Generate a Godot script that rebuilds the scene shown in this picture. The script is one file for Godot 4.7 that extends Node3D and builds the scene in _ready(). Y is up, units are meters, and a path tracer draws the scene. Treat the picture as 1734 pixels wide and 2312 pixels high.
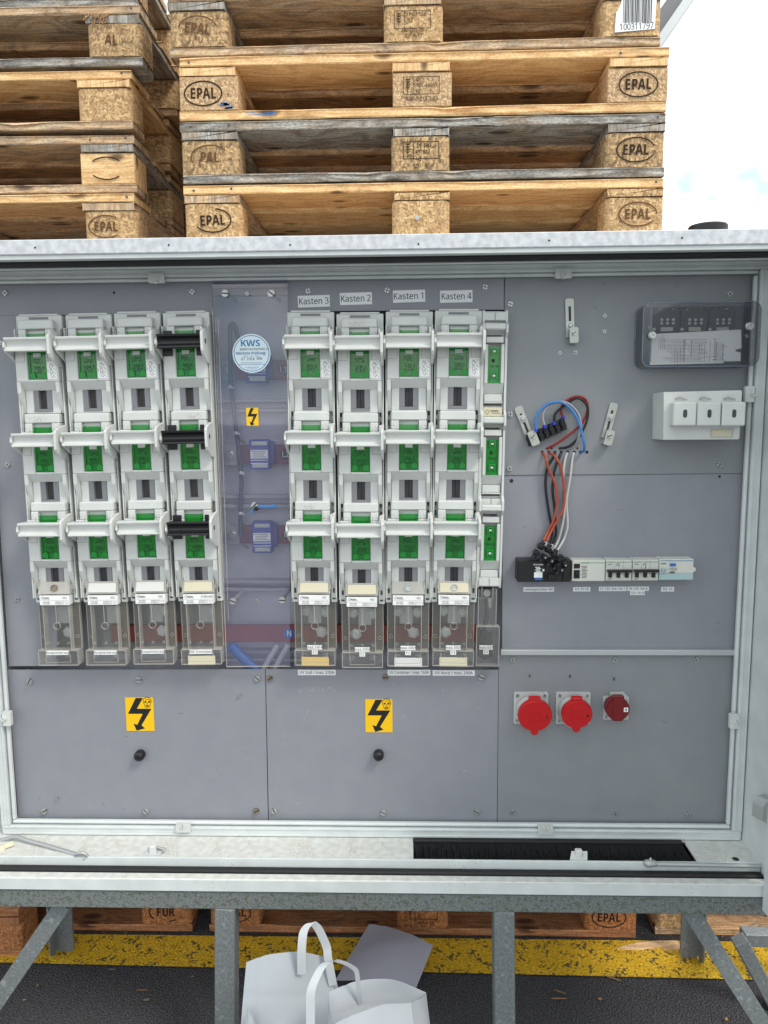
extends Node3D
# A grey electrical distribution cabinet on a galvanised stand, stacks of wooden pallets behind it.
var M := {}
var cache := {}
var taken := {}
var org := {}
var rng := RandomNumberGenerator.new()
var tint := Color.WHITE    # vertex colour of what is being shaped
var sans: SystemFont
var serif: SystemFont
var bold: SystemFont

# ---------------------------------------------------------------- naming
func numbered(called: String) -> String:
	var n: int = taken.get(called, 0)
	taken[called] = n + 1
	return called if n == 0 else "%s_%03d" % [called, n]

func tag(o: Node3D, label: String, category := "", group := "", kind := "") -> Node3D:
	if label != "": o.set_meta("label", label)
	if category != "": o.set_meta("category", category)
	if group != "": o.set_meta("group", group)
	if kind != "": o.set_meta("kind", kind)
	return o

func thing(called: String, label: String, category: String, at := Vector3.ZERO, group := "") -> Node3D:
	var o := Node3D.new()
	o.name = numbered(called)
	add_child(o)
	o.position = at
	org[o] = true
	return tag(o, label, category, group)

# commits a shape as one named mesh; shapes are written in the thing's own axes
func part(called: String, shape, m: Material, parent: Node3D = null) -> MeshInstance3D:
	var o := MeshInstance3D.new()
	if shape is SurfaceTool:
		shape.generate_normals()
		o.mesh = shape.commit()
	else:
		o.mesh = shape
	o.material_override = m
	if parent == null:
		o.name = numbered(called)
		add_child(o)
	else:
		o.name = called if parent.get_node_or_null(called) == null else unique(parent, called)
		parent.add_child(o, true)
	return o

func unique(parent: Node3D, called: String) -> String:
	var n := 1
	while parent.get_node_or_null("%s_%03d" % [called, n]) != null: n += 1
	return "%s_%03d" % [called, n]

func struct(called: String, shape, m: Material) -> MeshInstance3D:
	var o := part(called, shape, m)
	o.set_meta("kind", "structure")
	return o

# a thing written in world axes: its base is at «at», its parts are shifted back by that much
func world_thing(called: String, label: String, category: String, at: Vector3, group := "") -> Node3D:
	var o := thing(called, label, category, at, group)
	return o

func wpart(called: String, shape, m: Material, parent: Node3D) -> MeshInstance3D:
	var o := part(called, shape, m, parent)
	if org.has(parent): o.position = -parent.position
	return o

# ---------------------------------------------------------------- shapes
func mb() -> SurfaceTool:
	var st := SurfaceTool.new()
	st.begin(Mesh.PRIMITIVE_TRIANGLES)
	st.set_smooth_group(-1)
	return st

func tri(st: SurfaceTool, a: Vector3, b: Vector3, c: Vector3, out: Vector3) -> void:
	if (b - a).cross(c - a).dot(out) < 0.0:
		var t := b
		b = c
		c = t
	for v in [a, c, b]:
		st.set_color(tint)
		st.set_uv(Vector2(v.x, v.y + v.z))
		st.add_vertex(v)

func quad(st: SurfaceTool, a: Vector3, b: Vector3, c: Vector3, d: Vector3, out: Vector3) -> void:
	tri(st, a, b, c, out)
	tri(st, a, c, d, out)

func vuv(st: SurfaceTool, p: Vector3, k: int, ax: int, uvo: Vector2, c: Vector3, b: Basis) -> void:
	var uv: Vector2
	if k == ax: uv = Vector2(p[(k + 1) % 3], p[(k + 2) % 3])
	else: uv = Vector2(p[ax], p[3 - k - ax])
	st.set_color(tint)
	st.set_uv(uv + uvo)
	st.add_vertex(c + b * p)

func qbox(st: SurfaceTool, q: Array, out: Vector3, ax: int, uvo: Vector2, c: Vector3, b: Basis) -> void:
	var k := 0
	if absf(out.y) > absf(out[k]) + 0.01: k = 1
	if absf(out.z) > absf(out[k]) + 0.01: k = 2
	if (q[1] - q[0]).cross(q[2] - q[0]).dot(out) < 0.0: q.reverse()
	var order := [0, 2, 1] if q.size() == 3 else [0, 2, 1, 0, 3, 2]
	for i in order: vuv(st, q[i], k, ax, uvo, c, b)

func box(st: SurfaceTool, c: Vector3, s: Vector3, bev := 0.0, b := Basis.IDENTITY, ax := 0, uvo := Vector2.ZERO) -> void:
	st.set_smooth_group(-1)
	var h := s * 0.5
	bev = minf(bev, minf(h.x, minf(h.y, h.z)) * 0.8)
	for i in 3:
		var j := (i + 1) % 3
		var k := (i + 2) % 3
		for sg in [-1.0, 1.0]:
			var q := []
			for t in [[-1, -1], [1, -1], [1, 1], [-1, 1]]:
				var p := Vector3()
				p[i] = sg * h[i]
				p[j] = t[0] * (h[j] - bev)
				p[k] = t[1] * (h[k] - bev)
				q.append(p)
			var n := Vector3()
			n[i] = sg
			qbox(st, q, n, ax, uvo, c, b)
		if bev > 0.0:
			for sj in [-1.0, 1.0]:
				for sk in [-1.0, 1.0]:
					var q := []
					for t in [[-1, 0], [1, 0], [1, 1], [-1, 1]]:
						var p := Vector3()
						p[i] = t[0] * (h[i] - bev)
						p[j] = sj * (h[j] - bev * t[1])
						p[k] = sk * (h[k] - bev * (1 - t[1]))
						q.append(p)
					var n := Vector3()
					n[j] = sj
					n[k] = sk
					qbox(st, q, n, ax, uvo, c, b)
	if bev > 0.0:
		for sx in [-1.0, 1.0]:
			for sy in [-1.0, 1.0]:
				for sz in [-1.0, 1.0]:
					qbox(st, [Vector3(sx * h.x, sy * (h.y - bev), sz * (h.z - bev)), Vector3(sx * (h.x - bev), sy * h.y, sz * (h.z - bev)), Vector3(sx * (h.x - bev), sy * (h.y - bev), sz * h.z)], Vector3(sx, sy, sz), ax, uvo, c, b)

# a sawn board of uneven edges, long along axis ax (0 or 2)
func plank(st: SurfaceTool, s: Vector3, ax: int, uvo: Vector2, rough: float, sd: int) -> void:
	st.set_smooth_group(-1)
	var rg := RandomNumberGenerator.new()
	rg.seed = sd
	var ux := Vector3.RIGHT if ax == 0 else Vector3(0, 0, 1)
	var w := s.z if ax == 0 else s.x
	var uw := Vector3(0, 0, 1) if ax == 0 else Vector3.RIGHT
	var L := s.x if ax == 0 else s.z
	var n := 16
	var c := 0.0016
	var prof := [Vector2(-1, -1), Vector2(-1, 1), Vector2(1, 1), Vector2(1, -1)]
	var rings := []
	for i in n + 1:
		var rg2 := []
		var x := -L / 2 + L * i / n + (0.0 if i == 0 or i == n else rg.randf_range(-0.02, 0.02))
		for p in prof:
			var cut := c + rg.randf() * rough * (2.2 if rg.randf() < 0.12 else 0.5)
			var y0: float = p.y * s.y / 2
			var z0: float = p.x * (w / 2 - rg.randf() * rough * 0.4)
			var sy := signf(y0)
			var sz := signf(z0)
			var a1 := ux * x + Vector3.UP * (y0 - sy * cut) + uw * z0
			var a2 := ux * x + Vector3.UP * y0 + uw * (z0 - sz * cut)
			if p.x * p.y > 0.0: rg2.append_array([a1, a2])
			else: rg2.append_array([a2, a1])
		rings.append(rg2)
	var put := func(p: Vector3, face_k: int, out: Vector3) -> void:
		st.set_color(tint)
		var l := p.dot(ux)
		st.set_uv(uvo + (Vector2(l, p.y) if face_k == 0 else Vector2(l, p.dot(uw))))
		st.add_vertex(p)
	for i in n:
		for k in 8:
			var j := (k + 1) % 8
			var q := [rings[i][k], rings[i][j], rings[i + 1][j], rings[i + 1][k]]
			var mid: Vector3 = (q[0] + q[1]) * 0.5
			var out: Vector3 = mid - ux * mid.dot(ux)
			var e: Vector3 = q[1] - q[0]
			var fk := 0 if absf(e.dot(uw)) < absf(e.y) else 1
			if (q[1] - q[0]).cross(q[2] - q[0]).dot(out) < 0.0: q.reverse()
			for t in [0, 2, 1, 0, 3, 2]: put.call(q[t], fk, out)
	for e in [0, n]:
		var out := ux * (-1.0 if e == 0 else 1.0)
		for k in 6: 
			var q := [rings[e][0], rings[e][k + 1], rings[e][k + 2]]
			if (q[1] - q[0]).cross(q[2] - q[0]).dot(out) < 0.0: q.reverse()
			for t in [0, 2, 1]:
				st.set_color(tint)
				st.set_uv(uvo + Vector2(q[t].y * 0.6, q[t].dot(uw)))
				st.add_vertex(q[t])

# a box given by its face (centre and size across) and its two depths
func face(st: SurfaceTool, cx: float, cy: float, w: float, h: float, z0: float, z1: float, bev := 0.0) -> void:
	box(st, Vector3(cx, cy, (z0 + z1) * 0.5), Vector3(w, h, absf(z1 - z0)), bev)

func span(st: SurfaceTool, a: Vector3, b: Vector3, bev := 0.0) -> void:
	box(st, (a + b) * 0.5, (b - a).abs(), bev)

# a bar of rectangular section between two points
func bar(st: SurfaceTool, a: Vector3, b: Vector3, w: float, t: float, up := Vector3(0, 0, 1), bev := 0.0) -> void:
	var x := (b - a).normalized()
	var y := up.cross(x).normalized()
	var z := x.cross(y)
	box(st, (a + b) * 0.5, Vector3(a.distance_to(b), w, t), bev, Basis(x, y, z))

func prism(st: SurfaceTool, pts: Array, o: Vector3, ux: Vector3, uy: Vector3, z0: float, z1: float, smooth := -1) -> void:
	var uz := ux.cross(uy)
	var pp := PackedVector2Array(pts)
	var ix := Geometry2D.triangulate_polygon(pp)
	st.set_smooth_group(-1)
	var at := func(p: Vector2, z: float) -> Vector3: return o + ux * p.x + uy * p.y + uz * z
	for i in range(0, ix.size(), 3):
		for e in [[z1, uz], [z0, -uz]]:
			tri(st, at.call(pp[ix[i]], e[0]), at.call(pp[ix[i + 1]], e[0]), at.call(pp[ix[i + 2]], e[0]), e[1])
	var area := 0.0
	for i in pp.size(): area += pp[i].cross(pp[(i + 1) % pp.size()])
	var sgn := signf(area) * signf(z1 - z0 + 1e-9)
	st.set_smooth_group(smooth)
	for i in pp.size():
		var a := pp[i]
		var c := pp[(i + 1) % pp.size()]
		var d := (c - a)
		var out := (ux * d.y - uy * d.x) * signf(area)
		quad(st, at.call(a, z0), at.call(c, z0), at.call(c, z1), at.call(a, z1), out)
	st.set_smooth_group(-1)

func rrect(w: float, h: float, r: float, n := 4) -> Array:
	var a := []
	for q in [[1, 1, 0.0], [-1, 1, PI / 2], [-1, -1, PI], [1, -1, PI * 1.5]]:
		for i in n + 1:
			var t: float = q[2] + PI / 2 * i / n
			a.append(Vector2(q[0] * (w / 2 - r) + cos(t) * r, q[1] * (h / 2 - r) + sin(t) * r))
	return a

func disc(r: float, n := 24, ry := -1.0) -> Array:
	var a := []
	for i in n: a.append(Vector2(cos(TAU * i / n) * r, sin(TAU * i / n) * (r if ry < 0.0 else ry)))
	return a

# an elliptical ring, flat on the plane ux, uy
func ring(st: SurfaceTool, o: Vector3, rx: float, ry: float, w: float, t: float, n := 40, a0 := 0.0, a1 := TAU, ux := Vector3.RIGHT, uy := Vector3.UP) -> void:
	var uz := ux.cross(uy)
	for i in n:
		var p := []
		for k in [i, i + 1]:
			var an: float = a0 + (a1 - a0) * k / n
			var d := ux * cos(an) * rx + uy * sin(an) * ry
			var e := ux * cos(an) * (rx - w) + uy * sin(an) * (ry - w)
			p.append_array([o + d, o + e])
		quad(st, p[0] + uz * t, p[1] + uz * t, p[3] + uz * t, p[2] + uz * t, uz)
		quad(st, p[0], p[2], p[2] + uz * t, p[0] + uz * t, p[0] - o)
		quad(st, p[1], p[3], p[3] + uz * t, p[1] + uz * t, o - p[1])

func lathe(st: SurfaceTool, prof: Array, o: Vector3, uz := Vector3(0, 0, 1), seg := 20) -> void:
	var ux := uz.cross(Vector3(0.3, 1, 0.2)).normalized()
	var uy := uz.cross(ux)
	for i in prof.size() - 1:
		var a: Vector2 = prof[i]
		var c: Vector2 = prof[i + 1]
		st.set_smooth_group(i + 1)
		for k in seg:
			var t0 := TAU * k / seg
			var t1 := TAU * (k + 1) / seg
			var d0 := ux * cos(t0) + uy * sin(t0)
			var d1 := ux * cos(t1) + uy * sin(t1)
			var out := (d0 + d1) * (c.y - a.y) - uz * (c.x - a.x) * 2.0
			if a.x > 1e-6: tri(st, o + d0 * a.x + uz * a.y, o + d1 * a.x + uz * a.y, o + d1 * c.x + uz * c.y, out)
			if c.x > 1e-6: tri(st, o + d0 * a.x + uz * a.y, o + d1 * c.x + uz * c.y, o + d0 * c.x + uz * c.y, out)
	st.set_smooth_group(-1)

func curve(pts: Array, n := 6) -> Array:
	var o := []
	for i in pts.size() - 1:
		var p0: Vector3 = pts[maxi(i - 1, 0)]
		var p1: Vector3 = pts[i]
		var p2: Vector3 = pts[i + 1]
		var p3: Vector3 = pts[mini(i + 2, pts.size() - 1)]
		for k in n: o.append(p1.cubic_interpolate(p2, p0, p3, float(k) / n))
	o.append(pts[-1])
	return o

func tube(st: SurfaceTool, pts: Array, r: float, seg := 8) -> void:
	var rings := []
	var t0: Vector3 = (pts[1] - pts[0]).normalized()
	var nrm := t0.cross(Vector3(0.31, 0.72, 0.62)).normalized()
	for i in pts.size():
		var t: Vector3 = (pts[mini(i + 1, pts.size() - 1)] - pts[maxi(i - 1, 0)]).normalized()
		nrm = (nrm - t * nrm.dot(t)).normalized()
		var bn := t.cross(nrm)
		var rg := []
		for k in seg: rg.append(pts[i] + (nrm * cos(TAU * k / seg) + bn * sin(TAU * k / seg)) * r)
		rings.append(rg)
	st.set_smooth_group(1)
	for i in pts.size() - 1:
		for k in seg:
			var j := (k + 1) % seg
			quad(st, rings[i][k], rings[i][j], rings[i + 1][j], rings[i + 1][k], rings[i][k] + rings[i][j] - pts[i] * 2.0)
	st.set_smooth_group(-1)
	for e in [[0, -1.0], [pts.size() - 1, 1.0]]:
		var out: Vector3 = (pts[1] - pts[0]) * e[1] if e[0] == 0 else (pts[-1] - pts[-2]) * e[1]
		for k in seg - 2: tri(st, rings[e[0]][0], rings[e[0]][k + 1], rings[e[0]][k + 2], out)

# lettering: real letters of a hair's thickness; cap is the height of the capitals
func text(s: String, cap: float, m: Material, parent: Node3D, o: Vector3, font: Font = null, tilt := 0.0, squeeze := 1.0, called := "lettering") -> MeshInstance3D:
	var key := "text %s %f %d" % [s, cap, 0 if font == null else font.get_instance_id()]
	if not cache.has(key):
		var t := TextMesh.new()
		t.text = s
		t.font = sans if font == null else font
		t.font_size = 32
		t.pixel_size = cap / 0.714 / 32.0
		t.depth = 0.0003
		t.curve_step = 2.0
		cache[key] = t
	var i := part(called, cache[key], m, parent)
	i.transform = Transform3D(Basis(Vector3(0, 0, 1), tilt) * Basis.from_scale(Vector3(squeeze, 1, 1)), o)
	return i

# ---------------------------------------------------------------- materials
func mat(c: Color, rough := 0.6, metal := 0.0) -> StandardMaterial3D:
	var m := StandardMaterial3D.new()
	m.albedo_color = c
	m.roughness = rough
	m.metallic = metal
	return m

func tri_tex(m: StandardMaterial3D, t: Texture2D, size: float, world := true, nrm: Texture2D = null, strength := 1.0) -> StandardMaterial3D:
	if t != null: m.albedo_texture = t
	m.uv1_triplanar = true
	m.uv1_world_triplanar = world
	m.uv1_scale = Vector3.ONE / size
	if nrm != null:
		m.normal_enabled = true
		m.normal_texture = nrm
		m.normal_scale = strength
	return m

func noise(w: int, h: int, freq: float, sd: int, oct := 4, kind := FastNoiseLite.TYPE_SIMPLEX_SMOOTH, sw := 0, sh := 0) -> PackedByteArray:
	var n := FastNoiseLite.new()
	n.noise_type = kind
	n.seed = sd
	n.frequency = freq
	n.fractal_octaves = oct
	if kind == FastNoiseLite.TYPE_CELLULAR:
		n.cellular_return_type = FastNoiseLite.RETURN_CELL_VALUE
		n.cellular_jitter = 1.0
		n.fractal_type = FastNoiseLite.FRACTAL_NONE
		n.domain_warp_enabled = true
		n.domain_warp_amplitude = 6.0
		n.domain_warp_frequency = 0.06
	var im := n.get_seamless_image(sw if sw else w, sh if sh else h)
	if im.get_width() != w or im.get_height() != h: im.resize(w, h, Image.INTERPOLATE_CUBIC)
	im.convert(Image.FORMAT_L8)
	return im.get_data()

func to_tex(w: int, h: int, rgb: PackedByteArray) -> ImageTexture:
	var im := Image.create_from_data(w, h, false, Image.FORMAT_RGB8, rgb)
	return ImageTexture.create_from_image(im)

func bump(w: int, h: int, l: PackedByteArray, k: float) -> ImageTexture:
	var im := Image.create_from_data(w, h, false, Image.FORMAT_L8, l)
	im.convert(Image.FORMAT_RGBA8)
	im.bump_map_to_normal_map(k)
	return ImageTexture.create_from_image(im)

# two colours mixed by a noise, with flecks of a third where a second noise passes its threshold
func mottled(w: int, c0: Color, c1: Color, freq: float, fleck: Color, ffreq: float, over: float, amount: float, sd: int, hard := 14.0, patchy := 0.35) -> ImageTexture:
	var a := noise(w, w, freq, sd)
	var b := noise(w, w, ffreq, sd + 7, 2)
	var d := noise(w, w, freq * 0.25, sd + 13, 3)
	var o := PackedByteArray()
	o.resize(w * w * 3)
	for i in w * w:
		var c := c0.lerp(c1, clampf((a[i] / 255.0 - 0.2) * 1.6, 0.0, 1.0))
		var f := clampf((b[i] / 255.0 + (d[i] / 255.0 - 0.5) * patchy - over) * hard, 0.0, 1.0) * amount
		c = c.lerp(fleck, f)
		o[i * 3] = int(c.r * 255.0)
		o[i * 3 + 1] = int(c.g * 255.0)
		o[i * 3 + 2] = int(c.b * 255.0)
	return to_tex(w, w, o)

# sawn board, 1.2 m by 0.3 m: fibres, rings that run along it and a few knots
func wood(dark: Color, light: Color, grey: Color, greyness: float, sd: int) -> ImageTexture:
	var w := 1024
	var h := 256
	var fib := noise(w, h, 0.16, sd, 3, FastNoiseLite.TYPE_SIMPLEX_SMOOTH, 56, 256)
	var fine := noise(w, h, 0.35, sd + 1, 2, FastNoiseLite.TYPE_SIMPLEX_SMOOTH, 300, 256)
	var warp := noise(w, h, 0.02, sd + 2, 2, FastNoiseLite.TYPE_SIMPLEX_SMOOTH, 256, 128)
	var blot := noise(w, h, 0.03, sd + 3, 4, FastNoiseLite.TYPE_SIMPLEX_SMOOTH, 256, 160)
	var kn := []
	var rg := RandomNumberGenerator.new()
	rg.seed = sd
	for i in 7: kn.append(Vector3(rg.randf() * w, rg.randf() * h, rg.randf_range(4, 9)))
	var o := PackedByteArray()
	o.resize(w * h * 3)
	for y in h:
		for x in w:
			var i := y * w + x
			var push := 0.0
			var core := 0.0
			for k in kn:
				var dx: float = (x - k.x) * 0.45
				var dy: float = y - k.y
				var d2 := dx * dx + dy * dy
				if d2 < 2500.0:
					push += k.z * 2.2 * exp(-d2 / (k.z * k.z * 6.0))
					core = maxf(core, clampf(1.6 - sqrt(d2) / k.z, 0.0, 1.0))
			var v := y * 0.16 + (warp[i] - 128) * 0.055 + push
			var ringv := 0.5 + 0.5 * sin(v)
			ringv = ringv * ringv
			var t := clampf((0.70 if greyness == 0.0 else 0.60) + (fib[i] - 128) / 330.0 + (fine[i] - 128) / 260.0 - ringv * 0.34, 0.0, 1.0)
			var c := dark.lerp(light, t)
			var gq := clampf(greyness + (blot[i] - 128) / 110.0 * (0.35 + greyness), 0.0, 1.0) * (1.0 if greyness > 0.0 else 0.0)
			c = c.lerp(grey * (0.65 + 0.6 * t), gq * 0.85)
			c = c.lerp(dark * 0.45, core * 0.8)
			o[i * 3] = int(clampf(c.r, 0, 1) * 255.0)
			o[i * 3 + 1] = int(clampf(c.g, 0, 1) * 255.0)
			o[i * 3 + 2] = int(clampf(c.b, 0, 1) * 255.0)
	return to_tex(w, h, o)

# pressed wood chips, 0.15 m square
func chips(dark: Color, light: Color, sd: int, dirt: float) -> Array:
	var w := 512
	var a := noise(w, w, 0.075, sd, 1, FastNoiseLite.TYPE_CELLULAR, 512, 190)
	var b := noise(w, w, 0.075, sd + 3, 1, FastNoiseLite.TYPE_CELLULAR, 190, 512)
	var pick := noise(w, w, 0.02, sd + 5, 2)
	var gr := noise(w, w, 0.12, sd + 6, 3)
	var soil := noise(w, w, 0.012, sd + 8, 4)
	var o := PackedByteArray()
	o.resize(w * w * 3)
	var l := PackedByteArray()
	l.resize(w * w)
	for i in w * w:
		var t := (a[i] if pick[i] > 128 else b[i]) / 255.0
		t = clampf(t * 0.75 + 0.25 + (gr[i] - 128) / 420.0, 0.0, 1.0)
		l[i] = int(t * 255.0)
		var c := dark.lerp(light, t * t * 0.55 + t * 0.45)
		c = c.lerp(Color(0.28, 0.25, 0.23), clampf((soil[i] / 255.0 - 0.6 + dirt) * 2.0, 0.0, 0.6))
		o[i * 3] = int(c.r * 255.0)
		o[i * 3 + 1] = int(c.g * 255.0)
		o[i * 3 + 2] = int(c.b * 255.0)
	return [to_tex(w, w, o), bump(w, w, l, 3.0)]

func wood_mat(t: Texture2D, tint := Color.WHITE) -> StandardMaterial3D:
	var m := mat(tint, 0.82)
	m.albedo_texture = t
	m.uv1_scale = Vector3(1 / 1.2, 1 / 0.3, 1)
	return m

func glassy(c: Color, alpha: float, rough := 0.06) -> StandardMaterial3D:
	var m := mat(Color(c.r, c.g, c.b, alpha), rough)
	m.transparency = BaseMaterial3D.TRANSPARENCY_ALPHA
	return m

func make_materials() -> void:
	sans = SystemFont.new()
	sans.font_names = PackedStringArray(["Droid Sans"])
	serif = SystemFont.new()
	serif.font_names = PackedStringArray(["Droid Serif"])
	bold = SystemFont.new()
	bold.font_names = PackedStringArray(["Droid Sans"])
	bold.font_weight = 700
	var pine := wood(Color(0.80, 0.63, 0.45), Color(0.99, 0.89, 0.71), Color(0.5, 0.47, 0.42), 0.0, 11)
	var aged := wood(Color(0.67, 0.53, 0.40), Color(0.93, 0.82, 0.66), Color(0.66, 0.61, 0.56), 0.26, 23)
	var grey := wood(Color(0.46, 0.41, 0.36), Color(0.76, 0.70, 0.63), Color(0.68, 0.67, 0.65), 0.7, 37)
	M.pine = wood_mat(pine, Color(1.0, 0.97, 0.92))
	M.pine_dark = wood_mat(pine, Color(1.0, 0.97, 0.90))
	M.aged = wood_mat(aged)
	M.aged_dark = wood_mat(aged, Color(0.98, 0.93, 0.88))
	M.grey_wood = wood_mat(grey)
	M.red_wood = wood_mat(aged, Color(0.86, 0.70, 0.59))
	M.inner_wood = wood_mat(aged, Color(1.0, 0.96, 0.90))
	var ch := chips(Color(0.58, 0.45, 0.32), Color(0.94, 0.83, 0.68), 5, -0.04)
	var ch2 := chips(Color(0.50, 0.40, 0.30), Color(0.90, 0.79, 0.62), 9, 0.04)
	M.chip = tri_tex(mat(Color(1, 0.97, 0.9), 0.9), ch[0], 0.15, true, ch[1], 0.35)
	M.chip_pale = tri_tex(mat(Color(1.0, 0.98, 0.95), 0.85), ch[0], 0.10, true, ch[1], 0.25)
	M.chip_old = tri_tex(mat(Color(1, 0.97, 0.92), 0.9), ch2[0], 0.15, true, ch2[1], 0.5)
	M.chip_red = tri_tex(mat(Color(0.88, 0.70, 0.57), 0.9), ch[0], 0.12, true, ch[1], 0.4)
	M.burn = mat(Color(0.17, 0.10, 0.07), 0.9)
	M.burn_faint = mat(Color(0.40, 0.28, 0.17), 0.9)
	M.blue_paint = mat(Color(0.22, 0.50, 0.78), 0.7)
	M.panel = tri_tex(mat(Color(1, 1, 1), 0.42), mottled(512, Color(0.543, 0.550, 0.584), Color(0.557, 0.563, 0.595), 0.02, Color(0.42, 0.42, 0.44), 0.16, 0.95, 0.4, 3), 0.7)
	M.panel_warm = tri_tex(mat(Color(1, 1, 1), 0.42), mottled(512, Color(0.528, 0.542, 0.560), Color(0.542, 0.555, 0.572), 0.02, Color(0.40, 0.40, 0.42), 0.16, 0.95, 0.4, 8), 0.7)
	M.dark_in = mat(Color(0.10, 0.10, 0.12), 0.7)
	M.back_plate = mat(Color(0.66, 0.66, 0.69), 0.5)
	M.mount_plate = mat(Color(0.80, 0.80, 0.84), 0.5)
	M.enamel = tri_tex(mat(Color(1, 1, 1), 0.4), mottled(512, Color(0.80, 0.82, 0.82), Color(0.84, 0.86, 0.86), 0.012, Color(0.50, 0.48, 0.42), 0.16, 0.93, 0.5, 21), 0.5)
	M.roof_edge = tri_tex(mat(Color(1, 1, 1), 0.45), mottled(512, Color(0.74, 0.75, 0.77), Color(0.85, 0.86, 0.88), 0.05, Color(0.62, 0.61, 0.58), 0.12, 0.82, 0.35, 27, 6.0, 0.6), 0.5)
	M.dirty = tri_tex(mat(Color(1, 1, 1), 0.6), mottled(512, Color(0.79, 0.79, 0.77), Color(0.85, 0.86, 0.85), 0.025, Color(0.58, 0.53, 0.43), 0.10, 0.80, 0.5, 31, 4.0, 0.9), 0.3)
	M.rubber = mat(Color(0.09, 0.09, 0.10), 0.6)
	M.plastic = tri_tex(mat(Color(1, 1, 1), 0.42), mottled(256, Color(0.800, 0.810, 0.800), Color(0.830, 0.838, 0.828), 0.012, Color(0.66, 0.64, 0.59), 0.16, 0.97, 0.4, 41), 0.25)
	M.plastic_dim = mat(Color(0.70, 0.71, 0.72), 0.5)
	M.plastic_grey = mat(Color(0.50, 0.50, 0.52), 0.5)
	M.slot = mat(Color(0.26, 0.26, 0.27), 0.6)
	M.seam = mat(Color(0.38, 0.38, 0.40), 0.7)
	M.black = mat(Color(0.085, 0.085, 0.10), 0.38)
	M.black_soft = mat(Color(0.11, 0.11, 0.12), 0.6)
	M.green_glass = glassy(Color(0.03, 0.58, 0.18), 0.55, 0.05)
	M.green_tab = mat(Color(0.06, 0.55, 0.20), 0.35)
	M.fuse_body = mat(Color(0.62, 0.66, 0.60), 0.6)
	M.fuse_dark = mat(Color(0.14, 0.22, 0.18), 0.6)
	M.fuse_yellow = mat(Color(0.66, 0.72, 0.22), 0.6)
	M.ink = mat(Color(0.07, 0.07, 0.08), 0.7)
	M.ink_soft = mat(Color(0.30, 0.30, 0.32), 0.7)
	M.paper_label = mat(Color(0.93, 0.935, 0.945), 0.5)
	M.print_white = mat(Color(0.945, 0.945, 0.94), 0.45)
	M.card_cream = mat(Color(0.83, 0.80, 0.70), 0.7)
	M.card_yellow = mat(Color(0.82, 0.71, 0.46), 0.7)
	M.card_white = mat(Color(0.84, 0.84, 0.83), 0.7)
	M.clear = glassy(Color(0.56, 0.56, 0.55), 0.11, 0.03)
	M.clear_edge = glassy(Color(0.80, 0.79, 0.76), 0.48, 0.10)
	M.clear_side = glassy(Color(0.46, 0.45, 0.43), 0.55, 0.08)
	M.bay_reflection_tint = glassy(Color(0.55, 0.56, 0.71), 0.11, 0.03)  # violet tint puts reflections of sky and a blue shirt into the colour
	M.clear_smoke = glassy(Color(0.24, 0.26, 0.31), 0.20, 0.04)
	M.clear_smoke_edge = glassy(Color(0.45, 0.50, 0.58), 0.45, 0.08)
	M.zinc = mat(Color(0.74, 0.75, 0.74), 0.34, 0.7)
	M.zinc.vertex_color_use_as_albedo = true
	M.zinc_dull = mat(Color(0.72, 0.73, 0.73), 0.5, 0.6)
	M.brass_zinc = mat(Color(0.72, 0.73, 0.70), 0.40, 0.55)
	M.rusty = mat(Color(0.56, 0.51, 0.46), 0.5, 0.6)
	M.rusty.vertex_color_use_as_albedo = true
	M.alu = mat(Color(0.78, 0.79, 0.80), 0.4, 0.6)
	M.galva = tri_tex(mat(Color(1, 1, 1), 0.55, 0.25), mottled(512, Color(0.45, 0.47, 0.475), Color(0.53, 0.55, 0.555), 0.06, Color(0.66, 0.69, 0.71), 0.04, 0.78, 0.55, 51, 6.0, 0.7), 0.30)
	M.galva_moss = tri_tex(mat(Color(1, 1, 1), 0.65, 0.15), mottled(512, Color(0.38, 0.40, 0.40), Color(0.54, 0.565, 0.57), 0.16, Color(0.33, 0.35, 0.27), 0.09, 0.50, 0.8, 57, 2.5, 0.9), 0.36)
	M.copper = mat(Color(0.50, 0.22, 0.19), 0.5, 0.1)
	M.ct_blue = mat(Color(0.14, 0.22, 0.62), 0.4)
	M.cable_grey = mat(Color(0.24, 0.26, 0.28), 0.5)
	M.cable_blue = mat(Color(0.15, 0.36, 0.66), 0.45)
	M.wire_blue = mat(Color(0.24, 0.49, 0.76), 0.4)
	M.wire_grey = mat(Color(0.62, 0.63, 0.65), 0.45)
	M.wire_white = mat(Color(0.76, 0.76, 0.75), 0.45)
	M.wire_red = mat(Color(0.56, 0.10, 0.09), 0.4)
	M.wire_orange = mat(Color(0.64, 0.28, 0.19), 0.4)
	M.wire_black = mat(Color(0.08, 0.08, 0.11), 0.4)
	M.ferrule = mat(Color(0.16, 0.24, 0.80), 0.4)
	M.red = mat(Color(0.76, 0.06, 0.09), 0.34)
	M.red_dark = mat(Color(0.44, 0.03, 0.06), 0.3)
	M.socket_grey = mat(Color(0.76, 0.76, 0.75), 0.5)
	M.sign_yellow = mat(Color(0.96, 0.76, 0.02), 0.45)
	M.sticker = mat(Color(0.86, 0.92, 0.95), 0.4)
	M.teal = mat(Color(0.13, 0.48, 0.68), 0.5)
	M.text_blue = mat(Color(0.16, 0.38, 0.62), 0.5)
	M.breaker = mat(Color(0.82, 0.82, 0.79), 0.42)
	M.breaker_green = mat(Color(0.12, 0.52, 0.28), 0.5)
	M.breaker_teal = mat(Color(0.66, 0.76, 0.77), 0.4)
	M.breaker_blue = mat(Color(0.18, 0.42, 0.74), 0.4)
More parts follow.
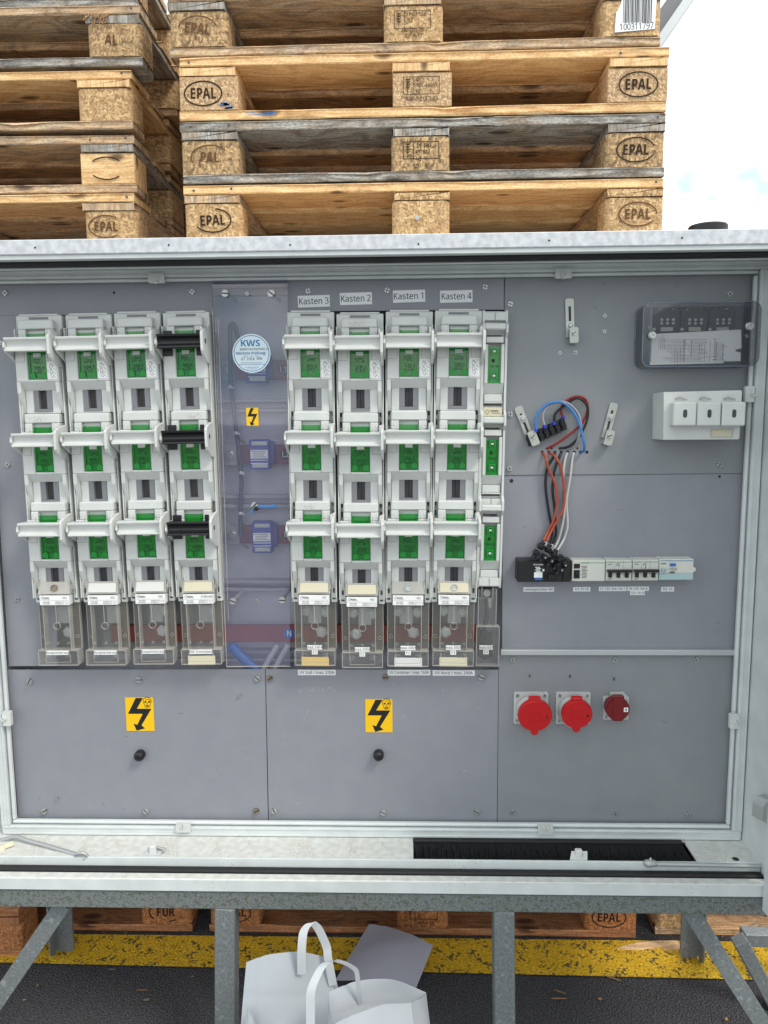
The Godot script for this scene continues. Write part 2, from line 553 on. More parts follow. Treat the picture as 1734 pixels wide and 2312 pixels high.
	M.paper = mat(Color(0.645, 0.665, 0.69), 0.75)  # white paper, greyed so the colour carries the shadow over the bags
	M.paper_handle = mat(Color(0.74, 0.755, 0.77), 0.7)
	M.paper.backlight_enabled = true
	M.paper.backlight = Color(0.12, 0.12, 0.12)
	M.sheet = mat(Color(0.62, 0.61, 0.66), 0.75)
	M.bristle = mat(Color(0.05, 0.05, 0.06), 0.7)
	var asphalt_l := noise(512, 512, 0.16, 71, 3)
	M.asphalt = tri_tex(mat(Color(1, 1, 1), 0.9), mottled(512, Color(0.14, 0.14, 0.155), Color(0.38, 0.375, 0.395), 0.22, Color(0.50, 0.49, 0.49), 0.25, 0.86, 0.6, 71), 0.55, true, bump(512, 512, asphalt_l, 8.0), 1.0)
	M.yellow_line = tri_tex(mat(Color(1, 1, 1), 0.75), mottled(512, Color(0.76, 0.59, 0.08), Color(0.93, 0.76, 0.16), 0.12, Color(0.30, 0.27, 0.18), 0.10, 0.70, 0.85, 81, 6.0, 1.0), 0.62, true, bump(512, 512, asphalt_l, 4.0), 0.8)
	M.bounce_ground = tri_tex(mat(Color(1, 1, 1), 0.9), mottled(256, Color(0.47, 0.47, 0.47), Color(0.54, 0.54, 0.54), 0.03, Color(0.38, 0.38, 0.38), 0.12, 0.80, 0.5, 91), 2.0)
	M.grime = mat(Color(0.62, 0.56, 0.46), 0.9)
	M.splinter = wood_mat(pine, Color(0.66, 0.62, 0.58))
	M.plank = wood_mat(pine, Color(0.98, 0.95, 0.95))

# ---------------------------------------------------------------- the scene
func _ready() -> void:
	var cam := Camera3D.new()
	cam.name = "camera"
	add_child(cam)
	cam.position = Vector3(0, 1.435, 0)
	cam.rotation = Vector3(-0.1215, 0.0293, -0.008)
	cam.fov = 68.7461
	cam.near = 0.05
	cam.far = 900.0
	cam.current = true
	var we := WorldEnvironment.new()
	we.name = "environment"
	var env := Environment.new()
	env.background_mode = Environment.BG_SKY
	env.tonemap_mode = Environment.TONE_MAPPER_LINEAR
	env.tonemap_exposure = 1.76
	env.sdfgi_enabled = true
	env.ssao_enabled = true
	env.ssil_enabled = true
	env.sky = Sky.new()
	env.sky.sky_material = make_sky()
	we.environment = env
	add_child(we)
	var sun := DirectionalLight3D.new()
	sun.name = "sun"
	sun.light_energy = 0.34
	sun.light_color = Color(1.0, 0.97, 0.92)
	sun.light_angular_distance = 16.0
	sun.shadow_enabled = true
	add_child(sun)
	sun.look_at_from_position(Vector3(1.7, 2.6, 1.5), Vector3.ZERO)
	rng.seed = 4
	make_materials()
	setting()
	cabinet()
	stand()
	all_pallets()
	strips()
	bay()
	right_side()
	signs()
	sill_things()
	ground_things()

func make_sky() -> PanoramaSkyMaterial:
	var w := 1024
	var h := 512
	var n := FastNoiseLite.new()
	n.seed = 12
	n.frequency = 1.9
	n.fractal_octaves = 5
	var im := Image.create(w, h, false, Image.FORMAT_RGBF)
	for y in h:
		for x in w:
			var la := PI * (0.5 - (y + 0.5) / h)
			var lo := TAU * (x + 0.5) / w
			var d := Vector3(cos(la) * cos(lo), sin(la), cos(la) * sin(lo))
			var v := n.get_noise_3d(d.x * 1.4, d.y * 3.2, d.z * 1.4)
			var cloud := clampf(0.72 + v * 1.7, 0.0, 1.0)
			var low := clampf(1.0 - absf(d.y - 0.26) * 5.5, 0.0, 1.0)
			var v2 := n.get_noise_3d(d.x * 11.0 + 5.0, d.y * 17.0, d.z * 11.0)
			cloud = minf(cloud + low * 0.3, 1.0) - low * clampf(v2 * 3.0 + 0.05, 0.0, 0.8)
			var c := Color(0.30, 0.47, 0.53).lerp(Color(1.0, 1.0, 1.0), cloud)
			if d.y < 0.0: c = Color(0.80, 0.82, 0.84)
			im.set_pixel(x, y, c)
	var p := PanoramaSkyMaterial.new()
	p.panorama = ImageTexture.create_from_image(im)
	p.energy_multiplier = 1.0
	return p

func setting() -> void:
	var st := mb()
	quad(st, Vector3(-300, 0, -300), Vector3(300, 0, -300), Vector3(300, 0, 300), Vector3(-300, 0, 300), Vector3.UP)
	struct("ground", st, M.asphalt)
	st = mb()
	quad(st, Vector3(-60, 0.004, -1.25), Vector3(60, 0.004, -1.25), Vector3(60, 0.004, 60), Vector3(-60, 0.004, 60), Vector3.UP)
	struct("added_bounce_yard", st, M.bounce_ground)  # pale ground added out of view to bounce light up at the cabinet
	st = mb()
	# painted line along the back of the stand, nearer edge and farther edge
	var a := Vector3(-0.9339, 0, -1.81)
	var b := Vector3(0.7959, 0, -1.7879)
	var c := Vector3(0.6113, 0, -1.9281)
	var d := Vector3(-0.9312, 0, -1.926)
	var near := (b - a).normalized()
	var far := (c - d).normalized()
	quad(st, a - near * 4.0 + Vector3(0, 0.004, 0), b + near * 3.0 + Vector3(0, 0.004, 0), c + far * 3.3 + Vector3(0, 0.004, 0), d - far * 4.0 + Vector3(0, 0.004, 0), Vector3.UP)
	struct("yellow_road_line", st, M.yellow_line)

# slotted pan-head or cross-head screw on a plane that looks along +z
func screw(parent: Node3D, at: Vector3, r: float, cross := false, m: Material = null, h := 0.0035, turn := 0.6, called := "screw") -> void:
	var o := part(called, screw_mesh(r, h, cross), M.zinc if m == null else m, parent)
	o.position = at if not org.has(parent) else at - parent.position
	o.rotation.z = turn

func screw_mesh(r: float, h: float, cross: bool) -> ArrayMesh:
	var key := "screw%f %f %s" % [r, h, cross]
	if cache.has(key): return cache[key]
	# a head of sectors with a real slot cut in: the dome is built on both sides of the groove
	var st := mb()
	var g := r * (0.13 if cross else 0.17)
	var n := 14
	var parts := [0.0, PI] if not cross else [0.0, PI / 2, PI, PI * 1.5]
	var sweep := PI if not cross else PI / 2
	for p0 in parts:
		var pts := []
		if cross:
			var m1: float = p0 + PI / 4
			pts.append(Vector2(cos(m1), sin(m1)) * g * 1.3)
		for k in n + 1:
			var t: float = p0 + sweep * k / n
			var q := Vector2(cos(t), sin(t)) * r
			# keep clear of the groove
			for e in ([0.0] if not cross else [0.0, PI / 2]):
				var nv := Vector2(-sin(e), cos(e))
				var dd := q.dot(nv)
				var lim := g * (1.0 if not cross else 0.85)
				if absf(dd) < lim: q += nv * (lim * (signf(dd) if absf(dd) > 1e-6 else (1.0 if sin(p0 + sweep * 0.5 - e) > 0.0 else -1.0)) - dd)
			pts.append(q)
		prism(st, pts, Vector3.ZERO, Vector3.RIGHT, Vector3.UP, 0.0, h * 0.75)
		var small := []
		for q in pts: small.append(q * 0.86 + (Vector2(cos(p0 + sweep / 2), sin(p0 + sweep / 2)) * r * 0.04))
		prism(st, small, Vector3.ZERO, Vector3.RIGHT, Vector3.UP, h * 0.7, h)
	tint = Color(0.05, 0.045, 0.04)   # shade of the slot, painted onto its floor
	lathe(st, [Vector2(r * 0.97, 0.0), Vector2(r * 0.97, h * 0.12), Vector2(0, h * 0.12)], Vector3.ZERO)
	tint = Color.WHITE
	st.generate_normals()
	cache[key] = st.commit()
	return cache[key]

func knob_mesh() -> ArrayMesh:
	var st := mb()
	lathe(st, [Vector2(0.0095, 0), Vector2(0.0095, 0.003), Vector2(0.0118, 0.004), Vector2(0.0120, 0.014), Vector2(0.0105, 0.019), Vector2(0.006, 0.022), Vector2(0, 0.0228)], Vector3.ZERO)
	st.generate_normals()
	return st.commit()

const DP := 1.62
const DF := 1.595
const DL := 1.465

func plate(called: String, pts: Array, m: Material, parent: Node3D, D := 1.62) -> MeshInstance3D:
	var st := mb()
	prism(st, pts, Vector3(0, 0, -D), Vector3.RIGHT, Vector3.UP, -0.003, 0.0)
	return wpart(called, st, m, parent)

func cabinet() -> void:
	var c := world_thing("distribution_cabinet", "large light grey metal electrical cabinet standing open on a galvanised frame", "cabinet", Vector3(-0.0529, 0.4579, -1.65))
	var x0 := -1.12
	var x1 := 0.7489
	var top := 1.7848
	var ctop := 1.7561      # lower edge of the front of the roof cap
	var base := 0.4489
	var ledge := 0.4758
	var fl := 0.496
	var back := -1.80
	# shell: roof, back, sides, floor, each with thickness
	var st := mb()
	span(st, Vector3(x0, top - 0.022, back), Vector3(x1 + 0.30, top, -DL - 0.004), 0.003)
	wpart("roof", st, M.dirty, c)
	st = mb()
	span(st, Vector3(x0, ctop, -DL - 0.004), Vector3(x1 + 0.30, top - 0.0006, -DL), 0.002)
	wpart("roof_front_edge", st, M.roof_edge, c)
	st = mb()
	for q in [Vector3(-0.7072, 1.7692, -1.465), Vector3(-0.4491, 1.7705, -1.465), Vector3(-0.217, 1.7671, -1.465), Vector3(0.0263, 1.7653, -1.465), Vector3(0.2714, 1.7682, -1.465), Vector3(0.5181, 1.7694, -1.465)]:
		lathe(st, [Vector2(0.0018, 0.0), Vector2(0.0018, 0.0008), Vector2(0, 0.0008)], q)
	wpart("rivet_hole", st, M.black_soft, c)
	# the roof's underside lip: seal channel and inner lip
	st = mb()
	span(st, Vector3(x0, ctop - 0.0085, -1.487), Vector3(x1 + 0.2, ctop + 0.008, -1.469), 0.001)
	wpart("roof_fold", st, M.enamel, c)
	st = mb()
	span(st, Vector3(x0, 1.7401, -1.512), Vector3(x1 + 0.2, ctop + 0.004, -1.489), 0.003)
	wpart("door_seal", st, M.rubber, c)
	st = mb()
	span(st, Vector3(x0, 1.7379, -1.522), Vector3(x1 + 0.2, ctop + 0.006, -1.5135), 0.001)
	wpart("inner_lip", st, M.enamel, c)
	st = mb()
	span(st, Vector3(x0, ctop + 0.006, -1.62), Vector3(x1 + 0.2, ctop + 0.012, -1.5225), 0.0)
	wpart("ceiling_sheet", st, M.enamel, c)
	# floor with an opening for the cables at the right
	var hx0 := 0.0131
	var hx1 := 0.6187
	st = mb()
	span(st, Vector3(x0, fl - 0.004, -1.70), Vector3(hx0, fl, -1.5105), 0.0)
	span(st, Vector3(hx1, fl - 0.004, -1.70), Vector3(x1, fl, -1.5105), 0.0)
	span(st, Vector3(hx0, fl - 0.004, -1.70), Vector3(hx1, fl, -1.592), 0.0)
	wpart("floor_sheet", st, M.dirty, c)
	st = mb()
	span(st, Vector3(x0, 0.4781, -1.510), Vector3(x1 - 0.001, fl + 0.0025, -1.505), 0.001)
	wpart("inner_lip", st, M.enamel, c)
	st = mb()
	span(st, Vector3(x0, ledge - 0.012, -1.5045), Vector3(x1 - 0.001, 0.4813, -1.487), 0.003)
	wpart("door_seal", st, M.rubber, c)
	st = mb()
	span(st, Vector3(x0, base, -1.4865), Vector3(x1 + 0.004, ledge, -DL), 0.0018)
	wpart("sill_channel", st, M.dirty, c)
	st = mb()
	span(st, Vector3(x0, base + 0.0008, -DL), Vector3(x1 + 0.0035, ledge - 0.002, -DL + 0.0018), 0.0)
	wpart("sill_front", st, M.enamel, c)
	st = mb()
	span(st, Vector3(x0, base, back), Vector3(x1, base + 0.004, -1.487), 0.0)
	wpart("underside", st, M.galva, c)
	st = mb()
	span(st, Vector3(x0, base, back - 0.003), Vector3(x1 + 0.05, top - 0.02, back), 0.0)
	wpart("back_wall", st, M.enamel, c)
	st = mb()
	span(st, Vector3(x1, base, back), Vector3(x1 + 0.02, ctop + 0.01, -1.467), 0.002)
	wpart("side_wall", st, M.enamel, c)
	st = mb()
	span(st, Vector3(x0 - 0.02, base, back), Vector3(x0, ctop + 0.01, -1.467), 0.002)
	wpart("side_wall", st, M.enamel, c)
	st = mb()
	span(st, Vector3(x0 + 0.01, 0.8563 - 0.38, -1.725), Vector3(x1 - 0.01, ctop, -1.722), 0.0)
	wpart("mounting_plate", st, M.mount_plate, c)
	# frame round the panels: flat bar outside, groove, rounded rail inside
	var fx0 := -0.9316
	var fx1 := 0.7476
	var fx1t := 0.7452
	fx1 = (fx1 + fx1t) * 0.5
	var fb := 0.4971
	var fbt := 0.5179
	var ft := 1.7523
	var ftb := 1.7355
	var wv := 0.020
	var z0 := -1.612
	for q in [["frame_bar", Vector3(fx0, fb, z0), Vector3(fx1, fbt, -DF)], ["frame_bar", Vector3(fx0 - 0.15, ftb, z0), Vector3(fx1, ft, -DF)], ["frame_bar", Vector3(fx0, fbt + 0.0004, z0), Vector3(fx0 + wv, ftb - 0.0004, -DF)], ["frame_bar", Vector3(fx1 - wv, fbt + 0.0004, z0), Vector3(fx1, ftb - 0.0004, -DF)]]:
		st = mb()
		var a: Vector3 = q[1]
		var b: Vector3 = q[2]
		span(st, a, b, 0.0012)
		# raised edge along the bar
		var flat := absf(b.x - a.x) > absf(b.y - a.y)
		if flat:
			span(st, Vector3(a.x + 0.004, a.y + 0.0006, b.z), Vector3(b.x - 0.004, a.y + 0.006, b.z + 0.0022), 0.0007)
			span(st, Vector3(a.x + 0.004, b.y - 0.005, b.z), Vector3(b.x - 0.004, b.y - 0.0006, b.z + 0.0022), 0.0007)
		else:
			span(st, Vector3(a.x + 0.0006, a.y, b.z), Vector3(a.x + 0.006, b.y, b.z + 0.0022), 0.0007)
			span(st, Vector3(b.x - 0.005, a.y, b.z), Vector3(b.x - 0.0006, b.y, b.z + 0.0022), 0.0007)
		wpart(q[0], st, M.enamel, c)
	var gr := 0.0024
	var rw := 0.0082
	for q in [[Vector3(fx0 + wv + gr, fbt + gr, 0), Vector3(fx1 - wv - gr, fbt + gr + rw, 0)], [Vector3(fx0 - 0.1, ftb - gr * 0.3 - 0.0068, 0), Vector3(fx1 - wv - gr, ftb - gr * 0.3, 0)], [Vector3(fx0 + wv + gr, fbt + gr + rw + 0.0003, 0), Vector3(fx0 + wv + gr + rw, ftb - gr - rw, 0)], [Vector3(fx1 - wv - gr - rw, fbt + gr + rw + 0.0003, 0), Vector3(fx1 - wv - gr, ftb - gr - rw, 0)]]:
		st = mb()
		span(st, q[0] + Vector3(0, 0, -1.611), q[1] + Vector3(0, 0, -1.5985), 0.003)
		wpart("inner_rail", st, M.enamel, c)
	# jamb behind the rail on both sides (dark return to the mounting plate)
	for jx in [fx0 + 0.015, fx1 - 0.015]:
		st = mb()
		span(st, Vector3(jx - 0.003, fbt, -1.72), Vector3(jx + 0.003, ftb, -1.6125), 0.0)
		wpart("jamb", st, M.enamel, c)
	# clips that hold the frame
	for q in [[Vector3(-0.5155, 1.7292, -1.59), 0.0], [Vector3(0.3247, 1.7279, -1.59), 0.0], [Vector3(0.7155, 1.4833, -1.59), PI / 2], [Vector3(0.7179, 0.7769, -1.59), PI / 2], [Vector3(-0.509, 0.522, -1.59), PI], [Vector3(0.31, 0.5246, -1.59), PI], [Vector3(-0.9009, 0.7769, -1.59), -PI / 2]]:
		st = mb()
		prism(st, rrect(0.033, 0.019, 0.002, 2), Vector3(0, 0.003, 0), Vector3.RIGHT, Vector3.UP, -0.006, 0.0035)
		var k := wpart("frame_clip", st, M.plastic, c)
		k.transform = Transform3D(Basis(Vector3(0, 0, 1), q[1]), q[0] - c.position)
		screw(k, Vector3(0, -0.003, 0.0035), 0.006, false, M.plastic, 0.004, rng.randf() * 3.0)
	# inner panels
	var pa := plate("cover_panel", [Vector2(-0.9001, 1.7488), Vector2(-0.4061, 1.7477), Vector2(-0.4087, 1.6629), Vector2(-0.9062, 1.666)], M.panel, c)
	var pb := plate("cover_panel", [Vector2(-0.8966, 1.6654), Vector2(-0.7445, 1.665), Vector2(-0.7924, 0.889), Vector2(-0.9026, 0.8883)], M.panel, c)
	var pc := plate("cover_panel", [Vector2(-0.2464, 1.7474), Vector2(0.2074, 1.7467), Vector2(0.2079, 1.6646), Vector2(-0.2483, 1.6664)], M.panel, c)
	var pd := plate("cover_panel", [Vector2(0.2094, 1.7306), Vector2(0.7253, 1.7353), Vector2(0.7366, 1.3171), Vector2(0.2085, 1.3164)], M.panel_warm, c, 1.6185)
	var pe := plate("cover_panel", [Vector2(0.21, 1.3154), Vector2(0.7319, 1.3161), Vector2(0.7303, 0.9282), Vector2(0.2129, 0.9277)], M.panel, c, 1.6205)
	var pf := plate("cover_panel", [Vector2(0.2056, 0.9175), Vector2(0.7231, 0.9186), Vector2(0.7251, 0.5167), Vector2(0.2065, 0.5205)], M.panel_warm, c, 1.6195)
	var pg := plate("cover_panel", [Vector2(-0.9068, 0.8794), Vector2(-0.3182, 0.882), Vector2(-0.3211, 0.5108), Vector2(-0.9051, 0.506)], M.panel, c)
	var ph := plate("cover_panel", [Vector2(-0.3164, 0.882), Vector2(0.2047, 0.8814), Vector2(0.2052, 0.5108), Vector2(-0.3191, 0.5108)], M.panel, c)
	st = mb()
	span(st, Vector3(0.2081, 0.9186, -1.62), Vector3(0.7197, 0.9309, -1.608), 0.001)
	wpart("aluminium_strip", st, M.alu, c)
	var small := 0.0056
	for q in [[pa, Vector3(-0.8519, 1.7115, -1.62)], [pa, Vector3(-0.4501, 1.7092, -1.62)], [pb, Vector3(-0.8708, 1.6078, -1.62)], [pb, Vector3(-0.8727, 1.3449, -1.62)], [pb, Vector3(-0.8715, 1.0445, -1.62)], [pc, Vector3(-0.204, 1.7074, -1.62)], [pc, Vector3(-0.0372, 1.7067, -1.62)], [pc, Vector3(0.1681, 1.7108, -1.62)],
			[pd, Vector3(0.221, 1.6751, -1.6185)], [pd, Vector3(0.2238, 1.4466, -1.6185)], [pd, Vector3(0.2231, 1.3305, -1.6185)], [pd, Vector3(0.6743, 1.6897, -1.6185)], [pd, Vector3(0.6696, 1.337, -1.6185)],
			[pf, Vector3(0.236, 0.9052, -1.6195)], [pf, Vector3(0.4618, 0.9055, -1.6195)], [pf, Vector3(0.6386, 0.9058, -1.6195)], [pf, Vector3(0.2392, 0.5467, -1.6195)], [pf, Vector3(0.4717, 0.5449, -1.6195)], [pf, Vector3(0.6358, 0.5455, -1.6195)]]:
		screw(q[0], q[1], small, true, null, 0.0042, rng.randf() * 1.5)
	for q in [Vector3(0.4185, 1.6492, -1.6185), Vector3(0.4184, 1.6168, -1.6185), Vector3(0.3265, 1.5739, -1.6185), Vector3(0.3589, 1.5745, -1.6185)]:
		screw(pd, q, 0.0042, true, null, 0.0022, rng.randf() * 1.5)
	for q in [[pg, Vector3(-0.8559, 0.8535, -1.62), 1.1], [pg, Vector3(-0.6053, 0.8581, -1.62), 0.0], [pg, Vector3(-0.3352, 0.8614, -1.62), -0.7], [pg, Vector3(-0.8424, 0.5415, -1.62), 0.5], [pg, Vector3(-0.6033, 0.5433, -1.62), -0.8], [pg, Vector3(-0.3474, 0.5452, -1.62), 0.4],
			[ph, Vector3(-0.3073, 0.8608, -1.62), 0.7], [ph, Vector3(-0.0472, 0.8647, -1.62), 0.0], [ph, Vector3(0.1666, 0.8652, -1.62), -0.4], [ph, Vector3(-0.3053, 0.5459, -1.62), -1.1], [ph, Vector3(-0.0544, 0.5442, -1.62), -0.4], [ph, Vector3(0.1597, 0.5469, -1.62), -0.5]]:
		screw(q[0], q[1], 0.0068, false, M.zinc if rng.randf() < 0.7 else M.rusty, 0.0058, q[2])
	for q in [Vector3(-0.3764, 0.8222, -1.62), Vector3(-0.8088, 0.5733, -1.62)]:
		screw(pg, q, 0.0028, false, M.zinc, 0.007, 1.0, "stud")
	var km := knob_mesh()
	var kn := part("knob", km, M.black, pg)
	kn.position = Vector3(-0.6087, 0.682, -1.62)
	kn = part("knob", km, M.black, ph)
	kn.position = Vector3(-0.0639, 0.6853, -1.62)
	for q in [[pa, Vector3(-0.6182, 1.7095, -1.62), 0.0028], [pe, Vector3(0.2285, 1.3036, -1.6205), 0.0042], [pe, Vector3(0.672, 1.3103, -1.6205), 0.003], [pd, Vector3(0.4162, 1.715, -1.6185), 0.0012]]:
		st = mb()
		prism(st, disc(q[2], 14), q[1] + Vector3(0, 0, 0.0002), Vector3.RIGHT, Vector3.UP, 0.0, 0.0002)
		part("screw_hole", st, M.black_soft, q[0])
	# dents, dust and scratches of the paint, built as thin flakes
	rng.seed = 77
	for pn in [pg, ph, pf, pd, pe]:
		st = mb()
		var bb: AABB = pn.mesh.get_aabb()
		for i in 34:
			var o := Vector3(bb.position.x + bb.size.x * rng.randf_range(0.05, 0.95), bb.position.y + bb.size.y * rng.randf_range(0.04, 0.96), bb.end.z + 0.0001)
			var an := rng.randf_range(-1.2, 1.2)
			var ln := rng.randf_range(0.0006, 0.0012) if i < 22 else rng.randf_range(0.004, 0.014)
			var b := Basis(Vector3(0, 0, 1), an)
			box(st, o, Vector3(ln, rng.randf_range(0.0004, 0.0011), 0.00015), 0.0, b)
		var fl2 := part("paint_chip", st, M.seam if pn != ph else M.plastic_dim, pn)
		tag(fl2, "", "", "", "stuff")
	# residue of a torn label
	st = mb()
	for i in 60:
		var o := Vector3(-0.2024, 0.8348, -1.62) + Vector3(rng.randf_range(-0.042, 0.042), rng.randf_range(-0.006, 0.006), 0.0002)
		box(st, o, Vector3(rng.randf_range(0.001, 0.005), rng.randf_range(0.0004, 0.0012), 0.0002), 0.0, Basis(Vector3(0, 0, 1), rng.randf_range(-0.5, 0.5)))
	tag(part("label_residue", st, M.plastic_dim, ph), "", "", "", "stuff")
	# brush that closes the cable opening
	st = mb()
	span(st, Vector3(hx0, fl - 0.006, -1.592), Vector3(hx1 - 0.006, fl + 0.004, -1.578), 0.002)
	var br := wpart("brush_strip", st, M.rubber, c)
	st = mb()
	rng.seed = 5
	for row in 3:
		for i in 420:
			var x := lerpf(hx0 + 0.002, hx1 - 0.008, (i + rng.randf()) / 420.0)
			var d := Vector3(rng.randf_range(-0.008, 0.008), rng.randf_range(-0.008, 0.001) - row * 0.004, 0.0675 + rng.randf_range(-0.003, 0.003))
			var o := Vector3(x, fl - 0.001 - row * 0.0012, -1.579)
			var wv2 := Vector3(0.0012, 0.0003, 0)
			tri(st, o - wv2, o + wv2, o + d, Vector3.UP)
	tag(part("bristles", st, M.bristle, br), "", "", "", "stuff")
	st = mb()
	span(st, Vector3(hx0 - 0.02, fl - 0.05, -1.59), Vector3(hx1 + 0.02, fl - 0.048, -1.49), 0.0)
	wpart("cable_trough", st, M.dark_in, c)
	# hole in the floor at the right
	st = mb()
	prism(st, disc(0.007, 16), Vector3(0.7035, fl + 0.0003, -1.5229), Vector3.RIGHT, Vector3(0, 0, -1), 0.0, 0.0003)
	wpart("floor_hole", st, M.black_soft, c)
	# open door at the right edge, seen along its thickness
	st = mb()
	var dx := 0.7315
	prism(st, [Vector2(base - 0.022, 0), Vector2(top - 0.03, 0), Vector2(top - 0.03, 0.75), Vector2(base - 0.022, 0.75)], Vector3(dx, 0, -1.455), Vector3.UP, Vector3(0.06, 0, 1).normalized(), 0.0, 0.022)
	wpart("door", st, M.enamel, c)
	# door latch keeper on the side wall
	st = mb()
	prism(st, [Vector2(-0.024, 0.0), Vector2(0.024, 0.0), Vector2(0.024, 0.02), Vector2(0.014, 0.034), Vector2(-0.014, 0.034), Vector2(-0.024, 0.02)], Vector3(x1 + 0.0, 0.6324, -1.49), Vector3.UP, Vector3(-1, 0, 0.6).normalized(), -0.012, 0.012)
	wpart("door_keeper", st, M.zinc_dull, c)

func stand() -> void:
	var s := world_thing("steel_stand", "galvanised steel stand with square legs carrying the grey cabinet", "stand", Vector3(0, 0, -1.6))
	var yt := 0.4458
	var yb := 0.4051
	var st := mb()
	span(st, Vector3(-1.25, yb, -1.512), Vector3(1.0, yt - 0.001, -1.468), 0.002)
	wpart("front_beam", st, M.galva_moss, s)
	st = mb()
	span(st, Vector3(-1.25, yb, -1.86), Vector3(1.0, yt - 0.001, -1.815), 0.002)
	wpart("rear_beam", st, M.galva, s)
	for x in [-1.2, -0.1, 0.72]:
		st = mb()
		span(st, Vector3(x, yb, -1.815), Vector3(x + 0.04, yt - 0.002, -1.5125), 0.002)
		wpart("cross_beam", st, M.galva, s)
	for q in [[Vector3(-0.3891, 0.4066, -1.468), Vector3(-0.3983, 0.1371, -1.468)], [Vector3(0.2034, 0.4056, -1.468), Vector3(0.2083, 0.1474, -1.468)]]:
		st = mb()
		var a: Vector3 = q[0] - Vector3(0, 0, 0.022)
		var b: Vector3 = q[1] - Vector3(0, 0, 0.022)
		var e := a.lerp(b, (a.y) / (a.y - b.y))
		bar(st, Vector3(a.x, yb, a.z), e, 0.044, 0.044, Vector3(0, 0, 1), 0.002)
		wpart("leg", st, M.galva, s)
		st = mb()
		box(st, e + Vector3(0, 0.004, 0), Vector3(0.08, 0.008, 0.08), 0.001)
		wpart("foot_plate", st, M.galva, s)
	# rear legs of bent sheet with a rounded foot
	for q in [[Vector3(-0.9336, 0, -1.8552), 1.0], [Vector3(0.7514, 0, -1.862), -1.0]]:
		var o: Vector3 = q[0]
		st = mb()
		prism(st, [Vector2(-0.024, yb), Vector2(-0.024, 0.012), Vector2(-0.020, 0.004), Vector2(-0.012, 0.0), Vector2(0.010, 0.0), Vector2(0.020, 0.006), Vector2(0.024, 0.016), Vector2(0.024, yb)], Vector3(o.x, 0, o.z), Vector3.RIGHT, Vector3.UP, -0.006, 0.0)
		var sg: float = q[1]
		prism(st, [Vector2(0.0, yb), Vector2(0.0, 0.012), Vector2(0.012, 0.004), Vector2(0.030, 0.012), Vector2(0.034, 0.03), Vector2(0.034, yb)], Vector3(o.x - sg * 0.0245, 0, o.z + 0.0003), Vector3(0, 0, 1), Vector3.UP, -0.002, 0.002)
		wpart("rear_leg", st, M.galva, s)
	for q in [[Vector3(-0.7587, 0.382, -1.5), Vector3(-0.9268, 0.1414, -1.5)], [Vector3(0.6065, 0.3859, -1.5), Vector3(0.7692, 0.1288, -1.5)]]:
		st = mb()
		var a: Vector3 = q[0]
		var b: Vector3 = q[1]
		var d := (b - a).normalized()
		bar(st, a - d * 0.01, b + d * (b.y / -d.y), 0.036, 0.006, Vector3(0, 0, 1), 0.001)
		wpart("diagonal_brace", st, M.galva, s)
	# a second frame beyond the right end
	var t := world_thing("steel_trestle", "grey square tube trestle beyond the right end of the stand", "trestle", Vector3(1.1, 0, -1.75))
	st = mb()
	var u := Vector3(0.7991, 0.2356, -1.72)
	span(st, Vector3(u.x - 0.02, 0.30, u.z - 0.02), Vector3(u.x + 0.02, 0.62, u.z + 0.02), 0.002)
	wpart("post", st, M.galva, t)
	st = mb()
	bar(st, Vector3(0.8027, 0.1802, -1.7), Vector3(0.9469, -0.0836, -1.7), 0.034, 0.034, Vector3(0, 0, 1), 0.002)
	wpart("brace", st, M.galva, t)
	st = mb()
	bar(st, Vector3(0.8312, 0.1543, -1.745), Vector3(1.0754, 0.1479, -1.745), 0.034, 0.034, Vector3(0, 0, 1), 0.002)
	wpart("rail", st, M.galva, t)
	st = mb()
	var v := Vector3(1.0537, 0.2618, -1.72)
	span(st, Vector3(v.x - 0.02, 0.0, v.z - 0.02), Vector3(v.x + 0.02, 0.62, v.z + 0.02), 0.002)
	wpart("post", st, M.galva, t)

# ---------------------------------------------------------------- pallets
func board_mesh(s: Vector3, ax: int, k: int, bev := 0.002) -> ArrayMesh:
	var key := "board %s %d %d" % [s, ax, k]
	if not cache.has(key):
		var st := mb()
		var uo := Vector2(k * 0.217 + s.x * 0.1, k * 0.083 + s.y)
		plank(st, s, ax, uo, bev, k * 31 + int(s.x * 1000.0) % 7)
		st.generate_normals()
		cache[key] = st.commit()
	return cache[key]

func block_mesh(s: Vector3, k: int) -> ArrayMesh:
	var key := "block %s %d" % [s, k]
	if not cache.has(key):
		var st := mb()
		if k == 0: box(st, Vector3.ZERO, s, 0.002)
		else: prism(st, rrect(s.x, s.z, 0.016, 4), Vector3.ZERO, Vector3.RIGHT, Vector3(0, 0, -1), -s.y / 2, s.y / 2, 1)
		st.generate_normals()
		cache[key] = st.commit()
	return cache[key]

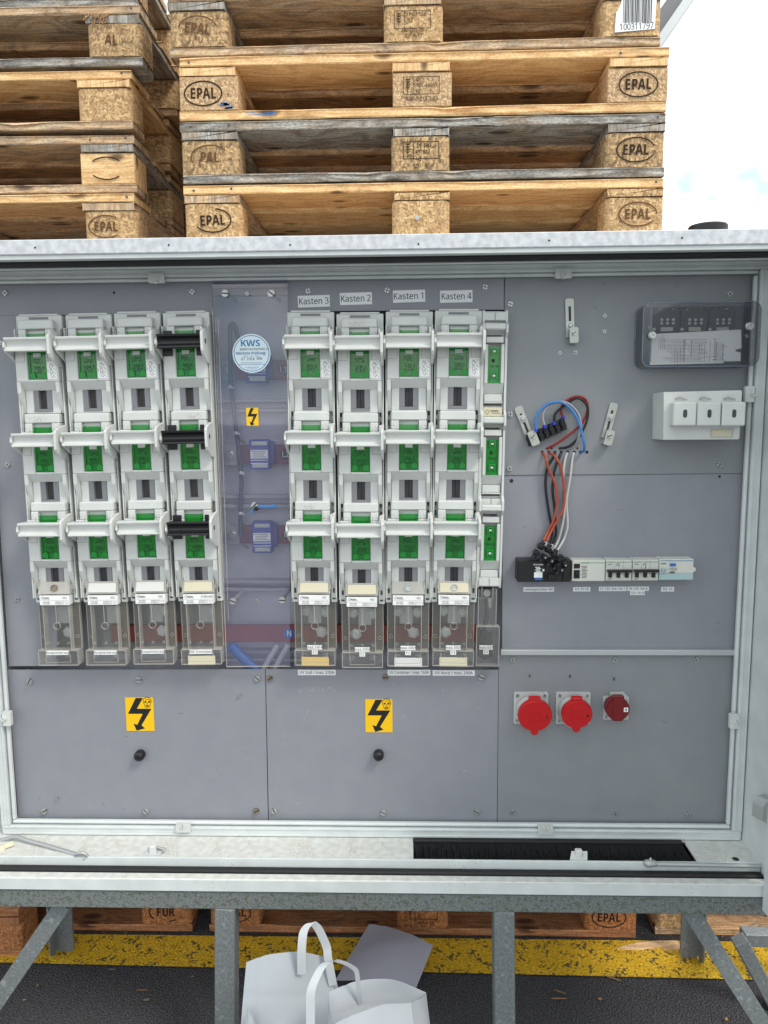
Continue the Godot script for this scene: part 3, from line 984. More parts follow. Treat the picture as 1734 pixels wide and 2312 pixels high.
# the long side looks along +z; origin at the middle of that side's foot
func pallet(label: String, group: String, at: Vector3, turn: float, look: Dictionary) -> Node3D:
	var p := thing("wooden_pallet", label, "pallet", at, group)
	p.rotation.y = turn
	var s: float = look.get("s", 1.03)
	var bh := 0.022 * s
	var kh := 0.078 * s
	var L: float = look.get("len", 1.2)
	var tops: Array = look.tops
	var kb: Array = look.blocks
	var z := 0.0
	var ys := [bh * 0.5, bh + kh * 0.5, bh + kh + bh * 0.5, bh * 2 + kh + bh * 0.5]
	for i in 3:
		var w: float = [0.100, 0.145, 0.100][i]
		var zc: float = [-0.05, -0.4, -0.75][i]
		var o := part("bottom_board", board_mesh(Vector3(L - 0.002 * (rng.randi() % 3), bh - 0.001, w), 0, rng.randi() % 7, 0.0035), look.bottom if i == 0 else M.inner_wood, p)
		o.position = Vector3(rng.randf_range(-0.003, 0.003), ys[0], zc + rng.randf_range(-0.003, 0.002))
		for j in 3:
			var x: float = [-1, 0, 1][j] * (L / 2 - 0.0725)
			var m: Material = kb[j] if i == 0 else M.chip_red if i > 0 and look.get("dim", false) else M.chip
			var bl := part("block", block_mesh(Vector3(0.145, kh - 0.001, w), 0 if m == M.chip_pale or m == M.pine else 1), m, p)
			bl.position = Vector3(x + rng.randf_range(-0.003, 0.003), ys[1], zc + rng.randf_range(-0.003, 0.0))
	for j in 3:
		var x: float = [-1, 0, 1][j] * (L / 2 - 0.0725)
		var o := part("stringer", board_mesh(Vector3(0.143, bh - 0.001, 0.8), 2, rng.randi() % 5), look.cross[j], p)
		o.position = Vector3(x, ys[2], -0.4 + rng.randf_range(-0.002, 0.002))
	if not look.get("dim", false):
		for j in 3:
			var x: float = [-1, 0, 1][j] * (L / 2 - 0.0725)
			for q in [Vector2(-0.045, 0.4), Vector2(0.05, 0.55)]:
				if rng.randf() < 0.45: continue
				var nl := part("nail_head", shape("nail", func(st2): lathe(st2, [Vector2(0.0032, 0), Vector2(0.003, 0.0008), Vector2(0, 0.001)], Vector3.ZERO, Vector3(0, 0, 1), 8)), M.ink_soft, p)
				nl.position = Vector3(x + q.x, ys[3] - bh * 0.5 + q.y * bh, 0.0012)
	for i in 5:
		var w: float = [0.145, 0.1, 0.145, 0.1, 0.145][i]
		var zc: float = [-0.0725, -0.236, -0.4, -0.564, -0.7275][i]
		var o := part("top_board", board_mesh(Vector3(L - 0.002 * (rng.randi() % 3), bh - 0.001, w), 0, rng.randi() % 7, 0.0026), tops[0] if i == 0 else tops[1], p)
		o.position = Vector3(rng.randf_range(-0.003, 0.003), ys[3], zc + rng.randf_range(-0.003, 0.002))
	return p

# the branded oval with its four letters, on the front of a block
func brand(p: Node3D, x: float, s: float, m: Material, a0 := 0.0, a1 := TAU, letters := "EPAL", tilt := 0.0, oval := true, z := 0.0006, y := 0.0) -> void:
	var o := Vector3(x, 0.061 * s + y, z)
	if oval:
		var st := mb()
		ring(st, o, 0.048, 0.030, 0.0031, 0.0004, 44, a0, a1)
		part("brand_oval", st, m, p)
	if letters != "": text(letters, 0.0245, m, p, o + Vector3(-0.0005, 0, 0), bold, tilt, 0.82, "brand_lettering")

func stamp(p: Node3D, lines: Array, m: Material, x0 := 0.0, boxed := true, s := 1.03) -> void:
	var y := 0.061 * s
	if boxed:
		var st := mb()
		for q in [[Vector3(-0.044, 0.028, 0), Vector3(0.044, 0.028, 0)], [Vector3(-0.044, -0.012, 0), Vector3(0.044, -0.012, 0)], [Vector3(-0.044, 0.028, 0), Vector3(-0.044, -0.012, 0)], [Vector3(0.044, 0.028, 0), Vector3(0.044, -0.012, 0)], [Vector3(-0.019, 0.028, 0), Vector3(-0.019, -0.012, 0)]]:
			bar(st, q[0] + Vector3(x0, y, 0.0008), q[1] + Vector3(x0, y, 0.0008), 0.0013, 0.0004)
		# ear of wheat
		bar(st, Vector3(x0 - 0.033, y - 0.010, 0.0008), Vector3(x0 - 0.033, y + 0.025, 0.0008), 0.0015, 0.0004)
		for k in 4:
			for sg in [-1.0, 1.0]:
				bar(st, Vector3(x0 - 0.033, y + 0.002 + k * 0.006, 0.0008), Vector3(x0 - 0.033 + sg * 0.005, y + 0.006 + k * 0.006, 0.0008), 0.0018, 0.0004)
		part("stamp_frame", st, m, p)
	for l in lines: text(l[0], l[3], m, p, Vector3(x0 + l[1], y + l[2], 0.0008), null, 0.0, 0.9, "stamp_lettering")

func all_pallets() -> void:
	rng.seed = 9
	var gR := "pallets of the stack behind the middle of the cabinet"
	var gL := "pallets of the left stack"
	var s := 1.03
	var A := {"tops": [M.aged, M.inner_wood], "cross": [M.grey_wood, M.aged, M.aged], "bottom": M.aged, "blocks": [M.chip_old, M.chip, M.chip], "s": s}
	var Bq := {"tops": [M.pine, M.inner_wood], "cross": [M.pine, M.pine, M.pine], "bottom": M.pine, "blocks": [M.chip_pale, M.chip_pale, M.chip_pale], "s": s}
	var Cq := {"tops": [M.grey_wood, M.aged_dark], "cross": [M.grey_wood, M.grey_wood, M.grey_wood], "bottom": M.grey_wood, "blocks": [M.chip_old, M.chip_old, M.chip_old], "s": s}
	var Dq := {"tops": [M.pine, M.pine_dark], "cross": [M.aged, M.chip, M.chip], "bottom": M.pine, "blocks": [M.chip, M.chip, M.chip], "s": s}
	var base := func(px: Vector3) -> Vector3: return px
	# right stack, from the fourth down to the top one
	var pD := pallet("pallet of golden chip blocks lowest of the middle stack above the cabinet roof", gR, Vector3(0.044, 1.8765, -1.951), 0.004, Dq)
	var pC := pallet("weathered grey pallet third from the top in the middle stack", gR, Vector3(0.042, 2.0283, -1.951), 0.002, Cq)
	var pB := pallet("pale new pallet second from the top with three clear black brand marks", gR, Vector3(0.0428, 2.1792, -1.951), 0.0, Bq)
	var pA := pallet("topmost pallet of the middle stack with a torn barcode label on its right block", gR, Vector3(0.0216, 2.3305, -1.951), -0.004, A)
	var xr := 0.5275
	brand(pB, -xr - 0.012, s, M.burn)
	brand(pB, xr, s, M.burn)
	brand(pC, -xr, s, M.burn_faint, 0.6, 3.6, "PAL", -0.04)
	brand(pC, xr, s, M.burn, 0.3, 5.9)
	brand(pD, -xr, s, M.burn, -2.6, 1.4, "EPAL", 0.03)
	brand(pD, xr + 0.008, s, M.burn_faint, 0.0, 5.6)
	brand(pA, -xr, s, M.burn_faint, 0.2, 3.0, "EPAL", -0.12)
	stamp(pB, [["DE", -0.008, 0.022, 0.0075], ["RPZ 49045", 0.013, 0.009, 0.0085], ["HT", -0.007, -0.006, 0.0085], ["FOR50 013-3-03", 0.0, -0.023, 0.009]], M.burn)
	stamp(pC, [["DE-SN1", 0.008, 0.019, 0.009], ["497827", 0.004, 0.004, 0.009], ["HT", -0.005, -0.013, 0.009], ["121-7-07", 0.0, -0.029, 0.008]], M.burn, 0.0, true)
	stamp(pA, [["IT-03 028", 0.010, 0.020, 0.009], ["HT", -0.006, 0.007, 0.009], ["393/20 1-55", 0.0, -0.016, 0.0085], ["03/-8-10", 0.002, -0.029, 0.009]], M.burn)
	# nail head in the lowest middle block
	var st := mb()
	lathe(st, [Vector2(0.0062, 0), Vector2(0.006, 0.001), Vector2(0, 0.0016)], Vector3(-0.012, 0.062, 0.0))
	part("nail_head", st, M.zinc_dull, pD)
	# streaks of blue paint
	st = mb()
	for i in 9: box(st, Vector3(-xr + 0.048 + rng.randf_range(-0.014, 0.012), 0.034 + rng.randf_range(-0.006, 0.006), 0.0006), Vector3(rng.randf_range(0.008, 0.022), rng.randf_range(0.002, 0.006), 0.0004), 0.0, Basis(Vector3(0, 0, 1), 0.12))
	part("paint_streak", st, M.blue_paint, pB)
	st = mb()
	for i in 7: box(st, Vector3(-xr + 0.13 + rng.randf_range(-0.03, 0.05), 0.0115 + rng.randf_range(-0.004, 0.004), 0.0026), Vector3(rng.randf_range(0.02, 0.04), rng.randf_range(0.0008, 0.002), 0.0004), 0.0, Basis(Vector3(0, 0, 1), rng.randf_range(-0.06, 0.06)))
	part("paint_streak", st, M.blue_paint, pB)
	# barcode label, torn at the left
	var bl := thing("barcode_label", "torn white barcode label stuck on the topmost pallet's right block", "label", pA.position + Vector3(xr, 0.062, 0.001))
	st = mb()
	prism(st, [Vector2(-0.040, -0.032), Vector2(0.056, -0.026), Vector2(0.0585, 0.055), Vector2(-0.022, 0.055), Vector2(-0.028, 0.03), Vector2(-0.038, 0.012)], Vector3.ZERO, Vector3.RIGHT, Vector3.UP, 0.0005, 0.0012)
	part("paper", st, M.paper_label, bl)
	st = mb()
	rng.seed = 31
	var x := -0.021
	while x < 0.046:
		var w := rng.randf_range(0.0007, 0.0026)
		box(st, Vector3(x + w / 2, 0.018, 0.0014), Vector3(w, 0.058, 0.0003))
		x += w + rng.randf_range(0.0008, 0.0022)
	part("barcode", st, M.ink, bl)
	text("100311797", 0.0135, M.ink, bl, Vector3(0.012, -0.0195, 0.0013), null, 0.03, 0.88)
	# left stack, each pallet laid a little askew
	rng.seed = 19
	var lx := func(rx: float) -> float: return rx - 0.6
	var LD := {"tops": [M.pine, M.inner_wood], "cross": [M.aged, M.aged, M.aged], "bottom": M.aged, "blocks": [M.chip, M.chip, M.chip], "s": s}
	var LC := {"tops": [M.aged, M.inner_wood], "cross": [M.aged, M.grey_wood, M.grey_wood], "bottom": M.aged, "blocks": [M.pine, M.pine, M.pine], "s": s}
	var LB := {"tops": [M.pine, M.aged_dark], "cross": [M.pine, M.pine, M.pine], "bottom": M.aged, "blocks": [M.chip, M.chip, M.chip], "s": s}
	var LA := {"tops": [M.aged, M.inner_wood], "cross": [M.aged, M.aged, M.grey_wood], "bottom": M.grey_wood, "blocks": [M.chip, M.chip, M.chip_old], "s": s}
	var z := -2.06
	var qD := pallet("pallet with a branded golden chip block lowest of the left stack above the roof", gL, Vector3(-1.3186, 1.8952, z), 0.012, LD)
	var qC := pallet("left stack pallet with a plain sawn wood corner block", gL, Vector3(-1.316, 2.046, z), 0.022, LC)
	var qB := pallet("left stack pallet with smudged unbranded chip corner block, second from top", gL, Vector3(-1.3162, 2.2049, z), 0.008, LB)
	var qA := pallet("topmost pallet of the left stack with a splintered deck board", gL, Vector3(-1.285, 2.3644, z), 0.016, LA)
	brand(qD, xr - 0.01, s, M.burn_faint, 0.9, 5.4, "EPAL", -0.02)
	brand(qC, xr - 0.005, s, M.burn, 0.7, 2.5, "", 0.0)
	brand(qC, xr - 0.005, s, M.burn, 3.8, 5.5, "", 0.0)
	brand(qA, xr - 0.005, s, M.burn_faint, 0.0, 1.0, "AL", -0.1, false)
	st = mb()
	rng.seed = 8
	for i in 16:
		var o := Vector3(xr - 0.06 + i * 0.0035, 0.125, 0.002)
		bar(st, o, o + Vector3(rng.randf_range(-0.02, 0.008), rng.randf_range(-0.03, -0.01), rng.randf_range(0.002, 0.012)), 0.003, 0.0015)
	tag(part("splinters", st, M.splinter, qA), "", "", "", "stuff")
	# foot of the stacks, seen under the cabinet
	rng.seed = 23
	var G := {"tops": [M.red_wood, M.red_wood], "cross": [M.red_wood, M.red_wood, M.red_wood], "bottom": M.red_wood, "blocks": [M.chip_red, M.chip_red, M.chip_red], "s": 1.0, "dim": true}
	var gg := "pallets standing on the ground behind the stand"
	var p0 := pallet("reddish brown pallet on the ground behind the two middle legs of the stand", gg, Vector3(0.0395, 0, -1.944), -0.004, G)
	var p1 := pallet("reddish brown pallet on the ground behind the left leg, its corner block marked FUR", gg, Vector3(-1.2111, 0, -1.94), 0.008, G)
	var p2 := pallet("reddish brown pallet on the ground at the left edge, nearest of all pallets", gg, Vector3(-1.6396, 0, -1.8196), 0.02, G)
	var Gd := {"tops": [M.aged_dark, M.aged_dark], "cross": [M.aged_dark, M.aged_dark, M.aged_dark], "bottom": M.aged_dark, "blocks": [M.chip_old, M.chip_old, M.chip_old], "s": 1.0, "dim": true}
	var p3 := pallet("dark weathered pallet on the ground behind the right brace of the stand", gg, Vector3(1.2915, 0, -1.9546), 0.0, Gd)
	brand(p0, -xr, 1.0, M.burn)
	brand(p0, xr - 0.008, 1.0, M.burn)
	stamp(p0, [["DE", -0.005, 0.022, 0.008], ["HT", -0.005, -0.005, 0.009], ["147-4 -05", 0.012, -0.024, 0.009]], M.burn, 0.0, true, 1.0)
	brand(p1, xr + 0.0, 1.0, M.burn, 2.4, 3.9, "", 0.0)
	brand(p1, xr + 0.0, 1.0, M.burn, 4.9, 5.4, "FUR", 0.0)
	brand(p3, -xr + 0.02, 1.0, M.burn, 0.0, 1.0, "EP", 0.0, false)
	# brand on the end of the nearest pallet
	st = mb()
	ring(st, Vector3(0.6012, 0.061, -0.05), 0.040, 0.028, 0.0026, 0.0006, 40, 0.0, TAU, Vector3(0, 0, -1), Vector3.UP)
	part("brand_oval", st, M.burn, p2)
	var tt := text("EPAL", 0.021, M.burn, p2, Vector3(0.6014, 0.061, -0.05), null, 0.0, 0.9, "brand_lettering")
	tt.basis = Basis(Vector3.UP, PI / 2) * tt.basis
	# the row behind, seen through the openings
	var behind := ["pallet in the row behind, seen through the topmost pallet of the middle stack", "pallet in the row behind, seen through the pale new pallet", "pallet in the row behind, seen through the weathered grey pallet", "pallet in the row behind, seen through the lowest golden pallet", "pallet in the row behind the topmost pallet of the left stack", "pallet in the row behind the second pallet of the left stack", "pallet in the row behind the left stack's plain corner block", "pallet in the row behind the lowest pallet of the left stack"]
	for i in 8:
		var n: Node3D = [pA, pB, pC, pD, qA, qB, qC, qD][i]
		var e := n.duplicate() as Node3D
		for ch in e.get_children():
			if ch.name.begins_with("nail") or ch.name.begins_with("brand") or ch.name.begins_with("stamp") or ch.name.begins_with("paint") or ch.name.begins_with("nail") or ch.name.begins_with("splinters"): ch.free()
		e.name = numbered("wooden_pallet")
		add_child(e)
		e.position = n.position + Vector3(-0.16, 0.27, -0.86)
		tag(e, behind[i], "pallet", "pallets of the row behind")
	for i in 4:
		var n: Node3D = [pA, qA, pA, qA][i]
		var e := n.duplicate() as Node3D
		for ch in e.get_children():
			if ch.name.begins_with("brand") or ch.name.begins_with("stamp") or ch.name.begins_with("splinters"): ch.free()
		e.name = numbered("wooden_pallet")
		add_child(e)
		e.position = n.position + [Vector3(0.006, 0.1485, -0.004), Vector3(-0.01, 0.1485, -0.006), Vector3(-0.15, 0.4185, -0.865), Vector3(-0.15, 0.4185, -0.865)][i]
		e.rotation.y += 0.006
		tag(e, ["pallet cut off by the top of the picture, on the one with the barcode label", "pallet cut off by the top of the picture, on the left stack", "highest pallet in the row behind the middle stack", "highest pallet in the row behind the left stack"][i], "pallet", [gR, gL, "pallets of the row behind", "pallets of the row behind"][i])
	# second tiers of the ground stacks, hidden by the cabinet but for their undersides
	for i in 2:
		var n: Node3D = [p0, p1][i]
		var e := n.duplicate() as Node3D
		for ch in e.get_children():
			if ch.name.begins_with("brand") or ch.name.begins_with("stamp"): ch.free()
		e.name = numbered("wooden_pallet")
		add_child(e)
		e.position = n.position + Vector3(0.004, 0.1445, -0.004)
		tag(e, ["pallet lying on the reddish pallet behind the two middle legs", "pallet lying on the reddish pallet marked FUR"][i], "pallet", gg)

# ---------------------------------------------------------------- fuse switch strips
func shape(key: String, make: Callable) -> ArrayMesh:
	if not cache.has(key):
		var st := mb()
		make.call(st)
		st.generate_normals()
		cache[key] = st.commit()
	return cache[key]

const YZx := Vector3(0, 0, 1)

# polygon given as (z, y), extruded along x from x0 to x1
func yz(st: SurfaceTool, pts: Array, x0: float, x1: float, smooth := -1) -> void:
	prism(st, pts, Vector3.ZERO, Vector3(0, 0, 1), Vector3(0, 1, 0), -x0, -x1, smooth)

func cover_shape(st: SurfaceTool) -> void:
	# upper block with its window cut out
	face(st, 0, 0.0440, 0.0744, 0.0200, 0.0, 0.030, 0.0025)
	for sg in [-1.0, 1.0]: face(st, sg * 0.0287, 0.0250, 0.0170, 0.0178, 0.0, 0.0300, 0.0012)
	face(st, 0, 0.0250, 0.0400, 0.0175, 0.0, 0.0215)
	# front plate round the green window
	for sg in [-1.0, 1.0]: face(st, sg * 0.0328, -0.0290, 0.0250, 0.0894, 0.006, 0.0335, 0.0014)
	face(st, 0, -0.0716, 0.0400, 0.0042, 0.010, 0.0333, 0.0006)
	# hood under the plate
	yz(st, [Vector2(0.033, -0.0738), Vector2(0.0172, -0.0911), Vector2(0.006, -0.0911), Vector2(0.006, -0.0738)], -0.0372, 0.0372)
	for sg in [-1.0, 1.0]:
		yz(st, [Vector2(0.0333, -0.0739), Vector2(0.0325, -0.096), Vector2(0.012, -0.139), Vector2(0.0, -0.139), Vector2(0.0, -0.0739)], sg * 0.0374, sg * 0.0452)

func contact_shape(st: SurfaceTool) -> void:
	for sg in [-1.0, 1.0]: face(st, sg * 0.0283, -0.1135, 0.0170, 0.0470, 0.0, 0.0160, 0.0010)
	face(st, 0, -0.1380, 0.0736, 0.0030, 0.0, 0.0158, 0.0006)

func slot_plate_shape(st: SurfaceTool) -> void:
	for sg in [-1.0, 1.0]: face(st, sg * 0.0141, -0.1100, 0.0112, 0.0400, 0.0, 0.0165, 0.0004)
	face(st, 0, -0.1333, 0.0394, 0.0062, 0.0, 0.0172, 0.0004)

func slot_cheek_shape(st: SurfaceTool) -> void:
	for sg in [-1.0, 1.0]: face(st, sg * 0.0044, -0.1080, 0.0078, 0.0470, 0.0, 0.0070 + sg * 0.0006)

func handle_shape(st: SurfaceTool) -> void:
	yz(st, [Vector2(0.048, 0.0136), Vector2(0.0700, 0.0142), Vector2(0.0712, 0.0128), Vector2(0.0706, 0.0098), Vector2(0.0655, 0.0080), Vector2(0.0620, 0.0045), Vector2(0.0608, 0.0), Vector2(0.0620, -0.0045), Vector2(0.0655, -0.0080), Vector2(0.0706, -0.0098), Vector2(0.0712, -0.0128), Vector2(0.0700, -0.0142), Vector2(0.048, -0.0136), Vector2(0.045, 0.0)], -0.0470, 0.0440)

func lever_shape(st: SurfaceTool) -> void:
	yz(st, [Vector2(0.026, 0.030), Vector2(0.050, 0.0255), Vector2(0.060, 0.0235), Vector2(0.0742, 0.0180), Vector2(0.0765, 0.0145), Vector2(0.0765, -0.020), Vector2(0.0720, -0.0270), Vector2(0.046, -0.0420), Vector2(0.024, -0.0440), Vector2(0.024, -0.022), Vector2(0.030, 0.0)], 0.0447, 0.0500)
	face(st, 0.0425, 0.0205, 0.0040, 0.0170, 0.030, 0.060, 0.001)

func left_arm_shape(st: SurfaceTool) -> void:
	yz(st, [Vector2(0.020, 0.012), Vector2(0.052, 0.0130), Vector2(0.066, 0.006), Vector2(0.068, -0.004), Vector2(0.060, -0.0140), Vector2(0.040, -0.0240), Vector2(0.020, -0.034)], -0.0520, -0.0475)

func rails_shape(st: SurfaceTool) -> void:
	pass

func strips() -> void:
	var pos := [[-0.7713, 1.6623], [-0.6656, 1.6629], [-0.5623, 1.6653], [-0.4588, 1.6650], [-0.1966, 1.6628], [-0.0937, 1.6581], [0.0093, 1.6613], [0.1116, 1.6622]]
	var tilt := [0.006, 0.007, 0.010, 0.013, -0.004, -0.003, -0.008, -0.014]
	var labels := ["white fuse switch strip at the far left, label Hauptsicherung, plate VE3 with a screw above", "white fuse switch strip labelled Hauptsicherung, second from the left edge", "white fuse switch strip labelled Hauptsicherung beside the strip with black handles", "white fuse switch strip with three black handles, labelled NH-Trennleiste",
		"white fuse switch strip right of the clear cover sheet with a yellow bottom card", "white fuse switch strip labelled F2, no bottom card, right of the yellow card one", "white fuse switch strip labelled F1 with a pure white bottom card", "white fuse switch strip labelled F4 left of the narrow strip"]
	var plates := ["VE3", "VE3", "VE3", "VTSR1000", "VE2", "VE3", "VE2", "VE2"]
	var tags := [["Hauptsicherung"], ["Hauptsicherung"], ["Hauptsicherung"], ["NH-Trennleiste"], ["max.160A", "F3"], ["max.150A", "F2"], ["max.160A", "F1"], ["max.100A", "F4"]]
	var cards := [null, null, null, M.card_cream, M.card_yellow, null, M.card_white, M.card_cream]
	var upper := [null, M.card_white, M.card_white, M.card_cream, M.card_cream, M.card_cream, null, M.card_cream]
	var prints := [["DIN 3", "DIN 3", "DIN 3"], ["DIN 3", "DIN 3", "DIN 2"], ["DIN 2", "DIN 2", "DIN 2"], ["000A", "1000A", "1000A"], ["DIN 2", "DIN 2", "DIN 2"], ["DIN 2", "500V", "500V"], ["DIN 2", "DIN 2", "DIN 2"], ["DIN 2", "DIN 2", "DIN 2"]]
	var body := [[0, 1, 1], [1, 1, 0], [1, 1, 1], [2, 2, 2], [0, 0, 1], [1, 1, 1], [2, 1, 1], [0, 0, 1]]
	for i in 8: strip(i, Vector3(pos[i][0], pos[i][1], -1.605), tilt[i], labels[i], plates[i], tags[i], cards[i], upper[i], prints[i], body[i])
	# dark sheet added behind each group to paint in the shade between strips
	for q in [[-0.822, -0.405], [-0.248, 0.190]]:
		var st := mb()
		span(st, Vector3(q[0], 1.045, -1.6235), Vector3(q[1], 1.655, -1.6215), 0.0)
		wpart("dark_gap_sheet", st, M.dark_in, get_node("distribution_cabinet"))
	narrow_strip()

func strip(n: int, at: Vector3, tilt: float, label: String, plate_text: String, tags: Array, card, upper, prints: Array, body: Array) -> void:
	var o := thing("fuse_switch_strip", label, "fuse switch", at, "fuse switch strips")
	o.rotation.z = tilt
	var black := n == 3
	var e := -0.6178
	# backbone
	part("base_housing", shape("base", func(st):
		face(st, 0, -0.036, 0.0980, 0.068, -0.012, 0.012, 0.0015)
		face(st, 0, -0.0008, 0.0820, 0.0036, -0.012, 0.0135, 0.0006)
		face(st, 0, e * 0.5 - 0.036, 0.0900, -e - 0.074, -0.012, 0.0, 0.0)), M.plastic, o)
	part("top_slot", shape("topslot", func(st): face(st, 0, -0.0078, 0.0420, 0.0050, 0.011, 0.0123)), M.plastic_grey, o)
	for sg in [-1.0, 1.0]:
		var rl := part("side_rail", shape("rail%f" % sg, func(st):
			face(st, sg * 0.0480, e * 0.5 - 0.010, 0.0022, -e - 0.040, -0.010, 0.024, 0.0005)
			face(st, sg * 0.0456, e * 0.5 - 0.010, 0.0020, -e - 0.040, -0.010, 0.0195, 0.0005)), M.plastic, o)
		part("rail_groove", shape("groove%f" % sg, func(st): face(st, sg * 0.0468, e * 0.5 - 0.010, 0.0006, -e - 0.042, -0.010, 0.015)), M.slot, rl)
	# three switch covers
	for row in 3:
		var ym: float = [-0.0673, -0.2610, -0.4502][row]
		var cv := part("switch_cover", shape("cover", cover_shape), M.plastic, o)
		cv.position = Vector3(rng.randf_range(-0.0005, 0.0005), ym + rng.randf_range(-0.0009, 0.0009), rng.randf_range(-0.001, 0.001))
		cv.rotation = Vector3(rng.randf_range(-0.008, 0.008), rng.randf_range(-0.006, 0.006), rng.randf_range(-0.003, 0.003))
		if [n, row] in [[4, 2], [3, 1], [5, 0], [0, 1]]:
			var sm := mb()
			for k in 46: box(sm, Vector3(rng.randfn(0.012 if n == 3 else -0.008, 0.009), rng.randfn(0.042, 0.0032), 0.0301), Vector3(rng.randf_range(0.0004, 0.0022), rng.randf_range(0.0003, 0.0008), 0.0002), 0.0, Basis(Vector3(0, 0, 1), rng.randf_range(-1, 1)))
			tag(part("grime", sm, M.grime, cv), "", "", "", "stuff")
		part("handle", shape("handle", handle_shape), M.black if black else M.plastic, cv)
		part("lever", shape("lever", lever_shape), M.plastic, cv)
		part("lever_arm", shape("larm", left_arm_shape), M.plastic, cv)
		var w := part("window", shape("window", func(st):
			face(st, 0, -0.0215, 0.0398, 0.0950, 0.0245, 0.0265)
			for sg in [-1.0, 1.0]: face(st, sg * 0.0180, -0.0215, 0.0034, 0.0950, 0.0266, 0.0292, 0.0004)
			face(st, 0, -0.0675, 0.0330, 0.0030, 0.0266, 0.0286, 0.0003)), M.green_glass, cv)
		for sg in [-1.0, 1.0]:
			part("window_tab", shape("wtab%f" % sg, func(st): prism(st, [Vector2(-0.006, -0.0065), Vector2(0.006, -0.0065), Vector2(0.006, 0.001), Vector2(0.003, 0.005), Vector2(-0.003, 0.005), Vector2(-0.006, 0.001)], Vector3(sg * 0.0118, -0.0600, 0.0266), Vector3.RIGHT, Vector3.UP, 0.0, 0.003)), M.green_tab, cv)
		part("window_catch", shape("wcatch", func(st): face(st, 0, -0.0185, 0.0160, 0.0080, 0.0266, 0.0300, 0.0006)), M.plastic, cv)
		# fuse behind the window
		var f := part("fuse", shape("fuse", func(st): prism(st, rrect(0.0330, 0.080, 0.004, 3), Vector3(0.0005, -0.022, 0), Vector3.RIGHT, Vector3.UP, 0.0, 0.0205)), [M.fuse_body, M.fuse_dark, M.fuse_yellow][body[row]], cv)
		text(prints[row], 0.0062, M.ink, cv, Vector3(0.002, -0.0455, 0.0268))
		var small := part("fuse_print", shape("fprint%d" % (n % 3), func(st):
			var rg := RandomNumberGenerator.new()
			rg.seed = n % 3
			for k in 7:
				var x := -0.011
				while x < 0.009:
					var ww := rg.randf_range(0.001, 0.004)
					if rg.randf() < 0.62: face(st, x + ww / 2, -0.0275 - k * 0.0026 + (0.0 if k < 4 else -0.0125), ww, 0.0012, 0.0266, 0.0268)
					x += ww + 0.0008), M.ink, cv)
		# pads where the handle is hinged
		for sg in [-1.0, 1.0]:
			if black: part("hinge_pad", shape("padb%f" % sg, func(st): face(st, sg * 0.0345, -0.0010, 0.0190, 0.0520, 0.0336, 0.0362, 0.0006)), M.black, cv)
			else: part("hinge_pad", shape("pad%f" % sg, func(st):
				for q in [[0.0250, -0.0045, 0.0005, 0.0560], [0.0345, -0.0325, 0.0190, 0.0005], [0.0375, 0.0236, 0.0130, 0.0005]]: face(st, sg * q[0], q[1], q[2], q[3], 0.0334, 0.0337)), M.seam, cv)
		part("recess_outline", shape("rout", func(st):
			for q in [[0, 0.0343, 0.0404, 0.0005], [-0.0202, 0.0240, 0.0005, 0.0200], [0.0202, 0.0240, 0.0005, 0.0200]]: face(st, q[0], q[1], q[2], q[3], 0.0299, 0.0302)), M.seam, cv)
		if not black and row == 0:
			var sk := part("picture_sticker", shape("sticker", func(st): prism(st, rrect(0.0200, 0.0360, 0.002, 3), Vector3(0.0318, -0.0505, 0.0336), Vector3.RIGHT, Vector3.UP, 0.0, 0.0003)), M.print_white, cv)
			part("picture_lines", shape("stline", sticker_lines), M.ink_soft, sk)
		if black:
			part("lever_hole", shape("lvhole", func(st): prism(st, disc(0.0042, 14, 0.0055), Vector3(0.0502, 0.0, 0.058), Vector3(0, 0, -1), Vector3.UP, 0.0, 0.0003)), M.ink, cv)
		var cb := part("contact_block", shape("contact", contact_shape), M.plastic, cv)
		part("slot_plate", shape("slotp", slot_plate_shape), M.plastic_grey, cb)
		part("slot_cheek", shape("slotc", slot_cheek_shape), M.slot, cb)
		part("slot_back", shape("slotb", func(st): face(st, 0, -0.1080, 0.0190, 0.0490, 0.0, 0.0030)), M.ink, cb)
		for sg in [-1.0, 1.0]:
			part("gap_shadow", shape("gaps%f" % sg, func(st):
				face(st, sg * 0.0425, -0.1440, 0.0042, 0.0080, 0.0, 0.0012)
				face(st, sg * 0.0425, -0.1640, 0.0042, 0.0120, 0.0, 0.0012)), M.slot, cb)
	# lower end: clear terminal cover with its cards
	var tc := part("terminal_cover", shape("tcover", func(st):
		var y0 := -0.6185
		var y1 := -0.7245
		var y2 := -0.7571
		face(st, 0, (y0 + y1) / 2, 0.0560, y0 - y1, 0.0220, 0.0235)
		face(st, 0, (y1 + y2) / 2, 0.0860, y1 - y2, 0.0260, 0.0275)
		face(st, 0, y2 + 0.001, 0.0860, 0.002, 0.0, 0.0259)), M.clear, o)
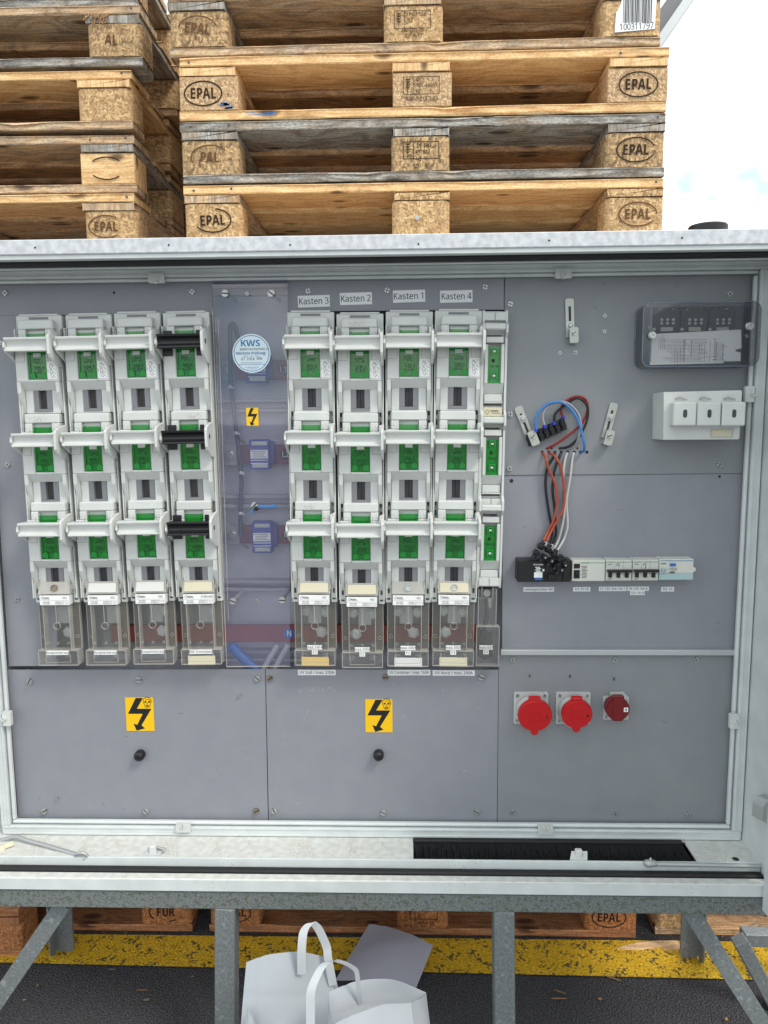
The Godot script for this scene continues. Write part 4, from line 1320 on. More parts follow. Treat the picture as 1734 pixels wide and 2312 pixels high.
	part("cover_edge", shape("tedge", func(st):
		var y0 := -0.6185
		var y1 := -0.7245
		var y2 := -0.7571
		for sg in [-1.0, 1.0]:
			face(st, sg * 0.0288, (y0 + y1) / 2, 0.0016, y0 - y1, 0.006, 0.0238)
			face(st, sg * 0.0438, (y1 + y2) / 2, 0.0016, y1 - y2, 0.0, 0.0278)
			face(st, sg * 0.0452, (y0 + y1) / 2, 0.0014, y0 - y1, 0.0, 0.0080)
			face(st, sg * 0.0270, (y1 + y2) / 2 + 0.002, 0.0010, 0.024, 0.0276, 0.0284)
		face(st, 0, y1, 0.0880, 0.0016, 0.0060, 0.0278)
		face(st, 0, y2, 0.0880, 0.0016, 0.0276, 0.0290)
		face(st, 0, (y1 + y2) / 2 - 0.010, 0.0540, 0.0010, 0.0276, 0.0284)
		ring(st, Vector3(0.0005, (y0 + y1) / 2 + 0.002, 0.0236), 0.0082, 0.0082, 0.0012, 0.0020, 20)
		ring(st, Vector3(0.0, y1 + 0.016, 0.0236), 0.0026, 0.0026, 0.0008, 0.0016, 12)
		for sg in [-1.0, 1.0]:
			ring(st, Vector3(sg * 0.0235, y1 + 0.016, 0.0236), 0.0026, 0.0026, 0.0008, 0.0016, 12)
			ring(st, Vector3(sg * 0.0375, y1 + 0.028, 0.0081), 0.0040, 0.0040, 0.0008, 0.0012, 14)
			ring(st, Vector3(sg * 0.0220, (y1 + y2) / 2 + 0.006, 0.0276), 0.0044, 0.0044, 0.0008, 0.0008, 14)
		face(st, 0.0, y0 - 0.024, 0.0012, 0.046, 0.0236, 0.0246)), M.clear_edge, tc)
	for sg in [-1.0, 1.0]:
		part("cover_wing", shape("twing%f" % sg, func(st):
			var y0 := -0.6185
			var y1 := -0.7245
			face(st, sg * 0.0370, (y0 + y1) / 2, 0.0150, y0 - y1, 0.0060, 0.0080)), M.clear_side, tc)
	# bolts and bars seen through it
	for q in [[-0.022, -0.6434, 0.0092], [0.022, -0.6453, 0.0088], [0.012 if n % 2 == 0 else -0.016, -0.6913, 0.0098]]:
		if n < 4 and q[0] < 0.0: continue
		var bt := part("terminal_bolt", shape("tbolt%f" % q[2], func(st): lathe(st, [Vector2(q[2] * 1.35, 0), Vector2(q[2] * 1.35, 0.0015), Vector2(q[2], 0.0016), Vector2(q[2], 0.006), Vector2(q[2] * 0.8, 0.007), Vector2(0, 0.007)], Vector3.ZERO, Vector3(0, 0, 1), 6 if q[2] > 0.009 else 18)), M.zinc_dull, o)
		bt.position = Vector3(q[0], q[1], -0.004)
	part("terminal_backing", shape("tback", func(st): face(st, 0, -0.6937, 0.0860, 0.140, -0.072, -0.070)), M.plastic_grey, o)
	part("terminal_bar", shape("tbar%d" % (n % 2), func(st): face(st, -0.004 + 0.008 * (n % 2), -0.6547, 0.030, 0.040, -0.020, -0.016, 0.001)), M.zinc_dull, o)
	# housing ends beside the cards
	var yc := -0.5844
	var yp := -0.6116
	part("end_ears", shape("ears", func(st):
		for sg in [-1.0, 1.0]:
			face(st, sg * 0.0425, -0.5988, 0.0130, 0.042, -0.010, 0.012, 0.001)
			face(st, sg * 0.0300, -0.5672, 0.0040, 0.0120, 0.0, 0.0180)), M.plastic, o)
	part("ear_slot", shape("earslot", func(st):
		for sg in [-1.0, 1.0]:
			face(st, sg * 0.0430, -0.5938, 0.0060, 0.0110, 0.011, 0.0122)
			face(st, sg * 0.0418, -0.6116, 0.0070, 0.0040, 0.011, 0.0122)), M.slot, o)
	var cl := part("card_lid", shape("clid", func(st):
		box(st, Vector3(0, yc, 0.0230), Vector3(0.0700, 0.0270, 0.0020), 0.0, Basis(Vector3.RIGHT, -0.35))
		for sg in [-1.0, 1.0]: face(st, sg * 0.0345, yc + 0.002, 0.0016, 0.030, 0.0, 0.0260)), M.clear_edge, o)
	if upper != null:
		part("card", shape("ucard", func(st): box(st, Vector3(0, yc, 0.0250), Vector3(0.0610, 0.0200, 0.0004), 0.0, Basis(Vector3.RIGHT, -0.35))), upper, cl)
	if n in [0, 6, 7]:
		var sb := part("lid_screw", shape("lidscrew", func(st):
			lathe(st, [Vector2(0.0075, 0), Vector2(0.0075, 0.003), Vector2(0.006, 0.003), Vector2(0.0055, 0.001), Vector2(0, 0.001)], Vector3(0, yc, 0.0245), Vector3(0, 0.25, 0.97).normalized())), M.zinc_dull if n > 0 else M.rusty, cl)
	var rp := part("rating_plate", shape("rplate", func(st): face(st, -0.0005, yp, 0.0660, 0.0215, 0.0, 0.0268, 0.0008)), M.print_white, o)
	text(plate_text, 0.0042, M.ink, rp, Vector3(0.0225 - (0.004 if plate_text.length() > 4 else 0.0), yp + 0.0052, 0.0269))
	text("WEBER", 0.0028, M.ink, rp, Vector3(-0.0185, yp + 0.0056, 0.0269), bold)
	part("print", shape("rprint", func(st):
		bar(st, Vector3(-0.0300, yp + 0.0056, 0.0270), Vector3(-0.0265, yp + 0.0091, 0.0270), 0.0006, 0.0002)
		bar(st, Vector3(-0.0300, yp + 0.0056, 0.0270), Vector3(-0.0265, yp + 0.0021, 0.0270), 0.0006, 0.0002)
		bar(st, Vector3(-0.0230, yp + 0.0056, 0.0270), Vector3(-0.0265, yp + 0.0091, 0.0270), 0.0006, 0.0002)
		bar(st, Vector3(-0.0230, yp + 0.0056, 0.0270), Vector3(-0.0265, yp + 0.0021, 0.0270), 0.0006, 0.0002)
		face(st, -0.0160, yp + 0.0030, 0.0130, 0.0007, 0.0268, 0.0270)
		face(st, 0.0, yp - 0.0002, 0.0640, 0.0003, 0.0268, 0.0270)
		ring(st, Vector3(0.0270, yp - 0.0052, 0.0269), 0.0046, 0.0022, 0.0005, 0.0001, 16)), M.ink_soft, rp)
	text("AC22-690V", 0.0021, M.ink_soft, rp, Vector3(-0.0185, yp - 0.0072, 0.0269))
	text("400A 500V" if n > 3 else "630A 690V", 0.0021, M.ink_soft, rp, Vector3(-0.0185, yp - 0.0036, 0.0269))
	text("VDE0660 T107", 0.0021, M.ink_soft, rp, Vector3(0.0110, yp - 0.0036, 0.0269))
	text("IEC408 947-3", 0.0021, M.ink_soft, rp, Vector3(0.0100, yp - 0.0072, 0.0269))
	if card != null:
		part("bottom_card", shape("bcard", func(st): face(st, 0.0005, -0.7484, 0.0600, 0.0205, 0.0279, 0.0283)), card, tc)
	# glued label strips
	for k in tags.size():
		var yl: float = [-0.7162, -0.7272][k]
		if n < 4: yl = -0.7287
		var wl: float = [0.0325, 0.0125][k] if n > 3 else 0.050
		var lb := part("label_strip", shape("lstrip%f%f" % [wl, yl], func(st): face(st, 0.0, yl, wl, 0.0098, 0.0288, 0.0292)), M.print_white, tc)
		text(tags[k], 0.0056 if n > 3 else 0.0052, M.ink_soft if n < 4 else M.ink, lb, Vector3(0, yl + 0.0002, 0.0293), serif, 0.0, 0.95)

func sticker_lines(st: SurfaceTool) -> void:
	var o := Vector3(0.0318, -0.0505, 0.0340)
	for q in [[-0.004, 0.014, 0.004, 0.008], [-0.005, 0.008, -0.001, 0.014], [-0.001, 0.014, 0.003, 0.010], [0.003, 0.010, -0.002, 0.002], [-0.002, 0.002, -0.005, 0.008], [-0.002, 0.003, 0.002, -0.004], [0.002, -0.004, -0.003, -0.008], [-0.003, -0.008, -0.004, -0.002], [-0.004, -0.002, -0.002, 0.003], [0.0, -0.006, 0.004, -0.012], [0.004, -0.012, 0.001, -0.016], [0.001, -0.016, -0.003, -0.010], [0.004, 0.016, 0.008, 0.012], [0.004, 0.004, 0.009, -0.001], [0.003, -0.003, 0.008, -0.008], [0.005, -0.013, 0.008, -0.015], [-0.0085, 0.002, -0.0085, -0.004]]:
		bar(st, o + Vector3(q[0], q[1], 0), o + Vector3(q[2], q[3], 0), 0.0006, 0.0002)

func narrow_strip() -> void:
	var at := Vector3(0.1867, 1.6591, -1.605)
	var o := thing("fuse_switch_strip", "narrow fuse switch strip with green windows beside the Kasten 4 strip, labelled F5", "fuse switch", at, "fuse switch strips")
	o.rotation.z = -0.0135
	var st := mb()
	var L := -0.585
	face(st, 0, L / 2, 0.0470, -L, -0.012, 0.002, 0.001)
	for yq in [-0.012, -0.2215, -0.4, -0.572]:
		for sg in [-1.0, 1.0]: face(st, sg * 0.0115, yq, 0.0222, 0.0170, 0.0, 0.0150, 0.001)
	part("base_housing", st, M.plastic, o)
	for sg in [-1.0, 1.0]:
		st = mb()
		var x: float = sg * 0.0238
		yz(st, [Vector2(0.0, 0.0), Vector2(0.014, 0.0), Vector2(0.016, -0.022), Vector2(0.030, -0.030), Vector2(0.030, -0.046), Vector2(0.017, -0.056), Vector2(0.017, -0.205), Vector2(0.030, -0.215), Vector2(0.030, -0.236), Vector2(0.017, -0.246), Vector2(0.017, -0.385), Vector2(0.030, -0.395), Vector2(0.030, -0.415), Vector2(0.017, -0.426), Vector2(0.016, -0.555), Vector2(0.010, -0.585), Vector2(0.0, -0.585)], x - 0.002, x + 0.0025)
		part("side_arm", st, M.plastic, o)
	for row in 3:
		var y: float = [-0.034, -0.2255, -0.4095][row]
		var cv := part("switch_cover", shape("ncover", func(st2):
			face(st2, 0, -0.026, 0.0360, 0.0120, 0.0, 0.0220, 0.001)
			for sg in [-1.0, 1.0]: face(st2, sg * 0.0170, -0.075, 0.0068, 0.0800, 0.0, 0.0200, 0.001)
			yz(st2, [Vector2(0.020, -0.115), Vector2(0.006, -0.136), Vector2(0.0, -0.136), Vector2(0.0, -0.115)], -0.0205, 0.0205)
			face(st2, 0, -0.1445, 0.0380, 0.0150, 0.0, 0.0120, 0.001)
			face(st2, 0, -0.1540, 0.0390, 0.0030, 0.0, 0.0150, 0.0006)), M.plastic, o)
		cv.position.y = y
		part("handle", shape("nhandle", func(st2): face(st2, 0, 0.0, 0.0430, 0.0130, 0.022, 0.0310, 0.0025)), M.plastic, cv)
		part("window", shape("nwindow", func(st2):
			face(st2, 0, -0.0775, 0.0270, 0.0745, 0.012, 0.0150)
			for sg in [-1.0, 1.0]: face(st2, sg * 0.0120, -0.0775, 0.0030, 0.0745, 0.0151, 0.0175, 0.0004)
			face(st2, 0, -0.1120, 0.0210, 0.0060, 0.0151, 0.0172)
			face(st2, 0, -0.0440, 0.0160, 0.0030, 0.0151, 0.0175)), M.green_glass, cv)
		for yy in [-0.049, -0.099]:
			part("window_tab", shape("nntab%f" % yy, func(st2):
				for q in [[-0.0055, 0.0, 0.0022, 0.0120], [0.0055, 0.0, 0.0022, 0.0120], [0.0, 0.006, 0.0130, 0.0022]]: face(st2, q[0], yy + q[1], q[2], q[3], 0.0151, 0.0180)), M.green_tab, cv)
			part("indicator", shape("nind%f" % yy, func(st2): face(st2, 0, yy, 0.0052, 0.0038, 0.0151, 0.0178)), M.card_white, cv)
		part("fuse", shape("nfuse", func(st2): face(st2, 0, -0.0775, 0.0250, 0.070, 0.002, 0.0100)), M.fuse_dark, cv)
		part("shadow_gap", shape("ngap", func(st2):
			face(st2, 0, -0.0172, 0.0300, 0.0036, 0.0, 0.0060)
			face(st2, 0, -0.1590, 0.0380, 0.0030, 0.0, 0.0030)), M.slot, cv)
		text("DIN 00", 0.0042, M.ink, cv, Vector3(0, -0.080, 0.0153))
		part("indicator_dot", shape("ndot", func(st2): prism(st2, disc(0.0036, 16), Vector3(-0.002, -0.068, 0.0151), Vector3.RIGHT, Vector3.UP, 0.0, 0.0003)), M.ink, cv)
		var tl: Vector3 = Vector3.ZERO
	st = mb()
	face(st, -0.001, -0.2080, 0.0400, 0.0190, 0.0, 0.0158, 0.0006)
	var np := part("name_plate", st, M.card_cream, o)
	text("WEBER", 0.0036, M.ink, np, Vector3(0.003, -0.2060, 0.0159), bold)
	st = mb()
	for q in [[-0.0165, 0.0, -0.0120, 0.0045], [-0.0165, 0.0, -0.0120, -0.0045], [-0.0075, 0.0, -0.0120, 0.0045], [-0.0075, 0.0, -0.0120, -0.0045]]:
		bar(st, Vector3(q[0], -0.208 + q[1], 0.0160), Vector3(q[2], -0.208 + q[3], 0.0160), 0.0007, 0.0002)
	face(st, 0.006, -0.2105, 0.0180, 0.0010, 0.0158, 0.0160)
	part("print", st, M.ink, np)
	# clear terminal cover
	var y0 := -0.588
	var y1 := -0.670
	var y2 := -0.758
	st = mb()
	face(st, -0.002, (y0 + y1) / 2, 0.0380, y0 - y1, 0.008, 0.0095)
	face(st, 0.0, (y1 + y2) / 2, 0.0480, y1 - y2, 0.016, 0.0175)
	var tc := part("terminal_cover", st, M.clear, o)
	st = mb()
	for sg in [-1.0, 1.0]:
		face(st, -0.002 + sg * 0.0195, (y0 + y1) / 2, 0.0014, y0 - y1, 0.0, 0.0098)
		face(st, sg * 0.0245, (y1 + y2) / 2, 0.0014, y1 - y2, 0.0, 0.0178)
	face(st, 0, y1, 0.0490, 0.0014, 0.0, 0.0178)
	face(st, 0, y2, 0.0490, 0.0014, 0.0, 0.0178)
	part("cover_edge", st, M.clear_edge, tc)
	st = mb()
	lathe(st, [Vector2(0.0085, 0), Vector2(0.0085, 0.004), Vector2(0.007, 0.0055), Vector2(0, 0.0055)], Vector3(-0.003, -0.600, -0.004))
	part("terminal_bolt", st, M.zinc, o)
	st = mb()
	for q in [[-0.012, -0.612, 0.022, 0.003], [-0.013, -0.600, 0.003, 0.026], [0.011, -0.600, 0.003, 0.026], [0.004, -0.622, 0.010, 0.022]]: face(st, q[0], q[1], q[2], q[3], -0.008, -0.004, 0.0005)
	part("terminal_clip", st, M.brass_zinc, o)
	st = mb()
	tube(st, curve([Vector3(-0.004, -0.612, -0.002), Vector3(-0.002, -0.650, 0.0), Vector3(-0.010, -0.690, 0.002), Vector3(-0.014, -0.720, -0.002)], 5), 0.0042)
	part("cable", st, M.cable_grey, o)
	st = mb()
	prism(st, [Vector2(-0.022, -0.680), Vector2(0.012, -0.690), Vector2(0.014, -0.745), Vector2(-0.004, -0.752), Vector2(-0.020, -0.742)], Vector3(0, 0, -0.006), Vector3.RIGHT, Vector3.UP, 0.0, 0.002)
	part("terminal_backing", st, M.slot, o)
	for q in [["max.63A", -0.716, 0.0300], ["F5", -0.7265, 0.0120]]:
		st = mb()
		face(st, -0.0035, q[1], q[2], 0.0096, 0.0178, 0.0182)
		var lb := part("label_strip", st, M.card_white, tc)
		text(q[0], 0.0056, M.ink, lb, Vector3(-0.0035, q[1], 0.0183), serif)

# ---------------------------------------------------------------- bay between the strips
func bay() -> void:
	# things on the mounting plate, at 1.74 m
	for q in [[Vector3(-0.3449, 1.7266, -1.71), 0.024], [Vector3(-0.3525, 1.4711, -1.71), 0.030], [Vector3(-0.359, 1.2533, -1.71), 0.030], [Vector3(-0.3545, 1.0561, -1.71), 0.026], [Vector3(-0.3594, 0.8871, -1.71), 0.028]]:
		var o: Vector3 = q[0]
		var t := world_thing("mounting_rail", ["top grey channel rail behind the clear cover", "grey channel rail behind the small lightning sticker", "grey channel rail behind the blue wire seal", "grey channel rail behind the two lower cover bolts", "lowest grey channel rail behind the clear cover above the blue cable"][rail_no], "rail", o, "channel rails in the open bay")
		rail_no += 1
		var st := mb()
		var h: float = q[1]
		face(st, 0, h / 2 - 0.004, 0.36, 0.008, -0.03, 0.014, 0.001)
		face(st, 0, -h / 2 + 0.004, 0.36, 0.008, -0.03, 0.014, 0.001)
		face(st, 0, 0, 0.36, h - 0.018, -0.03, 0.0)
		part("channel", st, M.back_plate, t)
	var nm := ["L1", "L2", "L3", "N"]
	var bb := [[-0.3207, 1.5499, 0.175, 0.0441], [-0.3219, 1.3602, 0.1795, 0.0453], [-0.3224, 1.1765, 0.1828, 0.0424], [-0.257, 0.9514, 0.8522, 0.0408]]
	for i in 4:
		var q: Array = bb[i]
		var t := world_thing("busbar", ["dark red copper busbar marked L1, highest in the open bay", "dark red copper busbar marked L2 in the open bay", "dark red copper busbar marked L3 in the open bay", "long dark red neutral busbar marked N at the bottom of the bay"][i], "busbar", Vector3(q[0], q[1], -1.70 if i < 3 else -1.665), "copper busbars")
		var st := mb()
		face(st, 0, 0, q[2], q[3], -0.008, 0.0, 0.001)
		part("bar", st, M.copper, t)
		var mk := Vector3(-0.2767 - q[0] + 0.004, 0.0, 0.0004)
		if i == 3: mk.x = -0.2687 - q[0]
		st = mb()
		prism(st, disc(0.0125, 20), mk + Vector3(0, 0, -0.0002), Vector3.RIGHT, Vector3.UP, 0.0, 0.0005)
		var mt := part("phase_marker", st, M.ink if i < 3 else M.cable_blue, t)
		text(nm[i], 0.0125, M.paper_label, mt, mk + Vector3(0, 0, 0.0004))
		if i < 3:
			var ex: float = -0.3981 - q[0]
			st = mb()
			face(st, ex, 0.0, 0.030, q[3] + 0.002, 0.0004, 0.005, 0.001)
			part("tinned_end", st, M.zinc_dull, t)
			st = mb()
			lathe(st, [Vector2(0.0125, 0), Vector2(0.0125, 0.002), Vector2(0.0095, 0.002), Vector2(0.0095, 0.009), Vector2(0.008, 0.010), Vector2(0, 0.010)], Vector3(ex, 0, 0.005), Vector3(0, 0, 1), 6)
			part("bolt", st, M.zinc, t)
	var ct := [[-0.3274, 1.5407, 0.0456, 0.0467], [-0.327, 1.3618, 0.0452, 0.0669], [-0.3261, 1.1742, 0.0458, 0.0718]]
	ct[0] = [ct[0][0], ct[0][1] + 0.012, ct[0][2], 0.065]
	for i in 3:
		var q: Array = ct[i]
		var t := world_thing("current_transformer", ["blue current transformer half hidden behind the round test sticker", "blue current transformer on the L2 busbar", "blue current transformer on the L3 busbar"][i], "transformer", Vector3(q[0], q[1], -1.698), "blue current transformers")
		var st := mb()
		var h: float = q[3]
		var w: float = q[2]
		face(st, 0, 0, w, h, 0.0, 0.030, 0.002)
		face(st, w * 0.5 + 0.004, 0.004, 0.0085, h - 0.016, 0.0, 0.016, 0.001)
		part("case", st, M.ct_blue, t)
		st = mb()
		face(st, 0, 0.001, w * 0.86, 0.019, 0.0301, 0.0306)
		face(st, 0, -0.0125, w * 0.86, 0.0016, 0.0301, 0.0306)
		face(st, 0, -0.0195, w * 0.86, 0.0016, 0.0301, 0.0306)
		var pl2 := part("data_plate", st, M.paper_label, t)
		st = mb()
		for k in 4: face(st, -0.002 + 0.002 * (k % 2), 0.0075 - k * 0.0042, w * (0.72 - 0.08 * (k % 3)), 0.0013, 0.0306, 0.0309)
		part("print", st, M.ink, pl2)
		st = mb()
		for sg in [-1.0, 1.0]:
			for k in 2: lathe(st, [Vector2(0.0040, 0), Vector2(0.0040, 0.002), Vector2(0, 0.003)], Vector3(-0.006 + k * 0.014, sg * (h * 0.5 - 0.0085), 0.030), Vector3(0, 0, 1), 10)
			face(st, 0.001, sg * (h * 0.5 - 0.0085), 0.034, 0.0085, 0.0301, 0.0310)
		part("terminals", st, M.zinc_dull, t)
	# cables
	wire("cable_bundle", "dark grey cable bundle tied in three places in the open bay", "cable", [Vector3(-0.3692, 1.6131, -1.685), Vector3(-0.3764, 1.6452, -1.685), Vector3(-0.3845, 1.6492, -1.685), Vector3(-0.3871, 1.6333, -1.685), Vector3(-0.3882, 1.5872, -1.685), Vector3(-0.3893, 1.5165, -1.685), Vector3(-0.386, 1.4757, -1.685), Vector3(-0.3815, 1.4244, -1.685), Vector3(-0.3776, 1.3831, -1.685), Vector3(-0.3738, 1.3353, -1.685), Vector3(-0.3724, 1.2997, -1.685), Vector3(-0.3762, 1.2472, -1.685), Vector3(-0.3779, 1.2048, -1.685), Vector3(-0.3784, 1.1771, -1.685)], 0.0052, M.cable_grey, "")
	for q in [Vector3(-0.3879, 1.5126, -1.676), Vector3(-0.3772, 1.4107, -1.676), Vector3(-0.3691, 1.3212, -1.676), Vector3(-0.3729, 1.2297, -1.676)]:
		pass
	for q in [["grey lead running to the lower terminal of the L3 transformer", [Vector3(-0.3761, 1.2147, -1.68), Vector3(-0.3776, 1.1808, -1.68), Vector3(-0.373, 1.1595, -1.68), Vector3(-0.3596, 1.1471, -1.68)]], ["grey lead running to the upper terminal of the L3 transformer", [Vector3(-0.3751, 1.2274, -1.68), Vector3(-0.3721, 1.2062, -1.68), Vector3(-0.3591, 1.1981, -1.68)]], ["grey lead running to the L2 transformer's upper terminal", [Vector3(-0.3775, 1.4141, -1.68), Vector3(-0.3719, 1.3956, -1.68), Vector3(-0.3606, 1.3889, -1.68)]], ["grey lead running to the L2 transformer's lower terminal", [Vector3(-0.3761, 1.3605, -1.68), Vector3(-0.3714, 1.3439, -1.68), Vector3(-0.3591, 1.3371, -1.68)]]]:
		wire("lead", q[0], "wire", q[1], 0.0022, M.cable_grey, "leads of the current transformers")
	for i in 4:
		var q: Vector3 = [Vector3(-0.3883, 1.5127, -1.678), Vector3(-0.3777, 1.4106, -1.678), Vector3(-0.3695, 1.3211, -1.678), Vector3(-0.3734, 1.2295, -1.678)][i]
		var st := mb()
		ring(st, q, 0.0070, 0.0070, 0.0014, 0.004, 14, 0.0, TAU, Vector3.RIGHT, Vector3(0, 0, 1))
		box(st, q + Vector3(0.0, 0.0, 0.007), Vector3(0.008, 0.006, 0.004), 0.001)
		tag(part("cable_tie", st, M.card_white), ["white cable tie highest on the bundle, left of the small lightning sticker", "white cable tie on the bundle above the L2 bar", "white cable tie on the bundle below the L2 bar", "lowest white cable tie on the bundle above the L3 bar"][i], "cable tie", "cable ties in the bay")
	wire("cable_lug_tail", "fat bright blue cable leaving the bay at the bottom left", "cable", [Vector3(-0.4024, 0.9272, -1.66), Vector3(-0.3882, 0.9075, -1.66), Vector3(-0.3675, 0.8868, -1.66), Vector3(-0.3385, 0.8572, -1.66)], 0.0125, M.cable_blue, "")
	wire("grey_cable", "left of two grey cables at the bottom of the bay", "cable", [Vector3(-0.294, 0.9272, -1.66), Vector3(-0.3073, 0.9054, -1.66), Vector3(-0.3207, 0.8836, -1.66), Vector3(-0.3319, 0.8616, -1.66)], 0.0070, M.back_plate, "grey cables at the bottom of the bay")
	wire("grey_cable", "right of two grey cables at the bottom of the bay", "cable", [Vector3(-0.2707, 0.9273, -1.66), Vector3(-0.2829, 0.9055, -1.66), Vector3(-0.2951, 0.8836, -1.66), Vector3(-0.3059, 0.8617, -1.66)], 0.0070, M.back_plate, "grey cables at the bottom of the bay")
	# clear cover in front
	var cv := world_thing("clear_cover_sheet", "large clear plastic cover sheet with bolts between the two groups of fuse strips", "cover", Vector3(-0.3469, 0.8949, -1.6))
	var st := mb()
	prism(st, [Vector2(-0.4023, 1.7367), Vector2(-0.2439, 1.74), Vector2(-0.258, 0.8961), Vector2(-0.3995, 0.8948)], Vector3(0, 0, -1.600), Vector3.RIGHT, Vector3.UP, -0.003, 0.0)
	wpart("sheet", st, M.bay_reflection_tint, cv)
	st = mb()
	bar(st, Vector3(-0.4034, 1.6682, -1.6), Vector3(-0.3995, 0.8948, -1.6), 0.0016, 0.004)
	bar(st, Vector3(-0.3995, 0.8948, -1.6), Vector3(-0.258, 0.8961, -1.6), 0.0016, 0.004)
	bar(st, Vector3(-0.3924, 1.6502, -1.602), Vector3(-0.3924, 1.0003, -1.602), 0.0014, 0.003)
	bar(st, Vector3(-0.3992, 1.6504, -1.603), Vector3(-0.3996, 1.0001, -1.603), 0.0008, 0.003)
	wpart("sheet_edge", st, M.clear_edge, cv)
	for q in [Vector3(-0.3747, 1.701, -1.598), Vector3(-0.278, 1.6998, -1.598), Vector3(-0.3797, 1.0443, -1.598), Vector3(-0.2717, 1.0466, -1.598)]:
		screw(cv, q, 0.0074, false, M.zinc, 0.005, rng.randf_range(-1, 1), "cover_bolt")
		st = mb()
		tube(st, [q + Vector3(0, 0, -0.006), Vector3(q.x, q.y, -1.695)], 0.0042, 10)
		wpart("spacer", st, M.back_plate, cv)
	for q in [Vector3(-0.3282, 1.6999, -1.598), Vector3(-0.3244, 1.0462, -1.598), Vector3(-0.3262, 1.2555, -1.598)]:
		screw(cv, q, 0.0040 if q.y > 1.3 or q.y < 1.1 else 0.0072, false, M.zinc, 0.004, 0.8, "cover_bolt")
	wire("wire_seal", "blue wire seal knotted at a bolt on the clear cover", "seal", [Vector3(-0.3345, 1.2369, -1.594), Vector3(-0.3307, 1.2429, -1.594), Vector3(-0.3226, 1.2499, -1.594), Vector3(-0.3145, 1.2522, -1.594), Vector3(-0.3026, 1.2518, -1.594), Vector3(-0.2886, 1.2533, -1.594), Vector3(-0.2825, 1.2567, -1.594), Vector3(-0.2796, 1.2547, -1.594), Vector3(-0.2836, 1.2521, -1.594), Vector3(-0.2985, 1.2538, -1.594), Vector3(-0.3174, 1.2548, -1.594)], 0.0017, M.wire_blue, "")
	st = mb()
	lathe(st, [Vector2(0.0052, 0), Vector2(0.0052, 0.004), Vector2(0.004, 0.005), Vector2(0, 0.005)], Vector3(-0.3217, 1.2492, -1.594))
	part("bead", st, M.black, get_node("wire_seal"))
	# small lightning sticker and the round test sticker
	lightning("warning_sticker", "small yellow lightning sticker on the clear cover, the smallest of three", Vector3(-0.3255, 1.4453, -1.5985), 0.0261, 0.0379, false)
	var ks := thing("test_sticker", "round pale blue inspection sticker with the letters KWS", "sticker", Vector3(-0.3235, 1.5778, -1.5985))
	var R := 0.0404
	st = mb()
	prism(st, disc(R, 48), Vector3.ZERO, Vector3.RIGHT, Vector3.UP, 0.0, 0.0005)
	part("disc", st, M.sticker, ks)
	st = mb()
	ring(st, Vector3(0, 0, 0.0005), R * 0.93, R * 0.93, R * 0.035, 0.0002, 56)
	part("rim", st, M.teal, ks)
	text("KWS", R * 0.32, M.teal, ks, Vector3(-R * 0.05, R * 0.52, 0.0006), bold, 0.0, 1.15)
	text("elektrosicherheit.nl", R * 0.125, M.ink, ks, Vector3(R * 0.14, R * 0.22, 0.0006))
	text("Nächste Prüfung:", R * 0.135, M.text_blue, ks, Vector3(-0.001, R * 0.01, 0.0006), bold)
	text("Monat      Jahr      Prüfer", R * 0.05, M.text_blue, ks, Vector3(0, -R * 0.14, 0.0006))
	text("07  2024  NW", R * 0.135, M.ink, ks, Vector3(0, -R * 0.28, 0.0006), null, 0.02)
	for i in 4: text(["Prüfung nach DGUV Vorschrift 3", "ortsfester und ortsveränderlicher Geräte", "info elektrosicherheit", "Tel. 040 655 05"][i], R * 0.055, M.text_blue, ks, Vector3(0, -R * [0.48, 0.57, 0.71, 0.80][i], 0.0006))

var rail_no := 0

func wire(called: String, label: String, cat: String, pts: Array, r: float, m: Material, group: String) -> MeshInstance3D:
	var st := mb()
	tube(st, curve(pts, 6), r, 8)
	var o := part(called, st, m)
	tag(o, label, cat, group)
	return o

